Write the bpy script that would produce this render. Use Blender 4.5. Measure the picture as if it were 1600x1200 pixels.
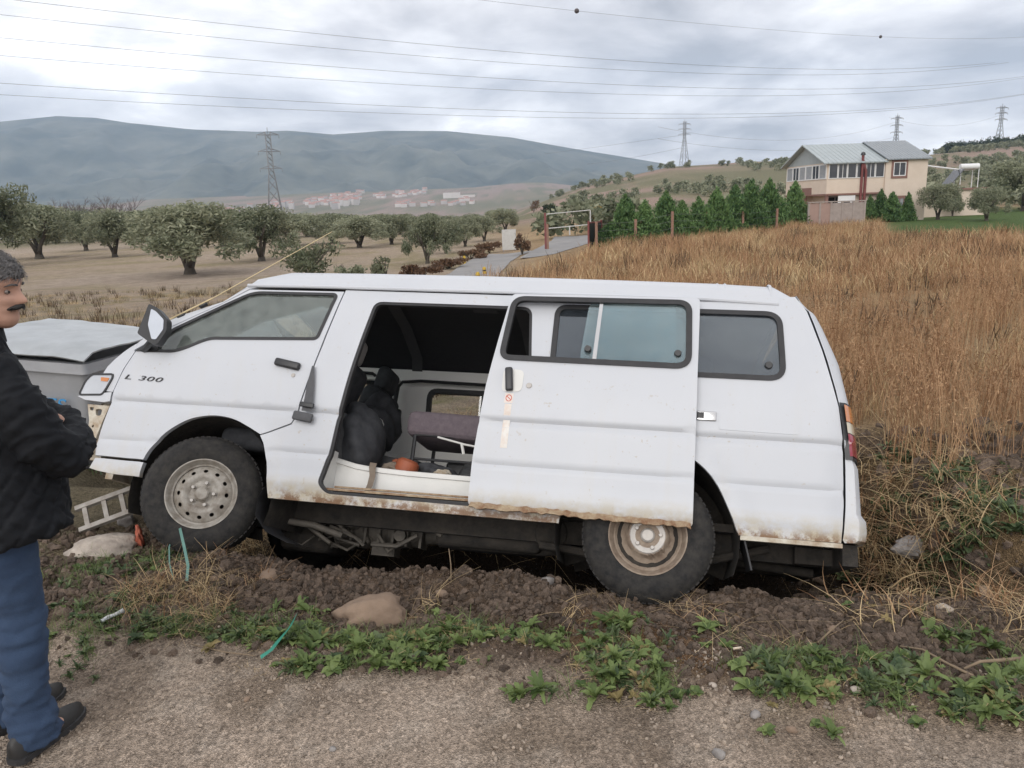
import bpy, bmesh, math, random
import numpy as np
from mathutils import Vector, Matrix, Euler
from mathutils.geometry import delaunay_2d_cdt
from math import pi, sin, cos, radians

S = bpy.context.scene
for o in list(bpy.data.objects): bpy.data.objects.remove(o)
COL = S.collection
random.seed(7); RNG = np.random.default_rng(7)

# ---------------------------------------------------------------- camera
EYE = Vector((0, 0, 1.8))
cam = bpy.data.objects.new('camera', bpy.data.cameras.new('camera')); COL.objects.link(cam)
cam.data.sensor_width = 36; cam.data.lens = 36*1205/1600
cam.data.clip_start = 0.05; cam.data.clip_end = 20000
cam.matrix_world = Matrix.Translation(EYE) @ Matrix.Rotation(radians(77), 4, 'X') @ Matrix.Rotation(radians(-2), 4, 'Z')
S.camera = cam

# ---------------------------------------------------------------- sky and light (overcast day)
SUN_EL, SUN_AZ = 37, 198         # degrees; azimuth clockwise from +Y: behind the camera, a little to the left
W = bpy.data.worlds.new('World'); S.world = W; W.use_nodes = True
def build_world():
    nt = W.node_tree; nt.nodes.clear(); N = nt.nodes.new; L = nt.links.new
    out = N('ShaderNodeOutputWorld'); bg = N('ShaderNodeBackground'); bg.inputs['Strength'].default_value = 0.1
    sky = N('ShaderNodeTexSky'); sky.sky_type = 'NISHITA'; sky.sun_disc = False
    sky.sun_elevation = radians(SUN_EL); sky.sun_rotation = radians(SUN_AZ)
    tc = N('ShaderNodeTexCoord'); sep = N('ShaderNodeSeparateXYZ'); L(tc.outputs['Generated'], sep.inputs[0])
    def math_(op, a, b=None, c=False):
        m = N('ShaderNodeMath'); m.operation = op; m.use_clamp = c
        for i, v in enumerate((a, b)):
            if v is None: continue
            if isinstance(v, (int, float)): m.inputs[i].default_value = v
            else: L(v, m.inputs[i])
        return m.outputs[0]
    den = math_('ADD', math_('MAXIMUM', sep.outputs[2], 0.0), 0.22)
    cx = math_('DIVIDE', sep.outputs[0], den); cy = math_('DIVIDE', sep.outputs[1], den)
    com = N('ShaderNodeCombineXYZ'); L(cx, com.inputs[0]); L(cy, com.inputs[1])
    n1 = N('ShaderNodeTexNoise'); n1.inputs['Scale'].default_value = 1.5; n1.inputs['Detail'].default_value = 8
    n1.inputs['Roughness'].default_value = 0.55; n1.inputs['Distortion'].default_value = 0.25; L(com.outputs[0], n1.inputs['Vector'])
    n2 = N('ShaderNodeTexNoise'); n2.inputs['Scale'].default_value = 0.6; n2.inputs['Detail'].default_value = 2
    mp = N('ShaderNodeMapping'); mp.inputs['Location'].default_value = (3.1, 1.7, 0); L(com.outputs[0], mp.inputs[0]); L(mp.outputs[0], n2.inputs['Vector'])
    mix = math_('ADD', math_('MULTIPLY', n1.outputs['Fac'], 0.62), math_('MULTIPLY', n2.outputs['Fac'], 0.38))
    r = N('ShaderNodeValToRGB'); L(mix, r.inputs[0])
    e = r.color_ramp.elements
    e[0].position = 0.39; e[0].color = (0.38, 0.37, 0.38, 1)
    e[1].position = 0.60; e[1].color = (1.42, 1.38, 1.34, 1)
    a = e.new(0.47); a.color = (0.69, 0.665, 0.67, 1)
    a = e.new(0.55); a.color = (1.02, 0.99, 0.98, 1)
    sc = N('ShaderNodeVectorMath'); sc.operation = 'SCALE'; sc.inputs['Scale'].default_value = 10.0; L(r.outputs[0], sc.inputs[0])
    mx = N('ShaderNodeMix'); mx.data_type = 'RGBA'; mx.inputs[0].default_value = 0.96
    L(sky.outputs[0], mx.inputs[6]); L(sc.outputs[0], mx.inputs[7])
    L(mx.outputs[2], bg.inputs[0]); L(bg.outputs[0], out.inputs[0])
build_world()
sl = bpy.data.lights.new('sun', 'SUN'); sl.energy = 1.15; sl.angle = radians(40); sl.color = (1.0, 0.97, 0.93)
sun = bpy.data.objects.new('sun', sl); COL.objects.link(sun)
_d = Vector((sin(radians(SUN_AZ))*cos(radians(SUN_EL)), cos(radians(SUN_AZ))*cos(radians(SUN_EL)), sin(radians(SUN_EL))))
sun.rotation_euler = _d.to_track_quat('Z', 'Y').to_euler(); sun.location = (0, 0, 30)
S.view_settings.view_transform = 'Standard'; S.view_settings.look = 'None'; S.view_settings.gamma = 1
S.view_settings.exposure = 0.5; S.view_settings.use_curve_mapping = False
try:
    S.cycles.volume_bounces = 1; S.cycles.max_bounces = 10; S.cycles.diffuse_bounces = 7; S.cycles.transparent_max_bounces = 12
    S.cycles.volume_step_rate = 1.0
except Exception: pass

# ---------------------------------------------------------------- terrain
def _hash(ix, iy, s):
    h = (ix*374761393 + iy*668265263 + s*974634777) & 0xFFFFFFFF
    h = ((h ^ (h >> 13))*1274126177) & 0xFFFFFFFF
    return ((h ^ (h >> 16)) & 0xFFFF)/65535.0
def vnoise(x, y, s=0):
    x = np.asarray(x, float); y = np.asarray(y, float)
    ix = np.floor(x).astype(np.int64); iy = np.floor(y).astype(np.int64)
    fx = x-ix; fy = y-iy; fx = fx*fx*(3-2*fx); fy = fy*fy*(3-2*fy)
    a = _hash(ix, iy, s); b = _hash(ix+1, iy, s); c = _hash(ix, iy+1, s); d = _hash(ix+1, iy+1, s)
    return (a*(1-fx)+b*fx)*(1-fy)+(c*(1-fx)+d*fx)*fy
def fbm(x, y, s=0, o=4):
    t = 0; a = 0.5; k = 1.0
    for i in range(o):
        t = t+a*(vnoise(x*k+i*17.3, y*k-i*9.1, s+i)-0.5); a *= 0.5; k *= 2.03
    return t
def sm(a, b, x):
    t = np.clip((x-a)/(b-a), 0, 1); return t*t*(3-2*t)
HILL_U = [-3.0, -0.30, -0.04, 0.083, 0.207, 0.332, 0.523, 0.664, 1.2, 3.0]
HILL_T = [0.0, 0.0, 0.002, 0.020, 0.041, 0.044, 0.044, 0.052, 0.06, 0.05]
def ditch(x, y):
    "how far into the ditch: 0 outside, 1 at its floor"
    d = y+0.19*x-4.85
    d = d-0.95*sm(-1.75, -2.35, x)
    w = 0.06*(fbm(x*2.2, y*2.2, 31)*2)
    near = sm(-1.32+w, -0.62+w, d+0*x); far = 1-sm(0.25, 1.25, d+w)
    ends = sm(-3.5, -2.6, x)*(1-sm(2.2, 2.6, x+w))
    return near*far*ends
def H(x, y):
    x = np.asarray(x, float); y = np.asarray(y, float)
    yy = np.maximum(y, 0.5); u = np.clip(x/yy, -3, 3)
    v = y+0.19*x
    left = -0.048*np.clip(y-6.5, 0, 36)
    right = -0.10*sm(5, 7, y)-0.012*np.clip(y-6, 0, 50)
    k = sm(-0.09, 0.16, (x-1.0)/np.maximum(yy, 12))
    z = left*(1-k)+right*k
    ht = np.interp(u, HILL_U, HILL_T)
    rise = sm(85, 560, y)
    z = z+(ht*575)*rise
    z = z-14*sm(130, 500, y)*(1-sm(-0.05, 0.10, u))
    z = z+0.085*np.clip(y-1600, 0, 900)*(1-sm(0.0, 0.2, u))
    z = z+np.where(y > 30, fbm(x/60., y/60., 5)*2.2*sm(60, 200, y), 0)
    z = z+fbm(x/5., y/5., 8)*0.25*sm(6.5, 12, y)
    # roadside: flat dirt track, weedy verge, heap of dug soil, ditch
    soil = sm(2.85, 3.15, v)*(1-sm(3.7, 4.2, v))*sm(-3.5, -2.0, x)*(1-sm(2.0, 3.2, x))
    z = z+soil*(-0.035+0.04*sm(-0.9, -1.6, x)+0.12*fbm(x*3, y*3, 11)+0.10*fbm(x*11, y*11, 12)+0.03*fbm(x*26, y*26, 22, 2)-0.07*np.exp(-((x-0.62)/0.32)**2)*sm(3.1, 3.4, v))
    verge = sm(2.45, 2.75, v)*(1-sm(3.1, 3.6, v))
    z = z+verge*(0.02+0.05*fbm(x*6, y*6, 13))
    road = 1-sm(2.4, 2.9, v)
    z = z+road*(0.025*fbm(x*1.3, y*1.3, 14, 3)+0.012*fbm(x*9, y*9, 15, 3))
    z = z-road*0.02*np.exp(-((v-1.95)/0.16)**2)
    rub = sm(1.9, 2.5, x)*(1-sm(5, 7, x))*sm(3.3, 3.8, y)*(1-sm(5.2, 6.2, y))
    z = z+rub*(0.10+0.22*fbm(x*2.5, y*2.5, 16)+0.10*fbm(x*9, y*9, 17))
    dd = ditch(x, y)
    z = z-dd*(0.93+0.05*fbm(x*4, y*4, 18))
    z = z+(dd*(1-dd)*4)*0.10*fbm(x*9, y*9, 19)
    fl = sm(-4.2, -3.2, x)*0+sm(3.4, 4.6, y)*(1-sm(5.6, 6.5, y))*(1-sm(-2.5, -1.7, x))
    z = z+fl*0.06*fbm(x*5, y*5, 21)
    return z

# ---------------------------------------------------------------- helpers: materials
MATS = {}
def mat(name, c1, c2=None, scale=6.0, rough=0.6, metal=0.0, bump=0.0, bscale=None, spec=0.5, coat=0.0, obj_random=0.0, detail=6, contrast=0.22, coords='Object'):
    m = bpy.data.materials.new(name); m.use_nodes = True; nt = m.node_tree; N = nt.nodes.new; L = nt.links.new
    p = nt.nodes['Principled BSDF']; p.inputs['Roughness'].default_value = rough; p.inputs['Metallic'].default_value = metal
    p.inputs['Specular IOR Level'].default_value = spec; p.inputs['Coat Weight'].default_value = coat
    p.inputs['Coat Roughness'].default_value = 0.08
    tc = N('ShaderNodeTexCoord')
    if c2 is None: c2 = tuple(v*0.8 for v in c1)
    n = N('ShaderNodeTexNoise'); n.inputs['Scale'].default_value = scale; n.inputs['Detail'].default_value = detail; n.inputs['Roughness'].default_value = 0.62
    L(tc.outputs[coords], n.inputs['Vector'])
    r = N('ShaderNodeValToRGB'); r.color_ramp.elements[0].position = 0.5-contrast; r.color_ramp.elements[1].position = 0.5+contrast
    r.color_ramp.elements[0].color = (*c1, 1); r.color_ramp.elements[1].color = (*c2, 1)
    L(n.outputs['Fac'], r.inputs[0]); last = r.outputs[0]
    if obj_random:
        oi = N('ShaderNodeObjectInfo'); hs = N('ShaderNodeHueSaturation')
        mr = N('ShaderNodeMapRange'); mr.inputs[3].default_value = 1-obj_random; mr.inputs[4].default_value = 1+obj_random
        L(oi.outputs['Random'], mr.inputs[0]); L(mr.outputs[0], hs.inputs['Value']); L(last, hs.inputs['Color']); last = hs.outputs[0]
    L(last, p.inputs['Base Color'])
    if bump:
        b = N('ShaderNodeBump'); b.inputs['Strength'].default_value = 0.6; b.inputs['Distance'].default_value = bump
        n2 = N('ShaderNodeTexNoise'); n2.inputs['Scale'].default_value = bscale or scale*4; n2.inputs['Detail'].default_value = 5
        L(tc.outputs[coords], n2.inputs['Vector']); L(n2.outputs['Fac'], b.inputs['Height']); L(b.outputs[0], p.inputs['Normal'])
    MATS[name] = m
    return m
def emit_free_glass(name, tint, gloss=(0.9, 0.95, 1.0), base=0.08, dust=0.0, dustcol=(0.4, 0.4, 0.38)):
    m = bpy.data.materials.new(name); m.use_nodes = True; nt = m.node_tree; nt.nodes.clear(); N = nt.nodes.new; L = nt.links.new
    out = N('ShaderNodeOutputMaterial'); tr = N('ShaderNodeBsdfTransparent'); gl = N('ShaderNodeBsdfGlossy')
    tr.inputs[0].default_value = (*tint, 1); gl.inputs[0].default_value = (*gloss, 1); gl.inputs['Roughness'].default_value = 0.02
    lw = N('ShaderNodeFresnel'); lw.inputs[0].default_value = 1.52
    ad = N('ShaderNodeMath'); ad.operation = 'ADD'; ad.inputs[1].default_value = base; ad.use_clamp = True; L(lw.outputs[0], ad.inputs[0])
    mx = N('ShaderNodeMixShader'); L(ad.outputs[0], mx.inputs[0]); L(tr.outputs[0], mx.inputs[1]); L(gl.outputs[0], mx.inputs[2]); last = mx
    if dust:
        df = N('ShaderNodeBsdfDiffuse'); df.inputs[0].default_value = (*dustcol, 1)
        tc = N('ShaderNodeTexCoord'); n = N('ShaderNodeTexNoise'); n.inputs['Scale'].default_value = 14; n.inputs['Detail'].default_value = 8
        L(tc.outputs['Object'], n.inputs['Vector'])
        mu = N('ShaderNodeMath'); mu.operation = 'MULTIPLY'; mu.inputs[1].default_value = dust*2; L(n.outputs['Fac'], mu.inputs[0])
        m2 = N('ShaderNodeMixShader'); L(mu.outputs[0], m2.inputs[0]); L(mx.outputs[0], m2.inputs[1]); L(df.outputs[0], m2.inputs[2]); last = m2
    L(last.outputs[0], out.inputs[0]); MATS[name] = m
    return m
def leaf_mat(name, c1, c2, scale=1.2, trans=0.25, rough=0.6):
    m = bpy.data.materials.new(name); m.use_nodes = True; nt = m.node_tree; nt.nodes.clear(); N = nt.nodes.new; L = nt.links.new
    out = N('ShaderNodeOutputMaterial'); df = N('ShaderNodeBsdfPrincipled'); tl = N('ShaderNodeBsdfTranslucent'); mx = N('ShaderNodeMixShader'); mx.inputs[0].default_value = trans
    df.inputs['Roughness'].default_value = rough; df.inputs['Specular IOR Level'].default_value = 0.3
    at = N('ShaderNodeAttribute'); at.attribute_name = 'tone'
    oi = N('ShaderNodeObjectInfo')
    ad = N('ShaderNodeMath'); ad.operation = 'MULTIPLY_ADD'; ad.inputs[1].default_value = 0.35; ad.inputs[2].default_value = -0.17; L(oi.outputs['Random'], ad.inputs[0])
    sm_ = N('ShaderNodeMath'); sm_.operation = 'ADD'; sm_.use_clamp = True; L(ad.outputs[0], sm_.inputs[0]); L(at.outputs['Fac'], sm_.inputs[1])
    r = N('ShaderNodeValToRGB'); r.color_ramp.elements[0].color = (*c1, 1); r.color_ramp.elements[1].color = (*c2, 1)
    r.color_ramp.elements[0].position = 0.1; r.color_ramp.elements[1].position = 0.9
    L(sm_.outputs[0], r.inputs[0]); L(r.outputs[0], df.inputs['Base Color']); L(r.outputs[0], tl.inputs[0])
    L(df.outputs[0], mx.inputs[1]); L(tl.outputs[0], mx.inputs[2]); L(mx.outputs[0], out.inputs[0]); MATS[name] = m
    return m

# ---------------------------------------------------------------- helpers: objects
def tag(o, label=None, cat=None, group=None, kind=None):
    if label: o['label'] = label
    if cat: o['category'] = cat
    if group: o['group'] = group
    if kind: o['kind'] = kind
    return o
def thing(name, label, cat, loc=(0, 0, 0), rotz=0.0, group=None):
    o = bpy.data.objects.new(name, None); COL.objects.link(o); o.empty_display_size = 0.2
    o.location = loc; o.rotation_euler = (0, 0, rotz)
    return tag(o, label, cat, group)
def link(name, me, m=None, parent=None, sharp=None):
    o = bpy.data.objects.new(name, me); COL.objects.link(o)
    if m is not None:
        for mm in (m if isinstance(m, (list, tuple)) else [m]): me.materials.append(mm)
    if parent is not None: o.parent = parent
    if sharp is not None:
        me.shade_smooth()
        if sharp < 180: me.set_sharp_from_angle(angle=radians(sharp))
    return o
def pymesh(name, v, f):
    me = bpy.data.meshes.new(name); me.from_pydata([tuple(map(float, p)) for p in v], [], [tuple(map(int, q)) for q in f]); me.update()
    return me
def fixn(me):
    b = bmesh.new(); b.from_mesh(me); bmesh.ops.recalc_face_normals(b, faces=b.faces); b.to_mesh(me); b.free(); return me
class MB:
    "collects simple solids into one mesh"
    def __init__(s): s.v = []; s.f = []
    def add(s, v, f):
        k = len(s.v); s.v += [tuple(p) for p in v]; s.f += [tuple(i+k for i in q) for q in f]; return s
    def box(s, x0, x1, y0, y1, z0, z1, M=None):
        v = [Vector((x, y, z)) for x in (x0, x1) for y in (y0, y1) for z in (z0, z1)]
        if M is not None: v = [M @ p for p in v]
        return s.add(v, [(0, 1, 3, 2), (4, 6, 7, 5), (0, 4, 5, 1), (2, 3, 7, 6), (0, 2, 6, 4), (1, 5, 7, 3)])
    def tube(s, pts, r, n=8, cap=True):
        pts = [Vector(p) for p in pts]; k = len(pts)
        rr = r if isinstance(r, (list, tuple)) else [r]*k
        v = []; f = []; u = None
        for i, p in enumerate(pts):
            t = (pts[min(i+1, k-1)]-pts[max(i-1, 0)]).normalized()
            if u is None: u = t.orthogonal().normalized()
            else: u = (u-t*u.dot(t)).normalized()
            w = t.cross(u)
            for j in range(n):
                a = 2*pi*j/n; v.append(p+(u*cos(a)+w*sin(a))*rr[i])
        for i in range(k-1):
            for j in range(n): f.append((i*n+j, i*n+(j+1) % n, (i+1)*n+(j+1) % n, (i+1)*n+j))
        if cap: f.append(tuple(range(n))[::-1]); f.append(tuple((k-1)*n+j for j in range(n)))
        return s.add(v, f)
    def lathe(s, prof, n=32, M=None, closed=False):
        "prof: (r, h) about the y axis"
        v = []; f = []; k = len(prof)
        for j in range(n):
            a = 2*pi*j/n
            for r, h in prof: v.append(Vector((r*cos(a), h, r*sin(a))))
        for j in range(n):
            for i in range(k if closed else k-1):
                i2 = (i+1) % k; j2 = (j+1) % n
                f.append((j*k+i, j*k+i2, j2*k+i2, j2*k+i))
        if M is not None: v = [M @ p for p in v]
        return s.add(v, f)
    def grid(s, rows):
        k = len(rows[0]); v = [p for r in rows for p in r]
        return s.add(v, [(i*k+j, i*k+j+1, (i+1)*k+j+1, (i+1)*k+j) for i in range(len(rows)-1) for j in range(k-1)])
    def mesh(s, name): return fixn(pymesh(name, s.v, s.f))
    def build(s, name, m, parent=None, sharp=40): return link(name, s.mesh(name), m, parent, sharp)
def bevel(o, w=0.01, seg=2):
    b = bmesh.new(); b.from_mesh(o.data)
    bmesh.ops.bevel(b, geom=list(b.edges), offset=w, segments=seg, affect='EDGES', profile=0.5, clamp_overlap=True)
    b.to_mesh(o.data); b.free(); o.data.shade_smooth(); o.data.set_sharp_from_angle(angle=radians(40)); return o
def evaluated(me, mods):
    "mesh after modifiers, without bpy.ops"
    o = bpy.data.objects.new('tmp_shape', me); COL.objects.link(o)
    for t, kw in mods:
        md = o.modifiers.new(t, t)
        for k, v in kw.items(): setattr(md, k, v)
    dg = bpy.context.evaluated_depsgraph_get(); dg.update()
    r = bpy.data.meshes.new_from_object(o.evaluated_get(dg)); bpy.data.objects.remove(o); return r
def copy_tree(o, parent=None):
    c = o.copy(); COL.objects.link(c)
    if parent is not None: c.parent = parent
    for ch in list(o.children): copy_tree(ch, c)
    return c

# ---------------------------------------------------------------- helpers: sheet-metal panels in (x, z) with holes
def rnd(pts, r, n=5):
    out = []; k = len(pts)
    for i in range(k):
        ri = r[i] if isinstance(r, (list, tuple)) else r
        p = Vector(pts[i]); a = Vector(pts[i-1]); b = Vector(pts[(i+1) % k])
        if ri <= 0: out.append(tuple(p)); continue
        da = (a-p); db = (b-p); q = min(ri, da.length*0.45, db.length*0.45)
        A = p+da.normalized()*q; B = p+db.normalized()*q
        for j in range(n+1):
            t = j/n; out.append(tuple(A*(1-t)**2+p*2*t*(1-t)+B*t*t))
    return out
def area2(p): return sum(p[i-1][0]*p[i][1]-p[i][0]*p[i-1][1] for i in range(len(p)))
def inset(pts, d):
    "polygon offset inward by d (negative: outward)"
    sg = 1 if area2(pts) > 0 else -1; k = len(pts); out = []
    for i in range(k):
        a = Vector(pts[i-1]); p = Vector(pts[i]); b = Vector(pts[(i+1) % k])
        e1 = (p-a).normalized(); e2 = (b-p).normalized()
        n1 = Vector((-e1.y, e1.x))*sg; n2 = Vector((-e2.y, e2.x))*sg
        m = n1+n2; m = m.normalized() if m.length > 1e-6 else n1
        out.append(tuple(p+m*d/max(0.45, m.dot(n1))))
    return out
def dens(pts, h):
    out = []; k = len(pts)
    for i in range(k):
        a = Vector(pts[i]); b = Vector(pts[(i+1) % k]); n = max(1, int((b-a).length/h+0.5))
        for j in range(n): out.append(a.lerp(b, j/n))
    return out
def inside(p, poly):
    x, y = p; c = False; k = len(poly)
    for i in range(k):
        x1, y1 = poly[i-1]; x2, y2 = poly[i]
        if (y1 > y) != (y2 > y) and x < (x2-x1)*(y-y1)/(y2-y1)+x1: c = not c
    return c
def cdt(outline, holes=(), h=0.045, eh=0.03, rows=()):
    loops = [dens(outline, eh)]+[dens(q, eh) for q in holes]
    P = []; E = []
    for lp in loops:
        k = len(P); P += lp; E += [(k+i, k+(i+1) % len(lp)) for i in range(len(lp))]
    ol = [tuple(p) for p in loops[0]]; hl = [[tuple(p) for p in q] for q in loops[1:]]
    xs = [p[0] for p in ol]; zs = [p[1] for p in ol]; B = np.array([tuple(p) for p in P])
    gx = np.arange(min(xs)+h*0.5, max(xs), h); gz = np.arange(min(zs)+h*0.5, max(zs), h)
    for x in gx:
        for z in gz:
            if np.min((B[:, 0]-x)**2+(B[:, 1]-z)**2) > (0.4*h)**2 and inside((x, z), ol) and not any(inside((x, z), q) for q in hl): P.append(Vector((x, z)))
    if rows:
        P = P[:len(B)]+[p for p in P[len(B):] if min(abs(p[1]-z) for z in rows) > 0.012]
        for z in rows:
            for x in np.arange(min(xs)+.02, max(xs), .06):
                if np.min((B[:, 0]-x)**2+(B[:, 1]-z)**2) > .012**2 and inside((x, z), ol) and not any(inside((x, z), q) for q in hl): P.append(Vector((x, z)))
    V, _, F, *_r = delaunay_2d_cdt(P, E, [], 0, 1e-6)
    keep = []
    for f in F:
        c = ((V[f[0]][0]+V[f[1]][0]+V[f[2]][0])/3, (V[f[0]][1]+V[f[1]][1]+V[f[2]][1])/3)
        if inside(c, ol) and not any(inside(c, q) for q in hl): keep.append(tuple(f))
    return [tuple(p) for p in V], keep
def panel(name, outline, holes, fy, thick, m, parent, h=0.045, eh=0.03, sharp=32, flip=False, rows=()):
    "a sheet following y = fy(x, z), with thickness towards +y"
    V, F = cdt(outline, holes, h, eh, rows); n = len(V)
    v = [(x, fy(x, z), z) for x, z in V]+[(x, fy(x, z)+thick, z) for x, z in V]
    cnt = {}
    for f in F:
        for i in range(3):
            a, b = f[i], f[(i+1) % 3]; cnt[(a, b)] = 1
    ff = list(F)+[tuple(i+n for i in f[::-1]) for f in F]
    for (a, b) in cnt:
        if (b, a) not in cnt: ff.append((b, a, a+n, b+n))
    if flip: v = [(x, 1.69-y, z) for x, y, z in v]
    me = pymesh(name, v, ff); fixn(me)
    return link(name, me, m, parent, sharp)
def text(name, s, size, m, parent, M, extrude=0.002, shear=0.0, sx=1.0, align='LEFT'):
    c = bpy.data.curves.new(name, 'FONT'); c.body = s; c.size = size; c.extrude = extrude; c.shear = shear; c.align_x = align
    o = bpy.data.objects.new('tmp_text', c); COL.objects.link(o)
    dg = bpy.context.evaluated_depsgraph_get(); dg.update()
    me = bpy.data.meshes.new_from_object(o.evaluated_get(dg)); bpy.data.objects.remove(o)
    me.transform(M @ Matrix.Diagonal((sx, 1, 1, 1)))
    return link(name, me, m, parent)

# ---------------------------------------------------------------- ground sheet
def grow(a, step, far, k):
    out = []; s = step
    while abs(a) < abs(far):
        s *= k; a += s if far > 0 else -s; out.append(a)
    return out
def build_ground():
    xs = np.arange(-4.3, 4.31, 0.03); ys = np.arange(1.35, 6.9, 0.03)
    X = np.array(grow(-4.3, 0.03, -7000, 1.055)[::-1]+list(xs)+grow(4.3, 0.03, 7000, 1.055))
    Y = np.array(grow(1.35, 0.06, -300, 1.16)[::-1]+list(ys)+grow(6.87, 0.03, 5200, 1.045))
    gx, gy = np.meshgrid(X, Y); z = H(gx, gy)
    nx, ny = len(X), len(Y)
    me = bpy.data.meshes.new('ground'); co = np.stack([gx, gy, z], -1).reshape(-1, 3)
    i = np.arange(nx*ny).reshape(ny, nx); q = np.stack([i[:-1, :-1], i[:-1, 1:], i[1:, 1:], i[1:, :-1]], -1).reshape(-1, 4)
    me.vertices.add(len(co)); me.vertices.foreach_set('co', co.ravel())
    me.loops.add(q.size); me.loops.foreach_set('vertex_index', q.ravel().astype(np.int32))
    me.polygons.add(len(q)); me.polygons.foreach_set('loop_start', np.arange(0, q.size, 4, dtype=np.int32))
    me.update(calc_edges=True); me.validate()
    # albedo by what the ground is made of, plus painted shade in the ditch
    x = co[:, 0]; y = co[:, 1]; v = y+0.19*x; yy = np.maximum(y, 1.0); u = x/yy
    def mixc(c, d, k): return c*(1-k[:, None])+np.array(d)[None, :]*k[:, None]
    n1 = fbm(x*0.5, y*0.5, 41, 5)+0.5; n2 = fbm(x*3, y*3, 42, 5)+0.5; n3 = fbm(x*0.06, y*0.06, 43, 5)+0.5; n4 = fbm(x/90, y/90, 44, 5)+0.5; n5 = fbm(x*9, y*9, 45, 4)+0.5
    c = np.tile(np.array([0.30, 0.21, 0.12]), (len(x), 1))                  # dry field
    c = mixc(c, (0.36, 0.26, 0.15), sm(0.4, 0.7, n1))
    # orchard on the left: grazed tan earth with green-ochre tufts
    orch = 1-sm(-0.07, 0.03, u-1.0/yy)
    oc = mixc(np.tile(np.array([0.33, 0.262, 0.195]), (len(x), 1)), (0.25, 0.21, 0.115), sm(0.45, 0.75, n1)*0.9)
    oc = mixc(oc, (0.37, 0.30, 0.24), sm(0.5, 0.75, n3)); oc = mixc(oc, (0.16, 0.16, 0.06), sm(0.55, 0.8, n2)*(1-sm(10, 24, y))*0.8)
    c = c*(1-orch[:, None])+oc*orch[:, None]
    # hills and valley further off
    far = sm(85, 140, y); hc = mixc(np.tile(np.array([0.20, 0.17, 0.11]), (len(x), 1)), (0.27, 0.195, 0.155), sm(0.46, 0.56, n4))
    hc = mixc(hc, (0.155, 0.145, 0.085), sm(0.50, 0.62, fbm(x/45, y/45, 47, 5)+0.5))
    c = c*(1-far[:, None])+hc*far[:, None]
    lawn = sm(0.465, 0.50, u)*sm(38, 42, y)*(1-sm(90, 110, y)); c = mixc(c, (0.075, 0.115, 0.035), lawn)
    # roadside strip
    road = 1-sm(2.45, 2.85, v+0.3*(n1-0.5)); rc = mixc(np.tile(np.array([0.41, 0.33, 0.262]), (len(x), 1)), (0.27, 0.212, 0.162), sm(0.4, 0.68, n2))
    rc = mixc(rc, (0.46, 0.385, 0.315), sm(0.54, 0.72, n5)*0.6); rc = mixc(rc, (0.27, 0.215, 0.165), sm(0.45, 0.65, n1)*0.6)
    soil = (1-road)*(1-sm(5.6, 6.3, v)); sc_ = mixc(np.tile(np.array([0.165, 0.118, 0.084]), (len(x), 1)), (0.090, 0.062, 0.043), sm(0.4, 0.65, n5))
    sc_ = mixc(sc_, (0.17, 0.095, 0.045), sm(0.56, 0.72, n2)*0.7); sc_ = mixc(sc_, (0.17, 0.128, 0.092), sm(0.5, 0.7, n1)*0.5)
    right = sm(2.1, 2.7, x)*sm(3.0, 3.6, y); sc_ = mixc(sc_, (0.20, 0.14, 0.07), right*0.7*sm(0.3, 0.6, n2))
    leftg = (1-sm(-2.6, -1.9, x))*sm(3.0, 4.0, y); sc_ = mixc(sc_, (0.15, 0.13, 0.085), leftg*0.8)
    sc_ = mixc(sc_, (0.030, 0.022, 0.016), sm(0.3, 0.8, ditch(x, y)))  # dark hollow under the van: shade painted into the soil colour
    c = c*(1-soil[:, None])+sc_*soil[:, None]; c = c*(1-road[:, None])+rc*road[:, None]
    wet = road*np.exp(-((v-1.95)/0.14)**2)*sm(0.35, 0.6, n1); c = mixc(c, (0.12, 0.098, 0.078), wet*0.7)
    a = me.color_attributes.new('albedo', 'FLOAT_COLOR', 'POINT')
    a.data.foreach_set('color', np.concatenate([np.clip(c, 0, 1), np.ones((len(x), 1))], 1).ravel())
    m = bpy.data.materials.new('earth'); m.use_nodes = True; nt = m.node_tree; N = nt.nodes.new; L = nt.links.new
    p = nt.nodes['Principled BSDF']; p.inputs['Roughness'].default_value = 0.95; p.inputs['Specular IOR Level'].default_value = 0.15
    at = N('ShaderNodeAttribute'); at.attribute_name = 'albedo'; tc = N('ShaderNodeTexCoord')
    na = N('ShaderNodeTexNoise'); na.inputs['Scale'].default_value = 46; na.inputs['Detail'].default_value = 8; na.inputs['Roughness'].default_value = 0.75
    nb = N('ShaderNodeTexVoronoi'); nb.inputs['Scale'].default_value = 130
    nc = N('ShaderNodeTexNoise'); nc.inputs['Scale'].default_value = 1.6; nc.inputs['Detail'].default_value = 8; nc.inputs['Roughness'].default_value = 0.7
    for n_ in (na, nb, nc): L(tc.outputs['Object'], n_.inputs['Vector'])
    def mr(s, a0, b0, c0, d0):
        k = N('ShaderNodeMapRange'); k.inputs[1].default_value = a0; k.inputs[2].default_value = b0; k.inputs[3].default_value = c0; k.inputs[4].default_value = d0; L(s, k.inputs[0]); return k.outputs[0]
    v1 = mr(na.outputs['Fac'], 0.32, 0.68, 0.45, 1.55); v2 = mr(nb.outputs['Color'], 0.0, 1.0, 0.62, 1.4); v3 = mr(nc.outputs['Fac'], 0.3, 0.7, 0.75, 1.25)
    mu = N('ShaderNodeMath'); mu.operation = 'MULTIPLY'; L(v1, mu.inputs[0]); L(v2, mu.inputs[1])
    mu2 = N('ShaderNodeMath'); mu2.operation = 'MULTIPLY'; L(mu.outputs[0], mu2.inputs[0]); L(v3, mu2.inputs[1])
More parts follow.
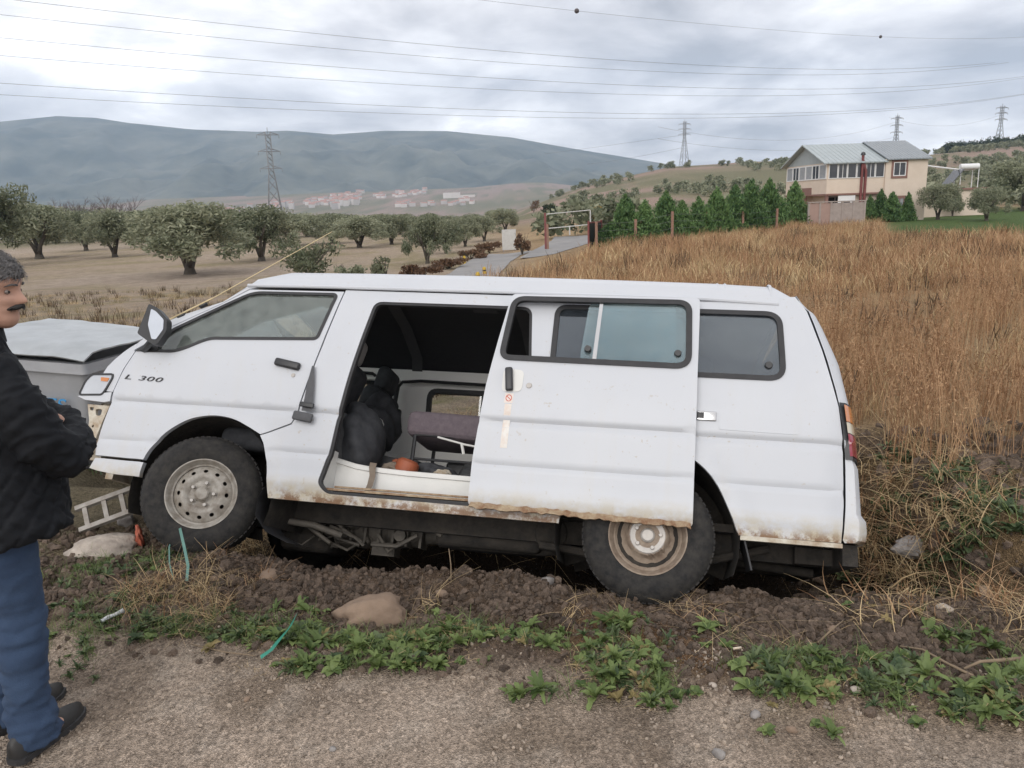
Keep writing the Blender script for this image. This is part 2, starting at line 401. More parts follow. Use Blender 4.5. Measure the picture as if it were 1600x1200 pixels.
    vm = N('ShaderNodeVectorMath'); vm.operation = 'SCALE'; L(at.outputs['Color'], vm.inputs[0]); L(mu2.outputs[0], vm.inputs['Scale']); L(vm.outputs[0], p.inputs['Base Color'])
    b = N('ShaderNodeBump'); b.inputs['Strength'].default_value = 0.9; b.inputs['Distance'].default_value = 0.02
    ad = N('ShaderNodeMath'); ad.operation = 'ADD'; L(na.outputs['Fac'], ad.inputs[0]); L(nb.outputs['Distance'], ad.inputs[1]); L(ad.outputs[0], b.inputs['Height']); L(b.outputs[0], p.inputs['Normal'])
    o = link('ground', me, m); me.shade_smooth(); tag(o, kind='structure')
    return o
build_ground()
def gz(x, y): return float(H(x, y))
def sight(px, dist):
    "x of the spot dist metres ahead that lies along a compass direction given as a column of the 1600-wide view"
    return (px-800)/1205*dist*1.0

# ---------------------------------------------------------------- van
def paint_mat():
    m = bpy.data.materials.new('van_paint'); m.use_nodes = True; nt = m.node_tree; N = nt.nodes.new; L = nt.links.new
    p = nt.nodes['Principled BSDF']; p.inputs['Roughness'].default_value = 0.5; p.inputs['Specular IOR Level'].default_value = 0.4; p.inputs['Coat Weight'].default_value = 0.25; p.inputs['Coat Roughness'].default_value = 0.28
    tc = N('ShaderNodeTexCoord'); sp = N('ShaderNodeSeparateXYZ'); L(tc.outputs['Object'], sp.inputs[0])
    def noise(s, d=6, r=0.65, sc=(1, 1, 1)):
        mp = N('ShaderNodeMapping'); mp.inputs['Scale'].default_value = sc; L(tc.outputs['Object'], mp.inputs[0])
        n = N('ShaderNodeTexNoise'); n.inputs['Scale'].default_value = s; n.inputs['Detail'].default_value = d; n.inputs['Roughness'].default_value = r; L(mp.outputs[0], n.inputs['Vector']); return n.outputs['Fac']
    def mr(s, a, b, c, d):
        k = N('ShaderNodeMapRange'); k.inputs[1].default_value = a; k.inputs[2].default_value = b; k.inputs[3].default_value = c; k.inputs[4].default_value = d; L(s, k.inputs[0]); return k.outputs[0]
    def op(o, a, b):
        k = N('ShaderNodeMath'); k.operation = o; k.use_clamp = True
        for i, v in enumerate((a, b)):
            if isinstance(v, (int, float)): k.inputs[i].default_value = v
            else: L(v, k.inputs[i])
        return k.outputs[0]
    def mix(f, a, b):
        k = N('ShaderNodeMix'); k.data_type = 'RGBA'; L(f, k.inputs[0])
        for i, v in ((6, a), (7, b)):
            if isinstance(v, tuple): k.inputs[i].default_value = (*v, 1)
            else: L(v, k.inputs[i])
        return k.outputs[2]
    base = mix(noise(2.5), (0.48, 0.50, 0.535), (0.545, 0.56, 0.585))
    streak = op('MULTIPLY', mr(noise(9, 5, 0.6, (1, 1, 0.12)), 0.52, 0.75, 0, 0.35), mr(sp.outputs[2], 1.3, 0.4, 0.15, 1))
    base = mix(streak, base, (0.52, 0.49, 0.43))
    spots = op('MULTIPLY', mr(noise(45, 3, 0.5), 0.66, 0.72, 0, 0.8), mr(noise(3, 3), 0.45, 0.6, 0, 1))
    base = mix(spots, base, (0.42, 0.38, 0.33))
    low = op('MULTIPLY', mr(sp.outputs[2], 0.50, 0.40, 0, 1), mr(noise(11, 6, 0.7), 0.36, 0.58, 0.1, 1))
    base = mix(low, base, (0.46, 0.41, 0.31))
    edge = op('MULTIPLY', mr(sp.outputs[2], 0.425, 0.375, 0, 1), mr(noise(16, 6, 0.75), 0.42, 0.55, 0.0, 1))
    base = mix(edge, base, (0.19, 0.11, 0.06))
    L(base, p.inputs['Base Color'])
    L(mr(low, 0, 1, 0.5, 0.85), p.inputs['Roughness'])
    b = N('ShaderNodeBump'); b.inputs['Strength'].default_value = 0.35; b.inputs['Distance'].default_value = 0.008; L(noise(3.0, 2, 0.4), b.inputs['Height']); L(b.outputs[0], p.inputs['Normal'])
    MATS['paint'] = m
paint_mat()
mat('white_metal', (0.60, 0.60, 0.57), (0.72, 0.71, 0.68), 4, 0.5, bump=0.002)
mat('inner_white', (0.88, 0.87, 0.84), (0.82, 0.81, 0.78), 5, 0.55)
mat('dirty_metal', (0.55, 0.52, 0.44), (0.30, 0.22, 0.14), 14, 0.75, bump=0.004, contrast=0.16)
mat('rust', (0.20, 0.11, 0.06), (0.38, 0.30, 0.20), 22, 0.85, bump=0.004, contrast=0.15)
mat('black_rubber', (0.022, 0.022, 0.024), (0.035, 0.035, 0.037), 20, 0.65, bump=0.001)
mat('black_plastic', (0.016, 0.017, 0.019), (0.03, 0.03, 0.032), 9, 0.42)
mat('tyre_rubber', (0.006, 0.006, 0.007), (0.034, 0.031, 0.027), 26, 0.85, bump=0.003, contrast=0.2)
mat('rim_white', (0.44, 0.42, 0.38), (0.15, 0.12, 0.09), 19, 0.6, bump=0.002, contrast=0.26)
mat('rim_brown', (0.17, 0.12, 0.085), (0.33, 0.27, 0.21), 18, 0.7, bump=0.003)
mat('hub_metal', (0.36, 0.34, 0.32), (0.48, 0.45, 0.41), 20, 0.5, 0.2)
mat('chrome', (0.6, 0.6, 0.6), (0.5, 0.5, 0.5), 5, 0.22, 0.9)
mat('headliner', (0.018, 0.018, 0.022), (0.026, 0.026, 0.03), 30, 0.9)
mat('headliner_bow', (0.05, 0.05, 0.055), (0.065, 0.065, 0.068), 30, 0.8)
mat('interior_grey', (0.05, 0.052, 0.055), (0.08, 0.08, 0.08), 20, 0.85)
mat('seat_black', (0.028, 0.030, 0.035), (0.062, 0.064, 0.07), 18, 0.85, bump=0.006, bscale=20)
mat('seat_mauve', (0.105, 0.085, 0.098), (0.15, 0.122, 0.135), 40, 0.95, bump=0.006, bscale=14)
mat('headrest_beige', (0.35, 0.34, 0.32), (0.42, 0.4, 0.38), 20, 0.9)
mat('under_grime', (0.012, 0.011, 0.010), (0.048, 0.040, 0.032), 15, 0.9, bump=0.006)
mat('under_alloy', (0.09, 0.082, 0.07), (0.17, 0.15, 0.125), 14, 0.7, 0.2, bump=0.008)
mat('orange_plastic', (0.36, 0.10, 0.045), (0.25, 0.07, 0.03), 12, 0.6)
mat('lens_clear', (0.40, 0.42, 0.45), (0.55, 0.57, 0.60), 3, 0.12, coat=1.0)
mat('lens_amber', (0.55, 0.20, 0.05), (0.5, 0.17, 0.045), 3, 0.15, coat=1.0)
mat('lens_white', (0.52, 0.47, 0.36), (0.48, 0.43, 0.33), 3, 0.15, coat=1.0)
mat('lens_red', (0.27, 0.018, 0.04), (0.22, 0.012, 0.03), 3, 0.15, coat=1.0)
mat('sticker', (0.72, 0.66, 0.62), (0.66, 0.58, 0.52), 30, 0.7)
mat('sticker_red', (0.55, 0.12, 0.08), (0.5, 0.1, 0.07), 30, 0.7)
mat('tape', (0.66, 0.57, 0.50), (0.72, 0.70, 0.66), 26, 0.75, contrast=0.12)
mat('strap_tan', (0.16, 0.125, 0.095), (0.22, 0.18, 0.14), 20, 0.9)
mat('belt_grey', (0.06, 0.062, 0.068), (0.09, 0.09, 0.095), 30, 0.7)
mat('aerial_brass', (0.40, 0.32, 0.18), (0.32, 0.26, 0.16), 9, 0.35, 0.7)
emit_free_glass('window_glass', (0.68, 0.80, 0.83), gloss=(0.86, 0.96, 1.0), base=0.085, dust=0.10, dustcol=(0.42, 0.47, 0.46))
emit_free_glass('cab_glass', (0.80, 0.86, 0.85), gloss=(0.95, 0.98, 0.97), base=0.075, dust=0.13, dustcol=(0.42, 0.43, 0.40))
emit_free_glass('clean_glass', (0.93, 0.94, 0.93), base=0.02, dust=0.015)
emit_free_glass('rear_glass', (0.50, 0.56, 0.58), base=0.06, dust=0.13, dustcol=(0.15, 0.17, 0.20))
emit_free_glass('mirror_glass', (0.02, 0.02, 0.02), base=0.8)

CREASE = (.40, .425, .445, .465, .49, .575, .592, .603, .612, .621, .632, .65, .785, .805, .818, .828, .838, .848, .858, .872, 1.0, 1.012, 1.024)
CRO = lambda z: .016*math.exp(-((z-.836)/.016)**2)+.008*math.exp(-((z-.612)/.013)**2)-.008*math.exp(-((z-.45)/.03)**2)+.006*sm(.845, .81, z)
def prof(z): return float(np.interp(z, [.2, .45, .62, .85, 1.0, 1.15, 1.3, 1.5, 1.62, 1.7], [.048, .026, .012, .0, .006, .02, .042, .083, .114, .15]))
def Ys(x, z):
    y = prof(z)
    y += float(CRO(z))
    if x < -3.0: t = min(-3.0-x, .295); y += .3-math.sqrt(.09-t*t)
    if x > .86: t = min(x-.86, .155); y += .16-math.sqrt(.0256-t*t)
    y -= 0.014*math.exp(-((math.hypot(x, z-.33)-.46)/.045)**2)+0.012*math.exp(-((math.hypot(x+2.41, z-.36)-.43)/.04)**2)
    return y
VO = Vector((0.5787, 3.3275, -0.0637))
VM = Matrix.Translation(VO) @ Matrix.Rotation(radians(-11), 4, 'Z') @ Matrix.Rotation(radians(2.5), 4, 'Y') @ Matrix.Rotation(radians(-30), 4, 'X')

def catmull(p, n=4):
    q = [p[0]]+list(p)+[p[-1]]; out = []
    for i in range(1, len(q)-2):
        a, b, c, d = [Vector(v) for v in q[i-1:i+3]]
        for k in range(n):
            t = k/n; out.append(tuple(.5*((2*b)+(c-a)*t+(2*a-5*b+4*c-d)*t*t+(3*b-a-3*c+d)*t**3)))
    return out+[tuple(p[-1])]
def ring(name, hole, fy, w, m, parent, grow_=0.006, proud=0.006, th=0.022, flip=False):
    return panel(name, inset(hole, -grow_), [inset(hole, w)], lambda x, z: fy(x, z)-proud, th, m, parent, h=0.2, flip=flip)
def pane(name, hole, fy, m, parent, d=0.012, flip=False):
    return panel(name, inset(hole, d), [], lambda x, z: fy(x, z)+0.006, 0.004, m, parent, h=0.09, flip=flip)
def soft_box(name, c, s, m, parent, w=0.04, rot=(0, 0, 0), seg=3, lump=0.0):
    mb = MB().box(-s[0]/2, s[0]/2, -s[1]/2, s[1]/2, -s[2]/2, s[2]/2)
    o = mb.build(name, m, parent); bevel(o, w, seg)
    R_ = Euler([radians(a) for a in rot]).to_matrix().to_4x4()
    o.data.transform(Matrix.Translation(c) @ R_)
    if lump:
        b = bmesh.new(); b.from_mesh(o.data); bmesh.ops.subdivide_edges(b, edges=b.edges, cuts=3, use_grid_fill=True)
        for v in b.verts: v.co += Vector((fbm(v.co.x*6+9, v.co.z*6+v.co.y*5, 3), fbm(v.co.y*6, v.co.z*6, 4), fbm(v.co.x*6, v.co.y*6+v.co.z*3, 5)))*lump
        b.to_mesh(o.data); b.free(); o.data.shade_smooth()
    return o

def crumpled(name, c, rad, m, parent, seed, rough=.35, folds=.05):
    b = bmesh.new(); bmesh.ops.create_icosphere(b, subdivisions=4, radius=1.0); s = seed*5.3
    for v in b.verts:
        p = v.co.copy(); k = 1+rough*float(fbm(p.x*1.5+s, p.z*1.5+p.y*1.7, 92, 3))*2; q = float(np.sin(9*fbm(p.x*1.2+s, p.z*2.2+p.y, 93, 2)+p.x*4+p.z*3))
        v.co = Vector((p.x*rad[0], p.y*rad[1], p.z*rad[2]))*(k+folds*q)+Vector(c)
    me = bpy.data.meshes.new(name); b.to_mesh(me); b.free(); me.shade_smooth(); return link(name, me, m, parent)
def build_van():
    van = thing('passenger_van', 'white passenger van tilted in the roadside ditch with its sliding door open', 'van'); van.matrix_world = VM
    P = MATS['paint']
    # ---- openings
    fwin = rnd([(-2.955, 1.143), (-2.742, 1.149), (-2.677, 1.173), (-2.585, 1.224), (-2.531, 1.244), (-1.883, 1.270), (-1.836, 1.578), (-2.37, 1.572), (-2.527, 1.470), (-2.802, 1.290)], [.02, .05, .05, .05, .05, .03, .035, .06, .06, .06])
    rwin = rnd([(-.54, 1.155), (-.545, 1.551), (.644, 1.551), (.655, 1.155)], [.07, .07, .085, .085], 8)
    dwin = rnd([(-.778, 1.566), (.176, 1.575), (.182, 1.178), (-.805, 1.183)], [.07, .07, .08, .06], 8)
    opening = rnd([(-1.60, 1.536), (-1.652, 1.078), (-1.691, .647), (-1.737, .46), (-1.684, .405), (-.72, .40), (-.655, .50), (-.63, .80), (-.645, 1.2), (-.68, 1.536)], [.05, 0, 0, .03, .04, .05, .05, 0, 0, .06])
    # ---- body shell, near side
    bs = [(-2.101, .690), (-1.933, .763), (-1.905, .821), (-1.853, 1.168), (-1.843, 1.235), (-1.797, 1.608), (.63, 1.608), (.665, 1.655), (.722, 1.66), (.776, 1.566), (.837, 1.339), (.886, 1.115),
          (.905, 1.03), (.920, .869), (.922, .768), (.925, .545), (.913, .370)]+catmull([(.444, .366), (.428, .40), (.413, .44), (.368, .54), (.323, .618), (.259, .686), (.18, .735), (.08, .765), (-.02, .772), (-.13, .755), (-.24, .70), (-.33, .61), (-.395, .5), (-.425, .40)])+[
          (-.43, .352), (-2.0, .358), (-2.013, .40), (-2.037, .547), (-2.074, .650)]
    body = panel('body_side', bs, [opening, rwin], Ys, .028, P, van, h=0.05, rows=CREASE)
    ring('window_seal', rwin, Ys, .022, MATS['black_rubber'], body); pane('window_pane', rwin, Ys, MATS['rear_glass'], body)
    MB().lathe([(0, -.012), (.017, -.012), (.02, -.006), (.02, .002), (0, .002)], 14, Matrix.Translation((.576, Ys(.576, 1.236)+.004, 1.236))).build('window_latch', MATS['black_plastic'], body)
    MB().tube([(-2.42, Ys(-2.42, 1.612)-.004, 1.618), (-1.9, .108, 1.624), (-.8, .108, 1.626), (.25, .108, 1.622), (.635, .112, 1.606)], .011, 8).build('rain_gutter', P, van)
    # fuel flap and door catch on the rear quarter
    ff = rnd([(.335, .968), (.716, .964), (.716, .872), (.335, .876)], .012)
    panel('fuel_flap', ff, [], lambda x, z: Ys(x, z)-.0025, .006, P, body, h=.09)
    soft_box('door_catch', (.272, Ys(.27, .94)-.003, .941), (.10, .016, .05), MATS['chrome'], body, .006)
    soft_box('catch_recess', (.243, Ys(.27, .94)-.011, .942), (.034, .008, .03), MATS['black_plastic'], body, .002)
    # ---- side of the screen pillar
    ap = [(-3.0, 1.150), (-2.99, 1.201), (-2.938, 1.255), (-2.834, 1.368), (-2.542, 1.498), (-2.427, 1.608), (-2.36, 1.608), (-2.405, 1.596), (-2.545, 1.487), (-2.81, 1.318), (-2.955, 1.185)]
    panel('screen_pillar', ap, [], Ys, .03, P, van, h=.06)
    # ---- front door with window frame
    fd = [(-3.098, .514)]+catmull([(-2.774, .507), (-2.744, .570), (-2.666, .666), (-2.562, .738), (-2.47, .769), (-2.374, .779), (-2.275, .767), (-2.184, .732), (-2.101, .692)])+[ (-1.933, .767), (-1.908, .821), (-1.856, 1.168), (-1.847, 1.235),
          (-1.800, 1.600), (-2.40, 1.594), (-2.545, 1.484), (-2.81, 1.315), (-2.955, 1.182), (-2.99, 1.137), (-3.026, 1.034), (-3.057, .894), (-3.060, .820), (-3.084, .714), (-3.108, .572)]
    door = panel('front_door', inset(fd, .004), [fwin], lambda x, z: Ys(x, z)-.003, .03, P, van, rows=CREASE)
    ring('window_seal', fwin, Ys, .012, MATS['black_rubber'], door, proud=.008); pane('window_pane', fwin, Ys, MATS['cab_glass'], door)
    hM = Matrix.Translation((-2.018, Ys(-2.0, 1.105)-.016, 1.104)) @ Matrix.Rotation(radians(10), 4, 'Y')
    h_ = soft_box('door_handle', (0, 0, 0), (.155, .03, .045), MATS['black_plastic'], door, .012); h_.data.transform(hM)
    MB().lathe([(0, -.006), (.011, -.006), (.013, 0), (0, .002)], 14, Matrix.Translation((-1.974, Ys(-1.974, 1.04)-.002, 1.042))).build('lock', MATS['hub_metal'], door)
    ry = Matrix.Rotation(radians(90), 4, 'X')
    for ch_, bx_ in (('L', -3.008), ('3', -2.918), ('0', -2.866), ('0', -2.812)): text('badge_letter', ch_, .040, MATS['black_plastic'], door, Matrix.Translation((bx_, Ys(-2.95, .98)-.006, .966-.035*(bx_+3.008))) @ Matrix.Rotation(radians(2), 4, 'Y') @ ry, .002, .25, 2.4)
    # seat belt shut in the door, hanging down outside
    b = MB(); b.grid([[(-1.868, -.004, 1.10), (-1.852, -.006, 1.10)], [(-1.873, -.014, 1.0), (-1.832, -.014, 1.0)], [(-1.870, -.022, .90), (-1.818, -.022, .90)], [(-1.872, -.026, .835), (-1.815, -.026, .835)]])
    blt = b.build('seat_belt', MATS['belt_grey'], van, 180)
    soft_box('belt_tongue', (-1.845, -.032, .868), (.085, .014, .028), MATS['black_plastic'], blt, .005, (0, 6, 0))
    soft_box('belt_pad', (-1.860, -.024, .803), (.115, .022, .05), MATS['belt_grey'], blt, .009, (0, 8, 0))
    # ---- lower front corner, nose, screen
    fl = [(-3.10, .506), (-2.775, .498), (-2.786, .413), (-2.95, .418), (-3.06, .43), (-3.13, .445)]
    panel('front_sill', inset(fl, .002), [], lambda x, z: Ys(x, z)+.004, .03, P, van, h=.06)
    nose_prof = [(-2.99, 1.201), (-3.06, 1.150), (-3.12, 1.095), (-3.175, 1.05), (-3.205, 1.0), (-3.235, .93), (-3.265, .865), (-3.275, .835)]
    rows = []
    for x, z in nose_prof:
        row = []
        for j in range(15):
            t = j/14; yy = .02+.10*max(0, (z-1.0))+(1.65-.20*max(0, z-1.0))*t
            e = min(t, 1-t); row.append((x+.16*(1-min(1, e/.16))**2*(0.5 if z > 1.15 else 1.0), yy, z))
        rows.append(row)
    MB().grid(rows).build('nose_panel', P, van, 60)
    npn = [(-3.0, 1.150), (-2.992, 1.197), (-3.06, 1.142), (-3.112, 1.09), (-3.15, 1.04), (-3.165, .998), (-3.088, .996), (-3.082, .972), (-3.108, .889), (-3.060, .886), (-3.031, 1.030), (-2.994, 1.137)]
    panel('nose_corner', npn, [], lambda x, z: prof(z)+(.12*max(0, -3.03-x)), .02, P, van, h=.06)
    hl = [(-3.235, .988), (-3.092, .991), (-3.086, .971), (-3.112, .893), (-3.127, .866), (-3.285, .861), (-3.268, .945)]
    lampy = lambda x, z: prof(z)+.004+.10*max(0, -3.10-x)
    hd = panel('headlight', rnd(hl, .02), [], lampy, .05, MATS['lens_clear'], van, h=.05)
    ring('lamp_seal', rnd(hl, .02), lampy, .005, MATS['black_rubber'], hd, .006, .004, .03)
    panel('indicator', rnd([(-3.165, .972), (-3.105, .968), (-3.112, .945), (-3.16, .948)], .006), [], lambda x, z: lampy(x, z)-.003, .006, MATS['lens_amber'], hd, h=.1)
    hb = [(-3.295, .853), (-3.066, .884), (-3.064, .830), (-3.10, .822), (-3.235, .832)]
    panel('lamp_bar', hb, [], lambda x, z: prof(z)+.004+.10*max(0, -3.1-x), .04, P, van, h=.06)
    # bumper is gone: bare bracket with holes
    br = [(-3.23, .812), (-3.075, .806), (-3.095, .714), (-3.118, .572), (-3.112, .52), (-3.19, .53), (-3.175, .64), (-3.19, .72)]
    hs = [rnd([(-3.165, .785), (-3.115, .785), (-3.115, .745), (-3.15, .745)], .015), rnd([(-3.21, .795), (-3.178, .795), (-3.178, .775), (-3.20, .775)], .006), rnd([(-3.16, .69), (-3.145, .69), (-3.145, .675), (-3.16, .675)], .006), rnd([(-3.165, .56), (-3.148, .56), (-3.148, .545), (-3.165, .545)], .006)]
    panel('bumper_bracket', br, hs, lambda x, z: .028+.12*max(0, -3.12-x), .02, MATS['dirty_metal'], van, h=.05)
    MB().box(-3.19, -3.12, .12, 1.57, .50, .84).box(-3.2, -3.15, .3, 1.4, .42, .5).build('front_crossmember', MATS['dirty_metal'], van)
    fs = []
    for x, z in [(-2.985, 1.205), (-2.835, 1.375), (-2.545, 1.505), (-2.43, 1.622)]:
        y0 = prof(z)+.01; fs.append([(x-.10*(1-abs(2*j/10-1)**2.2), y0+(1.69-2*y0)*j/10, z) for j in range(11)])
    MB().grid(fs).build('windscreen', MATS['clean_glass'], van, 60)
    # ---- roof
    secs = []
    for x, dz in [(-2.445, -.075), (-2.40, -.028), (-2.2, -.004), (-1.7, .004), (-1.0, .008), (-.3, .006), (.3, .0), (.62, -.012), (.69, -.03), (.735, -.058)]:
        half = [(.121, 1.622), (.124, 1.655), (.14, 1.70), (.17, 1.737), (.22, 1.763), (.30, 1.783), (.45, 1.805), (.845, 1.828)]
        half = [(y, 1.622+(z-1.622)*(1 if -2.3 < x < .65 else .8)+dz*min(1, (z-1.6)/.1)) for y, z in half]
        secs.append([(x, y, z) for y, z in half]+[(x, 1.69-y, z) for y, z in half[-2::-1]])
    roof = MB().grid(secs).build('roof', P, van, 50)
    for x in (-.085, -.045, .325, .365, .60):
        pr = [(.1225, 1.63), (.1265, 1.657), (.144, 1.706), (.172, 1.744), (.222, 1.769), (.30, 1.789), (.845, 1.835)]
        pr = pr+[(1.69-y, z) for y, z in pr[-2::-1]]
        rb = MB(); rb.grid([[(x-.008, y+.003, z-.006) for y, z in pr], [(x-.003, y-.001, z-.002) for y, z in pr], [(x+.003, y-.001, z-.002) for y, z in pr], [(x+.008, y+.003, z-.006) for y, z in pr]]); rb.build('roof_rib', P, roof, 60)
    # ---- tailgate wrapping round the rear corners
    seam = [(1.672, .727, .727), (1.64, .742, .79), (1.606, .762, .825), (1.566, .781, .848), (1.49, .803, .878), (1.339, .842, .93), (1.276, .857, .95), (1.115, .891, .975), (1.05, .903, .987), (.86, .925, 1.0), (.772, .929, 1.005), (.55, .931, 1.005), (.42, .921, 1.0)]
    rows = []
    for z, xs_, xo in seam:
        y0 = prof(min(z, 1.62))+(.0 if z < 1.6 else .03); yb = y0+.002+(xs_-.86 > 0)*0
        half = [(xs_+.004, Ys(min(xs_, 1.0), min(z, 1.62))+(0 if z < 1.6 else .03)), (xs_+(xo-xs_)*.45, y0+.025), (xs_+(xo-xs_)*.8, y0+.07), (xo, y0+.15), (xo+.02, .845)]
        rows.append([(x, y, z) for x, y in half]+[(x, 1.69-y, z) for x, y in half[-2::-1]])
    MB().grid(rows).build('tailgate', P, van, 50)
    # tail lamp: one housing, three lenses, wrapped round the corner
    tl = MB(); tlp = lambda z: (float(np.interp(z, [.77, 1.05], [.930, .903])), float(np.interp(z, [.77, 1.05], [1.008, .985])))
    def lens(z0, z1, out, name, m, par, trim=0.0):
        g = []
        for k in range(5):
            z = z0+(z1-z0)*k/4; a, b_ = tlp(z); y0 = prof(z)
            g.append([(a+.004+trim, Ys(a, z)-.002-out, z), (a+(b_-a)*.45, y0+.014-out, z), (a+(b_-a)*.8, y0+.055-out, z), (b_+out*.8, y0+.12-out, z), (b_+.012+out, y0+.25, z)])
        return MB().grid(g).build(name, m, par, 60)
    lamp = lens(.768, 1.052, .006, 'tail_lamp', MATS['black_plastic'], van)
    lens(.955, 1.040, .012, 'amber_lens', MATS['lens_amber'], lamp, .02); lens(.897, .951, .012, 'white_lens', MATS['lens_white'], lamp, .02); lens(.784, .893, .012, 'red_lens', MATS['lens_red'], lamp, .02)
    bp = MB(); rows = []
    for z, a, b_ in [(.768, .932, .995), (.73, .934, 1.012), (.6, .935, 1.018), (.51, .933, 1.022), (.48, .931, 1.048), (.43, .927, 1.052), (.385, .921, 1.045), (.372, .93, 1.0)]:
        y0 = .014; half = [(a, Ys(.93, z)-.004), (a+(b_-a)*.5, y0+.012), (a+(b_-a)*.85, y0+.05), (b_, y0+.14), (b_+.03, .845)]
        rows.append([(x, y, z) for x, y in half]+[(x, 1.69-y, z) for x, y in half[-2::-1]])
    bp.grid(rows).build('rear_bumper', P, van, 50)
    MB().box(.45, .915, .03, .06, .345, .366).build('rear_sill', MATS['dirty_metal'], van)
    MB().box(.93, 1.0, .1, 1.6, .27, .37).box(.75, .93, .3, .38, .28, .36).box(.75, .93, 1.3, 1.38, .28, .36).build('rear_crossmember', MATS['under_grime'], van)
    # ---- far side
    fo = [(-3.10, .43), (-2.83, .41), (-2.774, .507), (-2.744, .570), (-2.666, .666), (-2.562, .738), (-2.47, .769), (-2.374, .779), (-2.275, .767), (-2.184, .732), (-2.1, .69), (-2.05, .60), (-2.01, .36), (-.43, .352), (-.395, .5), (-.33, .61), (-.24, .70), (-.13, .755), (-.02, .772), (.08, .765), (.18, .735), (.259, .686), (.323, .618), (.368, .54), (.428, .40), (.444, .366), (.913, .37), (.925, .545), (.922, .768), (.905, 1.03), (.837, 1.339), (.776, 1.566), (.722, 1.66), (.63, 1.608), (-2.427, 1.608), (-2.542, 1.498), (-2.834, 1.368), (-2.99, 1.19), (-3.06, .95), (-3.08, .714)]
    w1 = rnd([(-2.93, 1.16), (-2.7, 1.17), (-2.5, 1.16), (-1.96, 1.16), (-1.96, 1.47), (-2.44, 1.50), (-2.80, 1.30)], [.02, .05, .05, .05, .06, .06, .06])
    w2 = rnd([(-1.66, 1.13), (-1.66, 1.44), (-.74, 1.44), (-.74, 1.13)], .07); w3 = rnd([(-.56, 1.14), (-.56, 1.46), (.62, 1.46), (.64, 1.14)], .07)
    fs_ = panel('far_side', fo, [w1, w2, w3], Ys, .03, MATS['inner_white'], van, h=.07, flip=True)
    for w_ in (w1, w2, w3):
        panel('window_seal', inset(w_, -.012), [inset(w_, .02)], lambda x, z: Ys(x, z)-.006, .046, MATS['black_rubber'], fs_, h=.2, flip=True)
        pane('window_pane', w_, Ys, MATS['clean_glass'], fs_, flip=True)
    MB().box(-1.25, -1.23, 1.60, 1.63, 1.15, 1.43).build('window_bar', MATS['black_rubber'], fs_)
    MB().box(-2.4, .7, 1.50, 1.535, 1.475, 1.565).build('cant_rail', MATS['inner_white'], van)
    gr = MB(); gr.tube([(-2.32, 1.50, 1.515), (-2.31, 1.465, 1.52), (-2.08, 1.465, 1.51), (-2.07, 1.50, 1.505)], .012, 8); gr.build('grab_handle', MATS['black_plastic'], van)
    # ---- sliding door, run back along the flank
    DY = -.062; Yd = lambda x, z: Ys(max(x, -2.0), z)+DY
    Yd0 = lambda x, z: prof(z)+float(CRO(z))+DY
    sdo = rnd([(-.792, 1.590), (-.860, 1.034), (-.891, .622), (-.890, .400), (-.564, .398), (.221, .384), (.2195, .76), (.2195, 1.163), (.225, 1.600)], [.03, 0, 0, .02, 0, .015, 0, 0, .03])
    sd = panel('sliding_door', sdo, [dwin], Yd0, .045, P, van, h=.045, rows=CREASE)
    ring('window_seal', dwin, Yd0, .022, MATS['black_rubber'], sd, .008, .008, .03)
    pa = rnd([(-.360, 1.555), (.10, 1.560), (.115, 1.196), (-.385, 1.194)], [.04, .01, .01, .04]); pb = rnd([(-.305, 1.558), (.166, 1.562), (.17, 1.192), (-.318, 1.192)], [.01, .06, .07, .01])
    panel('sliding_pane', pa, [], lambda x, z: Yd0(x, z)+.016, .004, MATS['window_glass'], sd, h=.09)
    panel('fixed_pane', pb, [], lambda x, z: Yd0(x, z)+.006, .004, MATS['window_glass'], sd, h=.09)
    panel('pane_rail', [(-.303, 1.56), (-.284, 1.56), (-.297, 1.19), (-.318, 1.19)], [], lambda x, z: Yd0(x, z)+.001, .022, MATS['chrome'], sd, h=.2)
    for x, z in ((-.345, 1.262), (.118, 1.258)):
        MB().lathe([(0, -.014), (.016, -.014), (.019, -.006), (.019, .01), (0, .01)], 14, Matrix.Translation((x, Yd0(x, z)+.004, z))).build('window_latch', MATS['black_plastic'], sd)
    panel('handle_plate', rnd([(-.775, 1.125), (-.665, 1.12), (-.668, 1.0), (-.775, .995)], .03), [], lambda x, z: Yd0(x, z)-.003, .006, MATS['white_metal'], sd, h=.1)
    soft_box('door_handle', (-.738, Yd0(-.73, 1.06)-.018, 1.062), (.04, .03, .128), MATS['black_plastic'], sd, .010, (0, -7, 0))
    MB().lathe([(0, -.006), (.013, -.006), (.016, 0), (0, .002)], 16, Matrix.Translation((-.632, Yd0(-.63, 1.04), 1.036))).build('lock', MATS['hub_metal'], sd)
    st = panel('sticker', [(-.752, .990), (-.708, .988), (-.710, .935), (-.754, .936)], [], lambda x, z: Yd0(x, z)-.0015, .003, MATS['sticker'], sd, h=.1)
    cx, cz = -.731, .9625
    circ = [(cx+.017*cos(a), cz+.019*sin(a)) for a in np.linspace(0, 2*pi, 17)[:-1]]
    panel('no_smoking_ring', circ, [inset(circ, .004)], lambda x, z: Yd0(x, z)-.0022, .002, MATS['sticker_red'], st, h=.2)
    panel('no_smoking_bar', [(cx-.015, cz+.010), (cx-.012, cz+.013), (cx+.015, cz-.010), (cx+.012, cz-.013)], [], lambda x, z: Yd0(x, z)-.0021, .002, MATS['sticker_red'], st, h=.2)
    panel('tape_strip', [(-.748, .93), (-.712, .93), (-.716, .70), (-.752, .70)], [], lambda x, z: Yd0(x, z)-.0012, .002, MATS['tape'], sd, h=.1)
    mud = dens([(-.875, .412), (.21, .395), (.215, .380), (-.885, .394)], .022)
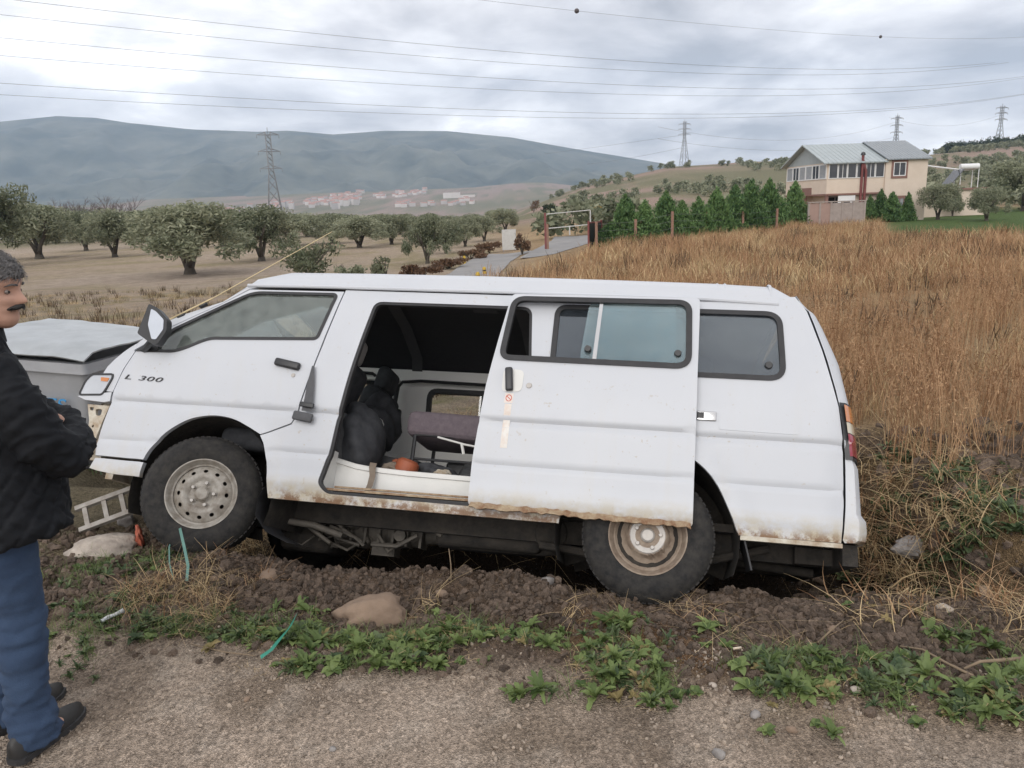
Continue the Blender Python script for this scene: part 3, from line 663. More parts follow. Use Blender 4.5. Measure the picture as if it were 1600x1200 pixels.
    mud = [(p.x, p.y-(.012*random.random() if p.y < .394 else -.010*random.random())) for p in mud]
    panel('mud_crust', mud, [], lambda x, z: Yd0(x, .42)-.006, .03, MATS['rust'], sd, h=.1)
    # ---- door track and sill of the opening
    tr = MB(); tr.box(-1.60, .60, .118, .14, 1.555, 1.566).box(-1.60, .60, .118, .14, 1.580, 1.590)
    tr.build('upper_rail', MATS['dirty_metal'], van)
    MB().box(-1.60, -.6, .126, .15, 1.566, 1.580).build('rail_channel', MATS['black_plastic'], van)
    dseal = inset(opening, .001); panel('door_seal', inset(opening, -.002), [inset(opening, .016)], lambda x, z: Ys(x, z)+.006, .03, MATS['black_rubber'], van, h=.2)
    MB().box(-1.70, .2, .055, .075, .428, .440).box(-1.66, .2, .085, .10, .448, .458).build('lower_rail', MATS['rust'], van)
    MB().box(-1.70, .2, .075, .24, .402, .426).build('step_floor', MATS['black_plastic'], van)
    lip = [(-1.80, .652), (-1.70, .625), (-1.60, .603), (-1.50, .592), (-1.30, .584), (-.60, .576)]
    st_ = MB(); st_.grid([[(x, .205, .45) for x, z in lip], [(x, .20, z-.03) for x, z in lip], [(x, .19, z-.026) for x, z in lip], [(x, .188, z-.002) for x, z in lip], [(x, .20, z+.002) for x, z in lip], [(x, .30, z+.002) for x, z in lip]])
    st_.build('step_riser', MATS['white_metal'], van, 30)
    MB().box(-1.80, -1.715, .06, .20, .44, .66).build('step_end', MATS['white_metal'], van)
    MB().box(-1.95, -.45, .25, 1.60, .53, .565).box(-3.0, -1.951, .55, 1.14, .53, .565).box(-.449, .9, .55, 1.14, .53, .565).build('cabin_floor', MATS['inner_white'], van)
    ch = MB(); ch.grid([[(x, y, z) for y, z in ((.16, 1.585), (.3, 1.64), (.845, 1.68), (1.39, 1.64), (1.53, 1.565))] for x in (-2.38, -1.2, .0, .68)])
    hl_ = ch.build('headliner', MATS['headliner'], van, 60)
    for x0, x1 in ((-1.56, -1.745), (-.78, -.86)):
        rows = [[(x0+(x1-x0)*t+s*.04, y, z-.01) for s in (-1, 1)] for t, y, z in ((0, .18, 1.585), (.12, .32, 1.628), (.5, .845, 1.668), (.85, 1.37, 1.628), (1, 1.50, 1.565))]
        MB().grid(rows).build('roof_bow', MATS['headliner_bow'], hl_, 60)
    soft_box('roof_lamp', (-1.02, .42, 1.64), (.16, .08, .02), MATS['headliner_bow'], hl_, .008)
    # ---- inside: seats, tubes, clutter
    def seat(x, y, name='front_seat', w=.48):
        s = soft_box(name, (x-.22, y, .72), (.50, w, .14), MATS['seat_black'], van, .05)
        soft_box('backrest', (x+.08, y, 1.0), (.15, w, .62), MATS['seat_black'], s, .06, (0, 16, 0), lump=.02)
        soft_box('headrest', (x+.17, y, 1.375), (.10, .26, .17), MATS['headrest_beige'] if y < .8 else MATS['seat_black'], s, .04, (0, 12, 0)); return s
    seat(-2.03, .50); seat(-2.03, 1.20)
    crumpled('jacket_on_seat', (-1.68, .42, .77), (.145, .22, .22), MATS['seat_black'], van, 1, .25, .06); soft_box('seat_side', (-1.77, .44, .74), (.16, .42, .34), MATS['interior_grey'], van, .05, (0, 14, 0))
    crumpled('bag', (-1.78, .92, .98), (.15, .18, .20), MATS['seat_black'], van, 2, .4, .05); crumpled('white_paper', (-1.70, .70, .96), (.04, .05, .035), MATS['white_metal'], van, 3, .5, .1)
    bench = soft_box('bench_seat', (-1.02, .66, .905), (.80, .50, .155), MATS['seat_mauve'], van, .045, (0, 1, 0), lump=.012)
    tb = MB()
    for x in (-1.36, -.70):
        for y in (.44, .88): tb.tube([(x, y, .84), (x, y, .57)], .012, 8)
    tb.tube([(-1.36, .44, .845), (-.66, .44, .845)], .010).tube([(-1.36, .88, .845), (-.66, .88, .845)], .010).tube([(-1.36, .44, .70), (-.66, .44, .695)], .008).tube([(-1.34, .9, .72), (-1.0, .9, .64), (-.66, .9, .64)], .008)
    tb.build('bench_frame', MATS['black_plastic'], bench)
    wr = MB(); wr.tube([(-1.22, .43, .835), (-1.05, .425, .80), (-.92, .43, .785), (-.80, .425, .79), (-.68, .43, .80)], .006); wr.tube([(-1.07, .425, .80), (-1.05, .42, .74)], .009, 6); wr.build('loose_wire', MATS['white_metal'], bench)
    soft_box('rear_bench', (-.1, .85, .86), (.5, 1.25, .16), MATS['seat_mauve'], van, .05); soft_box('rear_bench_back', (.22, .85, 1.12), (.14, 1.25, .46), MATS['seat_mauve'], van, .05, (0, 12, 0))
    pb_ = MB(); pb_.tube([(-1.88, 1.50, 1.42), (-1.84, 1.48, 1.46), (-1.70, 1.48, 1.475), (-1.2, 1.48, 1.47)], .012); pb_.tube([(-1.88, 1.50, 1.43), (-1.89, 1.49, 1.0), (-1.98, 1.45, .62)], .018); pb_.build('pillar_belt', MATS['black_plastic'], van)
    soft_box('belt_anchor', (-1.84, 1.47, 1.20), (.05, .05, .09), MATS['black_plastic'], van, .015)
    cl = MB(); cl.lathe([(0, -.05), (.062, -.05), (.066, -.03), (.066, .035), (.05, .05), (.045, .03), (0, .03)], 16, Matrix.Translation((-1.36, .36, .625)) @ Matrix.Rotation(radians(14), 4, 'Y') @ Matrix.Rotation(radians(90), 4, 'X')); cl.build('orange_tub', MATS['orange_plastic'], van)
    crumpled('work_glove', (-1.44, .36, .62), (.06, .05, .035), MATS['strap_tan'], van, 4, .5, .08); crumpled('oily_cloth', (-1.22, .52, .63), (.13, .12, .06), MATS['seat_black'], van, 6, .5, .08); crumpled('red_rag', (-1.43, .42, .655), (.05, .05, .03), MATS['orange_plastic'], van, 7, .5, .08); crumpled('dark_cloth', (-.95, .62, .64), (.16, .14, .09), MATS['interior_grey'], van, 8, .5, .08); soft_box('tool_box', (-1.05, .95, .66), (.4, .3, .2), MATS['black_plastic'], van, .02)
    crumpled('white_rag', (-1.14, .34, .605), (.05, .04, .022), MATS['dirty_metal'], van, 5, .5, .1)
    soft_box('red_can', (-.93, .40, .64), (.06, .06, .13), MATS['sticker_red'], van, .012)
    soft_box('tool_bag', (-1.55, .80, .65), (.36, .4, .18), MATS['interior_grey'], van, .05, lump=.05)
    sp = MB(); sp.grid([[(-1.515, .18, .615), (-1.475, .18, .612)], [(-1.512, .165, .585), (-1.474, .165, .582)], [(-1.50, .16, .54), (-1.466, .16, .535)], [(-1.503, .155, .49), (-1.470, .155, .485)], [(-1.515, .15, .44), (-1.488, .15, .44)]]); sp.build('tan_strap', MATS['strap_tan'], van, 180)
    sw = MB(); sw.lathe([(.19+.012*cos(a), .012*sin(a)) for a in np.linspace(0, 2*pi, 9)[:-1]], 28, Matrix.Translation((-2.52, .46, 1.20)) @ Matrix.Rotation(radians(62), 4, 'Y') @ Matrix.Rotation(radians(90), 4, 'X'), True); sw.tube([(-2.52, .46, 1.20), (-2.68, .46, .9)], .025)
    sw.build('steering_wheel', MATS['black_plastic'], van)
    soft_box('dashboard', (-2.84, .845, 1.02), (.26, 1.5, .24), MATS['interior_grey'], van, .06)
    # ---- mirror, wiper clips, aerial
    mi = rnd([(-2.845, 1.375), (-2.80, 1.36), (-2.745, 1.305), (-2.735, 1.235), (-2.762, 1.150), (-2.79, 1.145), (-2.865, 1.19)], .012)
    mr_ = panel('door_mirror', mi, [], lambda x, z: -.135+.5*(x+2.80), .05, MATS['black_plastic'], van, h=.06)
    panel('mirror_glass', rnd([(-2.825, 1.345), (-2.80, 1.335), (-2.756, 1.295), (-2.748, 1.238), (-2.770, 1.172), (-2.79, 1.17), (-2.822, 1.25)], .008), [], lambda x, z: -.142+.5*(x+2.80), .008, MATS['mirror_glass'], mr_, h=.1)
    arm = MB(); arm.tube([(-2.93, .015, 1.155), (-2.87, -.04, 1.17), (-2.80, -.10, 1.20)], [.022, .02, .018], 8); arm.build('mirror_arm', MATS['black_plastic'], mr_)
    panel('mirror_base', rnd([(-2.985, 1.140), (-2.93, 1.185), (-2.85, 1.195), (-2.84, 1.150)], .01), [], lambda x, z: Ys(x, z)-.015, .03, MATS['black_plastic'], van, h=.1)
    a0 = Vector((-2.86, .055, 1.352)); a1 = Vector((-2.60, .055, 1.505)); a2 = Vector((-1.92, .05, 1.955))
    ae = MB(); ae.tube([a0, a1], .006, 6).tube([a1, a2], [.0032, .002], 6); aer = ae.build('radio_aerial', MATS['aerial_brass'], van)
    for t in (.30, .78): q = a0.lerp(a1, t); soft_box('aerial_clip', q+Vector((0, .012, -.005)), (.05, .03, .024), MATS['black_plastic'], aer, .006, (0, -30, 0))
    # ---- wheels
    def wheel(c, steer, brown, side, r_tyre=.325):
        w = bpy.data.objects.new('wheel', None); COL.objects.link(w); w.parent = van; w.location = c; w.rotation_euler = (0, radians(random.uniform(0, 50)), radians(steer)+(pi if side else 0))
        R_ = r_tyre
        tp = [(.182, .010), (.190, -.004), (.205, -.010), (.235, -.014), (.262, -.0145), (.268, -.0125), (.292, -.006), (.304, .004), (R_-.008, .018), (R_, .034), (R_, .060), (R_-.010, .063), (R_-.010, .070), (R_, .073), (R_, .097), (R_-.010, .100), (R_-.010, .107), (R_, .110), (R_, .134), (R_-.008, .150), (.304, .164), (.262, .176), (.205, .176), (.182, .165)]
        ty = MB().lathe(tp, 64, closed=True)
        for k in range(64):                                             # tread blocks on the shoulders
            for y0 in (.012, .138):
                M_ = Matrix.Rotation(2*pi*k/64+(.03 if y0 > .1 else 0), 4, 'Y') @ Matrix.Translation((R_-.004, y0+.008, 0)); ty.box(-.012, .0035, -.0005, .014, -.0110, .0110, M_)
        ty.build('tyre', MATS['tyre_rubber'], w, 35)
        rim = MB().lathe([(.184, .012), (.192, -.002), (.192, -.008), (.186, -.008), (.178, .004), (.172, .018), (.166, .030), (.158, .034), (.158, .05), (.166, .05), (.176, .04), (.176, .165), (.184, .168)], 48)
        rimo = rim.build('rim', MATS['rim_white'] if not brown else MATS['rim_brown'], w, 35)
        out = [(.159*cos(a), .159*sin(a)) for a in np.linspace(0, 2*pi, 49)[:-1]]; holes = []
        nh = 12 if not brown else 8
        for k in range(nh):
            a = 2*pi*(k+.5)/nh; rr = .127 if not brown else .135; ca = Vector((rr*cos(a), rr*sin(a)))
            e1 = Vector((-sin(a), cos(a))); e2 = Vector((cos(a), sin(a))); q1, q2 = (.0125, .0095) if not brown else (.022, .008)
            holes.append([tuple(ca+e1*q1*cos(b_)+e2*q2*sin(b_)) for b_ in np.linspace(0, 2*pi, 13)[:-1]])
        if not brown: fy = lambda x, z: float(np.interp(math.hypot(x, z), [0, .038, .042, .075, .083, .105, .118, .148, .160], [.016, .016, .032, .034, .020, .012, .020, .038, .048]))
        else: fy = lambda x, z: float(np.interp(math.hypot(x, z), [0, .088, .098, .106, .145, .160], [-.010, -.010, -.002, .035, .055, .045]))
        V, F = cdt(out, holes, .012, .010); n = len(V)
        me = pymesh('disc', [(x, fy(x, z), z) for x, z in V]+[(x, fy(x, z)+.006, z) for x, z in V], list(F)+[tuple(i+n for i in f[::-1]) for f in F]); fixn(me)
        me.materials.append(MATS['rim_white'] if not brown else MATS['rim_brown'])
        link('wheel_disc', me, None, rimo, 40)
        MB().lathe([(0, .000), (.030, .000), (.037, .008), (.038, .030), (0, .030)] if not brown else [(0, -.028), (.026, -.028), (.034, -.020), (.036, -.008), (.084, -.012), (.092, -.004), (0, .0)], 28).build('hub', MATS['rim_white'] if not brown else MATS['hub_metal'], rimo, 35)
        for k in range(5):
            a = 2*pi*k/5+.3; rr = .062
            MB().lathe([(0, -.014), (.009, -.014), (.0105, -.008), (.0105, .014), (0, .014)], 6, Matrix.Translation((rr*cos(a), .018 if not brown else -.012, rr*sin(a)))).build('wheel_nut', MATS['hub_metal'], rimo, 30)
        if not brown: MB().lathe([(0, .12), (.16, .12), (.16, .10), (.05, .06), (0, .06)], 24).build('brake_drum', MATS['under_grime'], w, 35)
        else: MB().lathe([(0, .16), (.15, .16), (.15, .05), (.1, .045), (0, .04)], 24).build('brake_drum', MATS['under_grime'], w, 35)
    wheel((-2.405, .055, .354), 17, False, 0); wheel((.012, .035, .328), 0, True, 0)
    wheel((-2.405, 1.64, .354), 17, False, 1); wheel((.012, 1.655, .328), 0, True, 1)
    # ---- wheel housings, flaps, running gear
    def arch(cx, cz, r, name, y0=.035, y1=.52, a0=-20, a1=200):
        g = [[(cx+r*cos(radians(a)), y, cz+r*sin(radians(a))) for a in np.linspace(a0, a1, 21)] for y in (y0, y1)]
        for k in (0, 1):
            gg = g if not k else [[(x, 1.69-y, z) for x, y, z in row] for row in g]
            mb = MB().grid(gg)
            yb = y1 if not k else 1.69-y1
            mb.add([(cx, yb, cz)]+[(cx+r*cos(radians(a)), yb, cz+r*sin(radians(a))) for a in np.linspace(a0, a1, 21)], [(0, i, i+1) for i in range(1, 21)])
            mb.build(name, MATS['under_grime'], van, 60)
    arch(-2.405, .36, .425, 'wheel_housing'); arch(.0, .33, .45, 'wheel_housing')
    fl_ = MB(); fl_.grid([[(-2.035, y, .42) for y in (.04, .14, .26)], [(-2.06, y, .36) for y in (.03, .14, .26)], [(-2.05, y, .26) for y in (.02, .14, .26)], [(-1.98, y, .18) for y in (.03, .14, .27)], [(-1.86, y, .135) for y in (.05, .15, .28)], [(-1.70, y, .12) for y in (.09, .17, .30)]])
    fl_.build('mud_flap', MATS['black_rubber'], van, 60)
    fl_ = MB(); fl_.box(.455, .463, .05, .22, .20, .40, Matrix.Translation((.45, 0, .4)) @ Matrix.Rotation(radians(-14), 4, 'Y') @ Matrix.Translation((-.45, 0, -.4))); fl_.build('mud_flap', MATS['black_rubber'], van)
    MB().box(-2.95, .9, .24, 1.45, .40, .44).box(-2.0, -.45, .05, .24, .385, .402).build('underfloor', MATS['under_grime'], van)
    MB().box(-2.9, .9, .36, .44, .28, .40).box(-2.9, .9, 1.25, 1.33, .28, .40).box(-1.1, -1.03, .44, 1.25, .29, .37).box(.30, .37, .44, 1.25, .29, .37).box(-2.2, -2.1, .44, 1.25, .22, .34).build('chassis_frame', MATS['under_grime'], van)
    gb = MB()
    prof_g = [(.0, -.36), (.10, -.36), (.13, -.33), (.13, -.22), (.11, -.20), (.115, -.12), (.10, -.10), (.105, .0), (.09, .02), (.095, .10), (.085, .12), (.08, .22), (.055, .26), (.05, .34), (0, .34)]
    gb.lathe(prof_g, 20, Matrix.Translation((-1.52, .70, .29)) @ Matrix.Rotation(radians(-90), 4, 'Z'))
    for k in range(7): gb.box(-1.80+.085*k, -1.785+.085*k, .565, .70, .20, .30)
    gb.box(-1.58, -1.44, .60, .72, .14, .22).box(-1.92, -1.72, .60, .9, .19, .40).lathe([(0, -.05), (.05, -.05), (.06, 0), (.05, .05), (0, .05)], 12, Matrix.Translation((-1.70, .56, .33))).lathe([(0, -.04), (.035, -.04), (.04, .03), (0, .04)], 10, Matrix.Translation((-1.40, .57, .26))).lathe([(0, -.03), (.028, -.03), (.03, .02), (0, .03)], 10, Matrix.Translation((-1.84, .56, .25)))
    for k in range(16):
        px_, pz_ = random.uniform(-1.95, -1.2), random.uniform(.16, .40); q_ = Vector((px_, random.uniform(.46, .6), pz_)); gb.tube([q_, q_+Vector((random.uniform(-.16, .16), random.uniform(-.04, .04), random.uniform(-.06, .06))), q_+Vector((random.uniform(-.3, .3), random.uniform(-.05, .1), random.uniform(-.1, .1)))], random.uniform(.005, .014), 6)
    gb.build('gearbox', MATS['under_alloy'], van, 35)
    pi_ = MB(); pi_.tube([(-1.95, .50, .36), (-1.7, .48, .335), (-1.4, .47, .33)], .012).tube([(-1.98, .46, .33), (-1.62, .45, .30)], .009).tube([(-1.88, .45, .39), (-1.72, .46, .26), (-1.60, .47, .20)], .010).tube([(-1.45, .46, .385), (-1.22, .44, .32), (-1.12, .42, .27)], .013).tube([(-1.9, .40, .25), (-1.75, .38, .17)], .012).tube([(-2.2, .30, .28), (-1.85, .34, .26), (-1.7, .4, .22)], .02)
    pi_.build('linkage', MATS['under_alloy'], van, 60)
    soft_box('engine_sump', (-1.98, .72, .24), (.34, .36, .24), MATS['under_grime'], van, .05)
    soft_box('fuel_tank', (-.86, .62, .315), (.60, .40, .19), MATS['under_grime'], van, .035)
    tk = MB(); tk.tube([(-1.16, .55, .24), (-.9, .5, .235), (-.55, .52, .24), (-.35, .6, .28), (.25, .62, .30), (.9, .62, .26)], .025, 10); tk.build('exhaust_pipe', MATS['under_grime'], van, 60)
    MB().lathe([(0, -.05), (.085, -.05), (.095, -.03), (.095, .03), (.06, .05), (0, .05)], 20, Matrix.Translation((-.50, .40, .33))).build('spare_wheel_carrier', MATS['under_grime'], van)
    MB().tube([(.0, .15, .33), (.0, 1.55, .33)], .05, 12).lathe([(0, -.14), (.09, -.1), (.13, 0), (.09, .1), (0, .14)], 16, Matrix.Translation((0, .84, .31))).build('rear_axle', MATS['under_grime'], van)
    MB().tube([(-1.18, .70, .30), (-.1, .82, .31)], .035, 10).build('driveshaft', MATS['under_grime'], van)
    MB().tube([(-.55, .30, .26), (-.25, .30, .235), (.02, .30, .23), (.35, .30, .26), (.62, .30, .34)], .022, 8).build('leaf_spring', MATS['under_grime'], van)
    MB().tube([(-.55, 1.39, .26), (.02, 1.39, .23), (.62, 1.39, .34)], .022, 8).build('leaf_spring', MATS['under_grime'], van)
    MB().tube([(-2.40, .15, .34), (-2.40, 1.55, .34)], .035, 10).tube([(-2.25, .2, .30), (-2.05, .5, .27)], .03).build('front_axle', MATS['under_grime'], van)
    return van
VAN = build_van()

# ---------------------------------------------------------------- the man at the left
mat('skin', (0.46, 0.26, 0.19), (0.52, 0.32, 0.24), 9, 0.55, bump=0.0008, bscale=160)
mat('hair', (0.022, 0.02, 0.02), (0.20, 0.19, 0.185), 60, 0.7, bump=0.004, bscale=120, contrast=0.3)
mat('moustache', (0.012, 0.011, 0.011), (0.03, 0.028, 0.026), 90, 0.7, bump=0.002, bscale=200)
mat('jeans', (0.016, 0.034, 0.075), (0.040, 0.072, 0.135), 7, 0.9, bump=0.003, bscale=220, contrast=0.3)
mat('shoe_black', (0.012, 0.012, 0.013), (0.03, 0.028, 0.026), 20, 0.55, bump=0.001)
mat('eye_white', (0.26, 0.22, 0.20), (0.22, 0.19, 0.17), 5, 0.2)
def jacket_mat():
    m = bpy.data.materials.new('jacket'); m.use_nodes = True; nt = m.node_tree; N = nt.nodes.new; L = nt.links.new
    p = nt.nodes['Principled BSDF']; p.inputs['Roughness'].default_value = 0.75; p.inputs['Specular IOR Level'].default_value = 0.22
    tc = N('ShaderNodeTexCoord'); n = N('ShaderNodeTexNoise'); n.inputs['Scale'].default_value = 6; n.inputs['Detail'].default_value = 5; L(tc.outputs['Object'], n.inputs['Vector'])
    r = N('ShaderNodeValToRGB'); r.color_ramp.elements[0].color = (0.005, 0.006, 0.008, 1); r.color_ramp.elements[1].color = (0.012, 0.0135, 0.017, 1); L(n.outputs['Fac'], r.inputs[0]); L(r.outputs[0], p.inputs['Base Color'])
    n2 = N('ShaderNodeTexNoise'); n2.inputs['Scale'].default_value = 11; n2.inputs['Detail'].default_value = 4; L(tc.outputs['Object'], n2.inputs['Vector'])
    n3 = N('ShaderNodeTexNoise'); n3.inputs['Scale'].default_value = 300; L(tc.outputs['Object'], n3.inputs['Vector'])
    a = N('ShaderNodeMath'); a.operation = 'MULTIPLY_ADD'; a.inputs[1].default_value = 0.08; L(n3.outputs['Fac'], a.inputs[0]); L(n2.outputs['Fac'], a.inputs[2])
    b = N('ShaderNodeBump'); b.inputs['Strength'].default_value = 0.5; b.inputs['Distance'].default_value = 0.012; L(a.outputs[0], b.inputs['Height']); L(b.outputs[0], p.inputs['Normal'])
    MATS['jacket'] = m
jacket_mat()
def oval_rings(rings, n=28):
    "rings: (centre x, y, z, half x, half y)"
    mb = MB(); rows = []
    for cx, cy, cz, a, b in rings: rows.append([(cx+a*cos(2*pi*j/n), cy+b*sin(2*pi*j/n), cz) for j in range(n)])
    v = [p for r in rows for p in r]; f = [(i*n+j, i*n+(j+1) % n, (i+1)*n+(j+1) % n, (i+1)*n+j) for i in range(len(rows)-1) for j in range(n)]
    f.append(tuple(range(n))[::-1]); f.append(tuple((len(rows)-1)*n+j for j in range(n)))
    return mb.add(v, f)
def head_mb(M):
    "head facing +x, chin at z = 0"
    zs = [0, .012, .03, .05, .062, .075, .088, .10, .115, .13, .148, .17, .19, .21, .225, .234]
    fx = [.062, .078, .086, .083, .088, .086, .092, .094, .088, .090, .097, .093, .083, .062, .035, .004]
    bx = [.020, .000, -.03, -.055, -.070, -.078, -.086, -.092, -.098, -.102, -.106, -.104, -.096, -.076, -.045, -.004]
    wy = [.022, .038, .050, .057, .061, .064, .067, .069, .071, .074, .077, .077, .071, .056, .035, .004]
    n = 40; rows = []
    for z, f, b, w in zip(zs, fx, bx, wy):
        row = []
        for j in range(n):
            a = 2*pi*j/n; ca, sa = cos(a), sin(a); ex = abs(ca)**.85*(1 if ca > 0 else -1)
            x = (f+b)/2+(f-b)/2*ex; y = w*sa
            if ca > 0:
                nose = math.exp(-(y/.013)**2)*float(np.interp(z, [.072, .082, .090, .105, .125, .142], [0, .026, .034, .024, .012, 0])); x += nose
                x -= .012*math.exp(-((abs(y)-.032)/.014)**2)*math.exp(-((z-.122)/.014)**2)           # eye sockets
                x += .006*math.exp(-((abs(y)-.030)/.022)**2)*math.exp(-((z-.140)/.008)**2)           # brow
                x += .006*math.exp(-(y/.02)**2)*math.exp(-((z-.055)/.006)**2)+.007*math.exp(-(y/.02)**2)*math.exp(-((z-.066)/.005)**2)-.005*math.exp(-(y/.025)**2)*math.exp(-((z-.0605)/.003)**2)
            row.append(M @ Vector((x, y, z)))
        rows.append(row)
    v = [p for r in rows for p in r]; f = [(i*n+j, i*n+(j+1) % n, (i+1)*n+(j+1) % n, (i+1)*n+j) for i in range(len(rows)-1) for j in range(n)]
    f.append(tuple(range(n))[::-1]); f.append(tuple((len(rows)-1)*n+j for j in range(n)))
    mb = MB().add(v, f)
    for s in (-1, 1):                                                          # ears
        pts = [M @ Vector((-.012+.012*cos(t)*0-.004, s*(.070+.012*sin(t)), .088+.062*t/pi)) for t in np.linspace(0, pi, 7)]
        mb.tube(pts, [.006, .011, .013, .014, .014, .012, .006], 8)
    return mb
def build_man():
    th = radians(60)                                   # the body faces the van, the head is turned along the road
    man = thing('person', 'man with moustache, folded arms, black quilted jacket and blue jeans, standing by the van', 'person', (-1.785, 2.45, gz(-1.75, 2.43)), th)
    hip = .90
    # body frame: +x forward, +y his left
    heads = Matrix.Translation((.095, -.055, 1.485)) @ Matrix.Rotation(radians(3)-th, 4, 'Z') @ Matrix.Rotation(radians(6), 4, 'Y')
    body = head_mb(heads)
    body.tube([(.01, 0, 1.38), (.035, -.015, 1.46), (.08, -.05, 1.54)], [.075, .062, .058], 16)
    b2 = oval_rings([(0, 0, .86, .13, .16), (0, 0, 1.0, .14, .165), (0, 0, 1.2, .13, .17), (0, 0, 1.36, .11, .17), (.01, 0, 1.42, .07, .10)]); body.add(b2.v, b2.f)
    RL = [(-.01, -.085, .90), (.005, -.082, .52), (-.035, -.080, .10)]; LL = [(.0, .11, .90), (.03, .13, .50), (.0, .14, .10)]
    for L_ in (RL, LL):
        body.tube([Vector(L_[0]), Vector(L_[0]).lerp(Vector(L_[1]), .5), Vector(L_[1]), Vector(L_[1]).lerp(Vector(L_[2]), .35), L_[2], (L_[2][0]+.10, L_[2][1], .035)], [.092, .078, .058, .06, .042, .024], 14)
    AR = [(.0, -.185, 1.36), (.055, -.265, 1.20), (.125, -.285, 1.075), (.24, -.17, 1.09), (.265, .0, 1.13), (.22, .12, 1.16)]
    AL = [(.0, .185, 1.36), (.06, .25, 1.20), (.14, .27, 1.08), (.25, .14, 1.08), (.255, -.04, 1.10), (.19, -.155, 1.15)]
    for A_ in (AR, AL): body.tube(A_, [.06, .052, .042, .042, .034, .03], 12)
    # hands: the right lies on the left arm, the left is tucked under the right
    for c, s in (((.135, .13, 1.14), 1), ((.125, -.15, 1.14), -1)):
        body.tube([Vector(c)-Vector((0, s*.055, .01)), c, Vector(c)+Vector((-.02, s*.045, .0))], [.030, .038, .034], 10)
        for k in range(4):
            q = Vector(c)+Vector((.004-.010*abs(k-1.4), s*.04, .030-.021*k)); ln = (.8, .95, .9, .7)[k]
            body.tube([q, q+Vector((-.018, s*.030, 0))*ln, q+Vector((-.050, s*.046, -.003))*ln, q+Vector((-.078, s*.040, -.006))*ln], [.0095, .009, .0085, .007], 7)
        q = Vector(c)+Vector((.01, -s*.02, .025)); body.tube([q, q+Vector((.006, s*.03, .028)), q+Vector((-.006, s*.06, .036))], [.012, .010, .008], 7)
    me = evaluated(body.mesh('body'), [('REMESH', dict(mode='VOXEL', voxel_size=.0055)), ('SMOOTH', dict(factor=.5, iterations=4))])
    link('body', me, MATS['skin'], man, 180)
    # hair: a cap just proud of the skull, leaving the face free
    hm = head_mb(Matrix.Identity(4)); hb = bmesh.new(); hb.from_mesh(hm.mesh('hair'))
    bmesh.ops.subdivide_edges(hb, edges=hb.edges, cuts=1, use_grid_fill=True)
    dl = []
    for f in hb.faces:
        c = f.calc_center_median(); front = .058+.10*max(0, c.z-.185)+.012*sin(c.y*90)
        ok = (c.z > .163+.006*sin(c.y*140) and c.x < .12) or (c.z > .098+.01*sin(c.x*200) and c.x < .046+.3*(c.z-.15)) or (c.z > .055 and c.x < -.025)
        ear = abs(c.y) > .062 and -.045 < c.x < .012 and .07 < c.z < .135
        if not ok or ear: dl.append(f)
    bmesh.ops.delete(hb, geom=dl, context='FACES')
    for v in hb.verts:
        d = Vector((v.co.x, v.co.y, v.co.z-.12)).normalized(); k = .011+.010*fbm(v.co.x*60+v.co.z*30, v.co.y*60, 61)+.006*sm(.17, .22, v.co.z)
        v.co += d*float(k)
    hme = bpy.data.meshes.new('hair'); hb.to_mesh(hme); hb.free(); hme.transform(heads)
    rr = random.Random(5); st = MB(); hb3 = heads.to_3x3()
    for p in hme.polygons:
        for _ in range(3):
            c = Vector(p.center)+Vector((rr.uniform(-.006, .006), rr.uniform(-.006, .006), rr.uniform(-.006, .006))); nn = Vector(p.normal); d = (hb3 @ Vector((-.75+rr.uniform(-.3, .3), rr.uniform(-.35, .35), -.55+rr.uniform(-.3, .2))))
            d = (d-nn*d.dot(nn)).normalized(); s = d.cross(nn)*.0011; L_ = rr.uniform(.018, .034); a = c-d*L_*.4+nn*.001; b_ = c+d*L_*.3+nn*.003; e = c+d*L_+nn*.001
            st.add([a-s, a+s, b_+s, b_-s, e], [(0, 1, 2, 3), (3, 2, 4)])
    hme = evaluated(hme, [('SOLIDIFY', dict(thickness=.012, offset=-1)), ('SUBSURF', dict(levels=1, render_levels=1))]); ho = link('hair', hme, MATS['hair'], man, 180); tag(link('strands', pymesh('strands', st.v, st.f), MATS['hair'], ho, 180), kind='stuff')
    mo = MB(); mo.tube([heads @ Vector((.068, -.036, .064)), heads @ Vector((.092, -.020, .071)), heads @ Vector((.1015, 0, .077)), heads @ Vector((.092, .020, .071)), heads @ Vector((.068, .036, .064))], [.003, .0085, .0095, .0085, .003], 9)
    mo.build('moustache', MATS['moustache'], man, 180)
    rr = random.Random(8); ms = MB()
    for k in range(260):
        y_ = rr.uniform(-.036, .036); c = heads @ Vector((.1015-.75*abs(y_)**1.02*.9+.003+rr.uniform(-.003, .004), y_, .0765-.28*abs(y_)+rr.uniform(-.006, .005))); d = heads.to_3x3() @ Vector((.25, .5*(1 if y_ > 0 else -1)+rr.uniform(-.3, .3), -.8)); d.normalize(); s_ = d.orthogonal().normalized()*.0009; L_ = rr.uniform(.007, .014)
        ms.add([c-s_, c+s_, c+d*L_], [(0, 1, 2)])
    tag(link('moustache_hair', pymesh('moustache_hair', ms.v, ms.f), MATS['moustache'], man), kind='stuff')
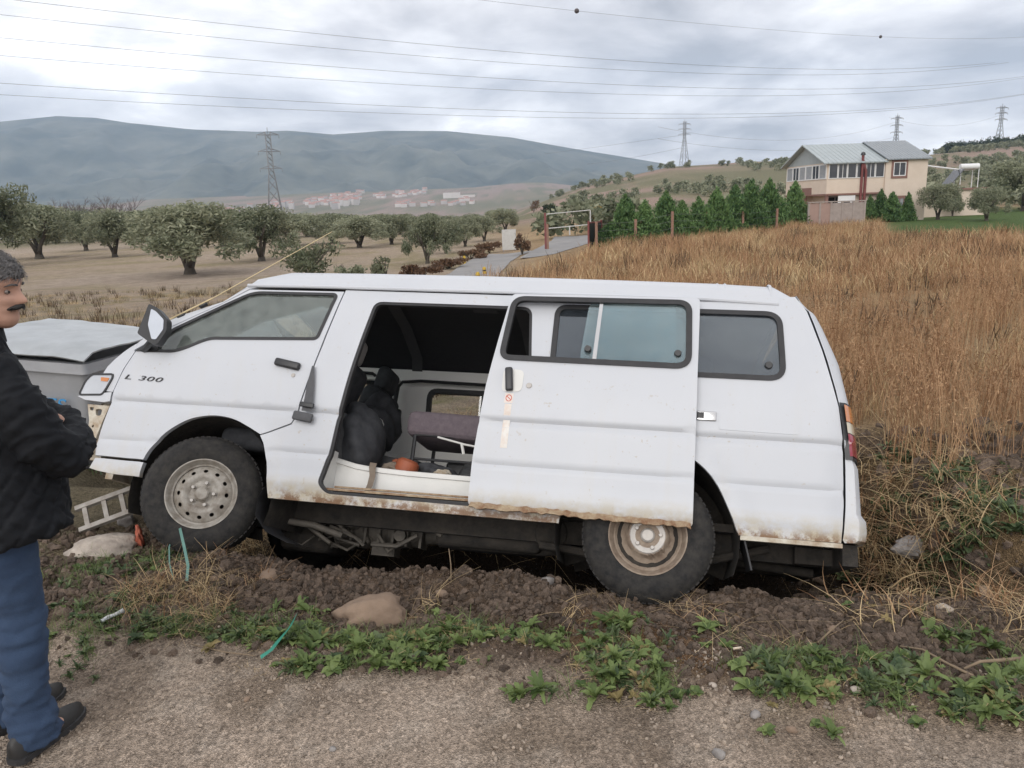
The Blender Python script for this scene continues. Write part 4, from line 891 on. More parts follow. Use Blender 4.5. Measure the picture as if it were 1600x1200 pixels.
    for s in (-1, 1):
        e = MB(); e.tube([heads @ Vector((.072, s*.046, .139)), heads @ Vector((.092, s*.033, .146)), heads @ Vector((.099, s*.014, .143))], [.002, .0038, .0028], 7); e.build('eyebrow', MATS['hair'], man, 180)
        e = MB(); e.lathe([(0, -.010), (.005, -.007), (.0085, 0), (.005, .007), (0, .010)], 12, heads @ Matrix.Translation((.0745, s*.032, .122))); eb = e.build('eye', MATS['eye_white'], man, 180)
        e = MB(); e.lathe([(0, -.0015), (.0045, -.001), (.0045, .001), (0, .0015)], 10, heads @ Matrix.Translation((.0825, s*.033, .122)) @ Matrix.Rotation(radians(90), 4, 'Z')); e.build('iris', MATS['moustache'], eb, 180)
    # jacket
    jk = oval_rings([(.02, .0, .80, .150, .215), (.03, -.015, .80, .200, .236), (.036, -.01, .92, .205, .228), (.038, -.01, 1.02, .198, .220), (.022, 0, 1.14, .168, .215), (.010, 0, 1.27, .150, .220), (.006, 0, 1.37, .132, .205), (.016, -.01, 1.44, .104, .150), (.034, -.02, 1.49, .085, .095)], 36)
    fat = lambda P: [Vector(p) for p in P]
    a = fat([(-.0, -.165, 1.375), (.03, -.238, 1.25), (.08, -.262, 1.12), (.15, -.255, 1.06), (.235, -.175, 1.08), (.275, -.05, 1.11), (.262, .07, 1.145)]); jk.tube(a, [.085, .088, .082, .078, .068, .060, .052], 16)
    a = fat([(-.0, .165, 1.375), (.03, .245, 1.25), (.08, .275, 1.12), (.17, .262, 1.06), (.255, .12, 1.06), (.265, -.03, 1.075), (.215, -.14, 1.12)]); jk.tube(a, [.085, .088, .082, .076, .066, .058, .050], 16)
    for q in ((-.05, -.12), (-.05, .12)): pass
    jm = evaluated(jk.mesh('jacket'), [('REMESH', dict(mode='VOXEL', voxel_size=.009)), ('SMOOTH', dict(factor=.5, iterations=7))])
    co = np.empty(len(jm.vertices)*3); jm.vertices.foreach_get('co', co); co = co.reshape(-1, 3)
    nr = np.empty(len(jm.vertices)*3); jm.vertices.foreach_get('normal', nr); nr = nr.reshape(-1, 3)
    x, y, z = co.T
    s_ = np.arctan2(y, x-.02)*.22                       # quilting: diamonds stitched into the cloth
    q1 = np.abs(((s_+z*.8)/.075) % 1-.5)*2; q2 = np.abs(((s_-z*.8)/.075) % 1-.5)*2
    quilt = (1-np.exp(-((1-q1)/.16)**2))*(1-np.exp(-((1-q2)/.16)**2))
    torso = 1-sm(.205, .235, np.hypot(x*1.05, y))*sm(1.02, 1.06, z)
    wr = fbm(x*16+3, z*22+y*9, 63, 3)*.016+fbm(y*14, z*30+x*10, 64, 3)*.012
    fold = .010*(1-np.abs(np.sin(3.0*fbm(x*9+1, y*9+z*14, 67, 3)*4+z*34+y*16))**.6-.4)*sm(.205, .26, np.hypot(x, y))
    co += nr*((quilt*.0075*torso)+wr+fold)[:, None]
    jm.vertices.foreach_set('co', co.ravel()); jm.update(); j_ = link('jacket', jm, MATS['jacket'], man, 180)
    cr = MB(); n = 24
    rows = []
    for z, a, b, dx in ((1.415, .092, .115, .012), (1.45, .086, .098, .018), (1.485, .080, .088, .026), (1.497, .074, .080, .03), (1.485, .066, .072, .028), (1.44, .064, .07, .02)):
        rows.append([(dx+.03+a*cos(2*pi*j/n), -.025+b*sin(2*pi*j/n), z+.045-.03*max(0, cos(2*pi*j/n))+.004*sin(j*2.3)) for j in range(n)])
    cr.add([p for r in rows for p in r], [(i*n+j, i*n+(j+1) % n, (i+1)*n+(j+1) % n, (i+1)*n+j) for i in range(5) for j in range(n)]); cr.build('collar', MATS['jacket'], j_, 180)
    # jeans
    jn = oval_rings([(.0, 0, .80, .135, .185), (.0, 0, .90, .145, .180), (0, 0, .98, .145, .175)], 28)
    for L_, sg in ((RL, -1), (LL, 1)):
        A_, B_, C_ = [Vector(q) for q in L_]
        jn.tube([A_+Vector((0, 0, -.0)), A_.lerp(B_, .35), A_.lerp(B_, .75), B_, B_.lerp(C_, .35), B_.lerp(C_, .7), C_+Vector((.012, 0, .0)), C_+Vector((.022, 0, -.070))], [.106, .098, .085, .078, .078, .075, .077, .086], 18)
    jm = evaluated(jn.mesh('jeans'), [('REMESH', dict(mode='VOXEL', voxel_size=.010)), ('SMOOTH', dict(factor=.5, iterations=5))])
    co = np.empty(len(jm.vertices)*3); jm.vertices.foreach_get('co', co); co = co.reshape(-1, 3); nr = np.empty(len(jm.vertices)*3); jm.vertices.foreach_get('normal', nr); nr = nr.reshape(-1, 3)
    x, y, z = co.T
    wr = fbm(x*7+y*11, z*34, 65, 3)*.022*(.4+sm(.55, .3, z)+.8*np.exp(-((z-.52)/.09)**2)+.5*np.exp(-((z-.86)/.06)**2))+.007*(.6-np.abs(np.sin(z*24+y*9+9*fbm(x*8, y*8+z*9, 66, 3)))**.5)*(.35+sm(.40, .12, z)+.5*np.exp(-((z-.55)/.1)**2))
    co += nr*wr[:, None]; jm.vertices.foreach_set('co', co.ravel()); jm.update(); je = link('jeans', jm, MATS['jeans'], man, 180)
    pk = MB(); pk.grid([[(-.150+.02*abs(y_+.09)*3, y_, z_) for y_ in (-.15, -.09, -.03)] for z_ in (.86, .78, .73)]); pk.build('back_pocket', MATS['jeans'], je, 180)
    # shoes
    for (ax, ay, az), rot in ((RL[2], radians(14)), (LL[2], radians(6))):
        M_ = Matrix.Translation((ax, ay, 0)) @ Matrix.Rotation(rot, 4, 'Z')
        rows = []
        for t, hw, h_ in ((-.085, .012, .05), (-.078, .030, .075), (-.04, .038, .095), (.02, .041, .090), (.08, .047, .068), (.13, .050, .056), (.175, .042, .046), (.205, .024, .036), (.215, .006, .026)):
            rows.append([M_ @ Vector((t, hw*cos(a), .012+max(0, h_*sin(a))*(1 if sin(a) > 0 else 0))) for a in np.linspace(-.0, pi, 13)])
        sh = MB(); sh.grid(rows); k = len(sh.v)
        sh.add([r[0] for r in rows]+[r[-1] for r in rows], [(i, i+1, i+len(rows)+1, i+len(rows)) for i in range(len(rows)-1)])
        sh.add([q for q in rows[0]], [tuple(range(13))]); so = sh.build('shoe', MATS['shoe_black'], man, 180)
        sl_ = MB(); top = [M_ @ Vector((t, s*(hw+.004), 0)) for s in (1,) for t, hw in ((-.088, .018), (-.07, .036), (.0, .041), (.08, .050), (.14, .053), (.185, .042), (.215, .018))]
        bot = [M_ @ Vector((t, -(hw+.004), 0)) for t, hw in ((.215, .018), (.185, .042), (.14, .053), (.08, .050), (.0, .041), (-.07, .036), (-.088, .018))]
        lp = top+bot; n_ = len(lp); sl_.add([p for p in lp]+[p+Vector((0, 0, .022)) for p in lp], [(i, (i+1) % n_, n_+(i+1) % n_, n_+i) for i in range(n_)]+[tuple(range(n_))[::-1], tuple(range(n_, 2*n_))])
        sl_.build('sole', MATS['black_rubber'], so, 40)
    return man
build_man()

# ---------------------------------------------------------------- metal rubbish container behind the van's nose
mat('galvanised', (0.36, 0.37, 0.39), (0.46, 0.47, 0.49), 5, 0.5, 0.35, bump=0.003, contrast=0.28)
mat('lid_metal', (0.33, 0.35, 0.36), (0.46, 0.485, 0.50), 3.5, 0.42, 0.35, bump=0.006, bscale=9, contrast=0.2)
mat('blue_print', (0.03, 0.20, 0.42), (0.05, 0.26, 0.5), 12, 0.6)
def build_bin():
    r = thing('rubbish_container', 'dented grey metal rubbish container with a lid and blue lettering behind the van nose', 'rubbish container', (-3.62, 6.15, gz(-3.6, 6.1)), radians(-14))
    r.rotation_euler = (0, radians(3), radians(-14)); r.location.z -= .06; r.scale = (.96, 1, .90)
    rows = []
    for z, a, b in ((.16, .50, .40), (.5, .58, .45), (.93, .64, .50)):
        pts = rnd([(-a, -b), (a, -b), (a, b), (-a, b)], .06, 4); rows.append([(x, y, z) for x, y in pts])
    n = len(rows[0]); tub = MB().add([p for q in rows for p in q], [(i*n+j, i*n+(j+1) % n, (i+1)*n+(j+1) % n, (i+1)*n+j) for i in range(2) for j in range(n)]+[tuple(range(n))[::-1]])
    tb = tub.build('tub', MATS['galvanised'], r, 40)
    rim = MB(); o = rnd([(-.68, -.54), (.68, -.54), (.68, .54), (-.68, .54)], .05, 4); i_ = rnd([(-.625, -.485), (.625, -.485), (.625, .485), (-.625, .485)], .05, 4); n = len(o)
    vv = [(x, y, .90) for x, y in o]+[(x, y, .985) for x, y in o]+[(x, y, .985) for x, y in i_]+[(x, y, .90) for x, y in i_]
    rim.add(vv, [(k*n+j, k*n+(j+1) % n, ((k+1) % 4)*n+(j+1) % n, ((k+1) % 4)*n+j) for k in range(4) for j in range(n)]); rim.build('rim', MATS['galvanised'], tb, 40)
    lid = MB(); rows = []
    for i in range(13):
        t = i/12*2-1; row = []
        for j in range(17):
            s = j/16*2-1; z = 1.075+.040*(1-abs(t)**5)*(1-.3*s*s)+.03*fbm(s*3+7, t*3, 71)*2
            if j == 0: z -= .045
            if i in (0, 12): z -= .03
            row.append((s*.71, t*.57, z+(-.02*s)))
        rows.append(row)
    lid.grid(rows); me = evaluated(lid.mesh('lid'), [('SOLIDIFY', dict(thickness=.012, offset=0))]); link('lid', me, MATS['lid_metal'], r, 35)
    MB().box(-.6, .6, .5, .545, .985, 1.06).build('hinge_bar', MATS['galvanised'], r)
    fr = MB()
    for x in (-.64, .64): fr.box(x-.012, x+.012, -.50, .50, .80, .83)
    fr.build('lift_bar', MATS['galvanised'], r)
    text('lettering', 'VES', .17, MATS['blue_print'], tb, Matrix.Translation((.165, -.531, .56)) @ Matrix.Rotation(radians(-8), 4, 'X') @ Matrix.Rotation(radians(90), 4, 'X'), .003, 0, 1.15)
    for x in (-.42, .42):
        for y in (-.32, .32): MB().lathe([(0, -.03), (.085, -.03), (.09, 0), (.085, .03), (0, .03)], 18, Matrix.Translation((x, y, .09))).box(-.02, .02, -.04, .04, .09, .18, Matrix.Translation((x, y, 0))).build('castor', MATS['black_rubber'], r, 40)
build_bin()

# loose metal frame lying by the man, under the van's broken nose
mat('concrete_grey', (0.40, 0.38, 0.35), (0.22, 0.19, 0.16), 16, 0.8)
def build_frame():
    x, y = -2.42, 4.36
    r = thing('bumper_frame', 'bent pale metal ladder frame lying on the ground below the van nose', 'metal frame', (x, y, gz(x, y)+.14)); r.rotation_euler = (radians(42), radians(-14), radians(20))
    for yy in (-.075, .075): MB().box(-.20, .16, yy-.014, yy+.014, -.015, .015).build('rail', MATS['concrete_grey'], r)
    for xx in (-.15, -.04, .06, .13): MB().box(xx-.013, xx+.013, -.06, .06, -.010, .010).build('rung', MATS['concrete_grey'], r)
build_frame()

# ---------------------------------------------------------------- far country
def look_dir(px, py):
    d = cam.matrix_world.to_3x3() @ Vector(((px-800)/1205, -(py-600)/1205, -1)); return d
def slope_at(px, py): d = look_dir(px, py); return d.z/d.y, d.x/d.y
_T = np.geomspace(1.2, 5000, 8000)
def on_ground(px, py):
    d = look_dir(px, py); X = d.x/d.y*_T; Z = EYE.z+d.z/d.y*_T; b = Z < H(X, _T)
    i = int(b.argmax()) if b.any() else len(_T)-1
    return float(X[i]), float(_T[i])
mat('mountain_forest', (0.050, 0.066, 0.056), (0.150, 0.155, 0.125), 0.005, 1.0, contrast=0.14, detail=12)
def build_mountains():
    tp = [(-900, 235), (-500, 205), (-150, 192), (0, 189), (90, 180), (150, 183), (200, 191), (300, 201), (400, 205), (450, 203), (520, 209), (600, 203), (700, 204), (800, 214), (860, 225), (900, 232), (950, 240), (1040, 255), (1110, 275), (1200, 300), (1400, 330)]
    U = np.linspace(-1.6, 0.42, 360); A = [slope_at(*p) for p in tp]
    au = [a[1] for a in A]; at_ = [max(a[0], .004) for a in A]
    D = np.linspace(2250, 4600, 90); uu, dd = np.meshgrid(U, D)
    top = np.interp(uu, au, at_)*4000; x = uu*dd
    g = fbm(x/420, dd/700, 51, 5); g2 = fbm(x/130, dd/240, 52, 4)
    t = np.clip((dd-2250)/(4000-2250), 0, 1); prof_ = np.where(dd < 4000, .22*t+.78*t**1.5, 1-.5*sm(4000, 4600, dd))
    z = 28+(top-28)*prof_+(g*300+g2*110)*np.sin(pi*np.clip(t, 0, 1))*np.clip(top/350, 0, 1)
    z = np.where(dd >= 4600, -60, z); z[0, :] = -60
    me = pymesh('mountains', np.stack([x, dd, z], -1).reshape(-1, 3), [(i*360+j, i*360+j+1, (i+1)*360+j+1, (i+1)*360+j) for i in range(89) for j in range(359)])
    tag(link('mountains', me, MATS['mountain_forest'], None, 180), kind='structure')
    # pale quarry scar on the slope
    mat('scar', (0.34, 0.27, 0.23), (0.26, 0.21, 0.18), 0.02, 1.0)
build_mountains()

# ---------------------------------------------------------------- leaves and trees
def leaf_cloud(name, lobes, n, size, seed, shell=0.55, elong=2.4, up=0.0, flat=0.9):
    r = np.random.default_rng(seed); L_ = np.array(lobes, float); w = L_[:, 3]*L_[:, 4]; w = w/w.sum()
    k = r.choice(len(L_), n, p=w); d = r.normal(size=(n, 3)); d /= np.linalg.norm(d, axis=1)[:, None]
    rad = 1-(1-shell)*r.random(n)**1.6
    rad *= 1+.22*(np.sin(d[:, 0]*7+k)*np.sin(d[:, 1]*6+k*2)*np.sin(d[:, 2]*6+1))
    c = L_[k, :3]+d*rad[:, None]*np.stack([L_[k, 3], L_[k, 3], L_[k, 4]], 1)
    ax = r.normal(size=(n, 3))+d*0.7+np.array([0, 0, up]); ax /= np.linalg.norm(ax, axis=1)[:, None]
    b = np.cross(ax, r.normal(size=(n, 3))); b /= np.linalg.norm(b, axis=1)[:, None]
    s = size*(0.6+0.8*r.random(n)); a_ = ax*(s*elong/2)[:, None]; b_ = b*(s/2*flat)[:, None]
    v = np.stack([c-a_, c+b_, c+a_, c-b_], 1).reshape(-1, 3); f = np.arange(4*n).reshape(n, 4)
    me = pymesh(name, v, f)
    tone = np.clip(.5+.22*r.normal(size=n)+.30*(r.random(len(L_))[k]-.5), 0, 1)
    at_ = me.attributes.new('tone', 'FLOAT', 'POINT'); at_.data.foreach_set('value', np.repeat(tone, 4))
    return me
leaf_mat('olive_leaf', (0.100, 0.122, 0.068), (0.38, 0.39, 0.27), trans=0.35)
leaf_mat('olive_leaf_pale', (0.085, 0.100, 0.055), (0.24, 0.25, 0.16))
leaf_mat('cypress_leaf', (0.040, 0.092, 0.032), (0.18, 0.29, 0.105), trans=0.3)
leaf_mat('dark_leaf', (0.018, 0.030, 0.014), (0.06, 0.08, 0.035))
leaf_mat('yellow_leaf', (0.16, 0.11, 0.03), (0.34, 0.24, 0.06))
leaf_mat('brown_leaf', (0.09, 0.05, 0.03), (0.20, 0.12, 0.07))
mat('bark', (0.045, 0.038, 0.030), (0.10, 0.085, 0.068), 9, 0.95, bump=0.02)
mat('bare_wood', (0.10, 0.075, 0.075), (0.15, 0.12, 0.115), 5, 0.95)
def olive_mesh(seed):
    r = random.Random(seed); lobes = []
    for i in range(15):
        a = r.uniform(0, 2*pi); q = r.uniform(.25, 1.0); lobes.append((1.55*q*cos(a), 1.45*q*sin(a), r.uniform(1.9, 3.5)-.55*q, r.uniform(.55, .95), r.uniform(.5, .8)))
    for i in range(7):
        a = r.uniform(0, 2*pi); lobes.append((1.95*cos(a), 1.9*sin(a), r.uniform(1.2, 1.9), r.uniform(.35, .55), r.uniform(.4, .6)))
    lobes.append((0, 0, 2.8, 1.2, .9))
    cr = leaf_cloud('crown', lobes, 11500, .080, seed, .30, 2.6); cr.materials.append(MATS['olive_leaf'])
    t = MB(); n = r.choice((2, 3, 3))
    t.tube([(0, 0, -.25), (.0, 0, .05), (.02, .01, .35), (.03, .02, .62)], [.34, .23, .17, .15], 10)
    for i in range(n):
        a = 2*pi*i/n+r.uniform(-.5, .5)
        p = [Vector((.05*cos(a), .05*sin(a), .35)), Vector((.22*cos(a), .2*sin(a), .85)), Vector((.5*cos(a+.2), .5*sin(a+.2), 1.5)), Vector((.8*cos(a+.4), .8*sin(a+.4), 2.3))]
        t.tube(p, [.13, .105, .08, .04], 8)
        for j in range(2):
            b = a+r.uniform(-1, 1); t.tube([p[2], p[2]+Vector((.45*cos(b), .45*sin(b), .45)), p[2]+Vector((.8*cos(b), .8*sin(b), .95))], [.07, .045, .02], 6)
    tr = t.mesh('trunk'); tr.materials.append(MATS['bark']); tr.shade_smooth()
    return cr, tr
OL = [olive_mesh(s) for s in (3, 11, 23, 31)]
def put_tree(name, label, cat, x, y, h, w, meshes, group, base_h, leaf=None, rot=None, dz=0.0):
    r = thing(name, label, cat, (x, y, gz(x, y)-.05+dz), random.uniform(0, 6.28) if rot is None else rot, group)
    r.scale = (w, w, h/base_h)
    for me, nm in zip(meshes, ('crown', 'trunk')):
        if me is None: continue
        o = bpy.data.objects.new(nm, me); COL.objects.link(o); o.parent = r
    return r
GO = 'olive trees in the grazed orchard'
orchard = [ # px, py of the foot, py of the top, crown width in px, label
    (297, 428, 316, 175, 'large olive tree with two leaning stems, standing nearest in the middle of the orchard'),
    (409, 408, 322, 110, 'dense olive tree with three stems right behind the largest orchard olive'),
    (180, 402, 325, 85, 'olive tree with a short dark trunk under the bare trees'),
    (135, 392, 328, 66, 'small olive tree with a thin trunk far back in the orchard'),
    (62, 404, 318, 120, 'bushy olive tree with low hanging branches behind the man'),
    (-12, 418, 288, 130, 'tall dark olive tree cut by the left edge of the view'),
    (562, 387, 335, 84, 'olive tree with forked leaning trunk above the van windscreen'),
    (520, 380, 333, 74, 'olive tree standing behind the pale shrub'),
    (612, 382, 335, 62, 'round olive tree with one straight trunk in the middle row'),
    (668, 412, 336, 66, 'slender sparse olive tree with bent stems beside the reddish hedge'),
    (697, 396, 340, 52, 'thin olive tree second along the reddish hedge'),
    (727, 385, 338, 50, 'olive tree third along the reddish hedge'),
    (757, 377, 336, 50, 'olive tree fourth along the reddish hedge near the grey board'),
    (790, 362, 326, 44, 'small far olive tree just behind the grey board'),
    (640, 374, 336, 50, 'olive tree half hidden behind the round straight-trunked olive'),
    (455, 384, 332, 80, 'olive tree in the second row between pylon and pale shrub'),
    (350, 385, 326, 80, 'olive tree in the back row left of the lattice pylon'),
    (245, 386, 330, 75, 'olive tree in the back row right of the bare trees')]
used_meshes = {}
for i, (px, py, top, wpx, lab) in enumerate(orchard):
    x, y = on_ground(px, py); sc = math.hypot(y, x*0.0+0)*.985/1205
    put_tree('olive_tree', lab, 'tree', x, y, (py-top)*sc*1.0, wpx*sc/4.0, OL[i % 4], GO, 3.75)
xs_ = [(55, 374, 322, 70), (120, 372, 324, 62), (165, 374, 324, 60), (270, 372, 326, 62), (335, 370, 328, 60), (430, 368, 330, 56), (515, 367, 332, 52), (625, 366, 334, 44), (15, 378, 322, 80), (90, 380, 326, 70), (215, 378, 328, 66), (300, 374, 328, 70), (395, 372, 330, 62), (480, 370, 332, 62), (545, 370, 334, 56), (590, 368, 334, 50), (668, 366, 334, 44), (705, 366, 335, 40), (738, 363, 333, 38), (772, 358, 328, 34)]
for i, (px, py, top, wpx) in enumerate(xs_):
    x, y = on_ground(px, py); sc = y*.985/1205
    put_tree('olive_tree', 'olive tree merging into the far back rows of the orchard', 'tree', x, y, (py-top)*sc, wpx*sc/3.7, OL[(i+1) % 4], GO, 3.75)
# pale young olive and scrub in front of the orchard
def shrub(name, label, px, py, top, wpx, leafm, n, size, seed, twigs=True, group=None, elong=2.4):
    x, y = on_ground(px, py); sc = y*.985/1205; h = (py-top)*sc; w = wpx*sc; r_ = random.Random(seed)
    r = thing(name, label, 'shrub', (x, y, gz(x, y)-.04), 0, group)
    lobes = [(r_.uniform(-.36, .36)*w, r_.uniform(-.3, .3)*w, h*r_.uniform(.35, .8), w*.2, h*.2) for _ in range(9)]
    me = leaf_cloud('foliage', lobes, n, size, seed, .25, elong, .5); me.materials.append(MATS[leafm]); o = bpy.data.objects.new('foliage', me); COL.objects.link(o); o.parent = r
    if twigs:
        mb = MB()
        for k in range(9):
            a = r_.uniform(0, 6.28); q = r_.uniform(.2, .42)*w
            mb.tube([(0, 0, -.05), (q*.35*cos(a), q*.35*sin(a), h*.4), (q*cos(a), q*sin(a), h*r_.uniform(.75, 1.0))], [.03, .02, .008], 5)
        mb.build('stems', MATS['bark'], r, 60)
    return r
shrub('young_olive_shrub', 'pale many-stemmed young olive shrub just above the van roof', 482, 441, 373, 108, 'olive_leaf_pale', 1500, .10, 5)
shrub('low_shrub', 'low green shrub beside the pale young olive', 548, 440, 410, 60, 'olive_leaf', 500, .08, 6)
shrub('low_shrub', 'grey green sapling in the dry orchard edge near the track', 602, 438, 398, 44, 'olive_leaf_pale', 420, .08, 7)
for i, (px, py, top, w_) in enumerate([(660, 432, 412, 70), (700, 420, 402, 60), (735, 405, 388, 50), (765, 396, 376, 42)]):
    shrub('reddish_bush', ['reddish brown bush nearest the van along the track', 'reddish brown bush second along the track', 'reddish brown bush third along the track', 'reddish brown bush beside the grey board'][i], px, py, top, w_, 'brown_leaf', 900, .09, 20+i, True, 'reddish bushes hedging the track')
shrub('rust_bush', 'rust coloured bush beside the grey board and the gate', 816, 398, 362, 26, 'brown_leaf', 500, .10, 31)
shrub('yellow_bush', 'yellow leaved bush behind the gate', 935, 358, 318, 44, 'yellow_leaf', 900, .14, 32)
shrub('yellow_bush', 'low yellow green bush left of the first cypress', 912, 352, 334, 36, 'yellow_leaf', 600, .12, 33)
shrub('dark_bush', 'dark round bush on the slope beyond the gate', 860, 336, 318, 30, 'dark_leaf', 600, .25, 34)
shrub('dark_bush', 'reddish dark bush on the slope left of the round bush', 834, 332, 312, 20, 'brown_leaf', 400, .22, 35)
# bare trees
def bare(px, py, top, wpx, label, seed):
    x, y = on_ground(px, py); sc = y*.985/1205; h = (py-top)*sc; r_ = random.Random(seed)
    r = thing('bare_tree', label, 'tree', (x, y, gz(x, y)-.1), 0, 'bare trees behind the orchard'); t = MB(); t.tube([(0, 0, 0), (0, 0, h*.3)], [.16, .13], 7); t.build('trunk', MATS['bare_wood'], r, 60)
    b = MB()
    def br(p, d, l, rad, k):
        q = p+d*l; b.tube([p, p.lerp(q, .5)+Vector((r_.uniform(-.1, .1), r_.uniform(-.1, .1), .05))*l, q], [rad, rad*.8, rad*.6], 4, False)
        if k:
            for _ in range(4):
                e = (d+Vector((r_.uniform(-.9, .9), r_.uniform(-.9, .9), r_.uniform(-.15, .6)))).normalized(); br(p.lerp(q, r_.uniform(.5, 1)), e, l*r_.uniform(.55, .8), rad*.55, k-1)
    for i in range(6):
        a = i*1.05+r_.uniform(-.3, .3); br(Vector((0, 0, h*.28)), Vector((cos(a)*.8, sin(a)*.8, .75)).normalized(), h*.34, .09, 3)
    b.build('crown', MATS['bare_wood'], r, 180)
bare(122, 375, 304, 60, 'bare purplish tree rising behind the orchard, left of the other', 1); bare(190, 375, 300, 52, 'bare purplish tree with a rounder crown behind the short-trunked olive', 2)

# ---------------------------------------------------------------- cypress hedge
def cypress_mesh(seed):
    r = random.Random(seed); lobes = []
    for i in range(26):
        z = i/25; q = .42*(1-z)**.75+.03; a = r.uniform(0, 6.28)
        for k in range(3): lobes.append((q*.6*cos(a+k*2.1), q*.6*sin(a+k*2.1), .06+z*.9, max(.035, q*.55), .07))
    me = leaf_cloud('crown', lobes, 4600, .030, seed, .3, 2.6, 1.6); me.materials.append(MATS['cypress_leaf'])
    t = MB().tube([(0, 0, -.05), (0, 0, .6)], [.02, .008], 6).mesh('trunk'); t.materials.append(MATS['bark']); return me, t
CY = [cypress_mesh(s) for s in (1, 2, 3)]
cyp = [(952, 384, 350, 34, 'lowest cypress at the gate end of the hedge'), (977, 381, 309, 36, 'second cypress from the gate, taller and pointed'), (1007, 379, 318, 34, 'third cypress from the gate'), (1040, 376, 304, 38, 'fourth cypress from the gate, wide at its foot'),
       (1065, 374, 317, 30, 'fifth cypress from the gate, shorter than its neighbours'), (1091, 372, 313, 34, 'sixth cypress from the gate'), (1119, 369, 299, 36, 'seventh cypress from the gate, tall and pointed'), (1147, 366, 295, 36, 'eighth cypress from the gate'),
       (1172, 363, 288, 36, 'tallest cypress of the hedge, ninth from the gate'), (1200, 360, 286, 38, 'tenth cypress from the gate, broad and tall'), (1240, 356, 289, 40, 'broad cypress standing alone before the garden wall'),
       (1357, 347, 308, 22, 'narrow cypress against the right end of the garden wall'), (1374, 346, 299, 24, 'cypress under the lower brown framed window'), (1392, 346, 303, 28, 'wide cypress at the foot of the house wall'), (1417, 345, 304, 20, 'small cypress by the corner of the house')]
for i, (px, py, top, w_, lab) in enumerate(cyp):
    x, y = on_ground(px, py); sc = y*.985/1205
    put_tree('cypress_tree', lab, 'tree', x, y, (py-top)*sc*1.06, w_*sc/(.50 if i < 10 else .62), CY[i % 3], 'cypress trees along the fence and house', 1.0)
for px, py, top, w_, lab, k in [(1465, 343, 287, 66, 'grey green olive tree with a round crown beside the house', 0), (1541, 345, 292, 64, 'small pale umbrella-shaped olive tree on the lawn', 1), (1600, 330, 243, 120, 'large dark tree at the right edge behind the lawn', 2), (1445, 338, 296, 40, 'olive tree tucked between the house corner and the round olive', 3), (1488, 338, 300, 34, 'dark bushy tree before the outbuilding', 0)]:
    x, y = on_ground(px, py); sc = y*.985/1205
    put_tree('garden_tree', lab, 'tree', x, y, (py-top)*sc, w_*sc/4.6, OL[k], None, 3.75)

# ---------------------------------------------------------------- trees on the slopes
def small_tree(seed, n=260):
    r = random.Random(seed); lobes = [(r.uniform(-1, 1), r.uniform(-1, 1), r.uniform(1.1, 2.8), r.uniform(.6, 1.0), r.uniform(.5, .9)) for _ in range(9)]
    me = leaf_cloud('slope_tree', lobes, n, .34, seed, .35, 1.6); me.materials.append(MATS['olive_leaf']); return me
ST = [small_tree(s) for s in (41, 42, 43)]
r_ = random.Random(99); cnt = 0; far_pts = []
for _ in range(9000):
    u = r_.uniform(.055, .95); y = 68*math.exp(r_.uniform(0, 2.05)); x = u*y
    if r_.random() > (y/520)**1.1+.03: continue
    px = 800+1205*u/.975
    if y < 92 and px > 1180: continue
    if y < 80 and px > 1000: continue
    if y > 120 and fbm(x/70, y/70, 81, 3) < -.06: continue
    if px < 1225 and y > 95 and (fbm(x/40, y/55, 83, 3) < .06 or r_.random() < .35): continue
    if 1215 < px < 1450 and y < 95: continue
    far_pts.append((x, y))
grid = set(); keep = []
for x, y in sorted(far_pts, key=lambda p: p[1]):
    c = (int(x/(4.6+y*.004)), int(y/(5.5+y*.012)))
    if c in grid: continue
    grid.add(c); keep.append((x, y))
for i, (x, y) in enumerate(keep[:230]):
    o = bpy.data.objects.new('slope_olive_tree', ST[i % 3]); COL.objects.link(o); s = r_.uniform(.8, 1.25); o.location = (x, y, gz(x, y)-.4); o.rotation_euler = (0, 0, r_.uniform(0, 6)); o.scale = (s, s, s*.95)
    tag(o, 'olive tree among many on the slope behind the hedge and house', 'tree', 'olive trees on the slopes')
SLOPE_REST = keep[230:]

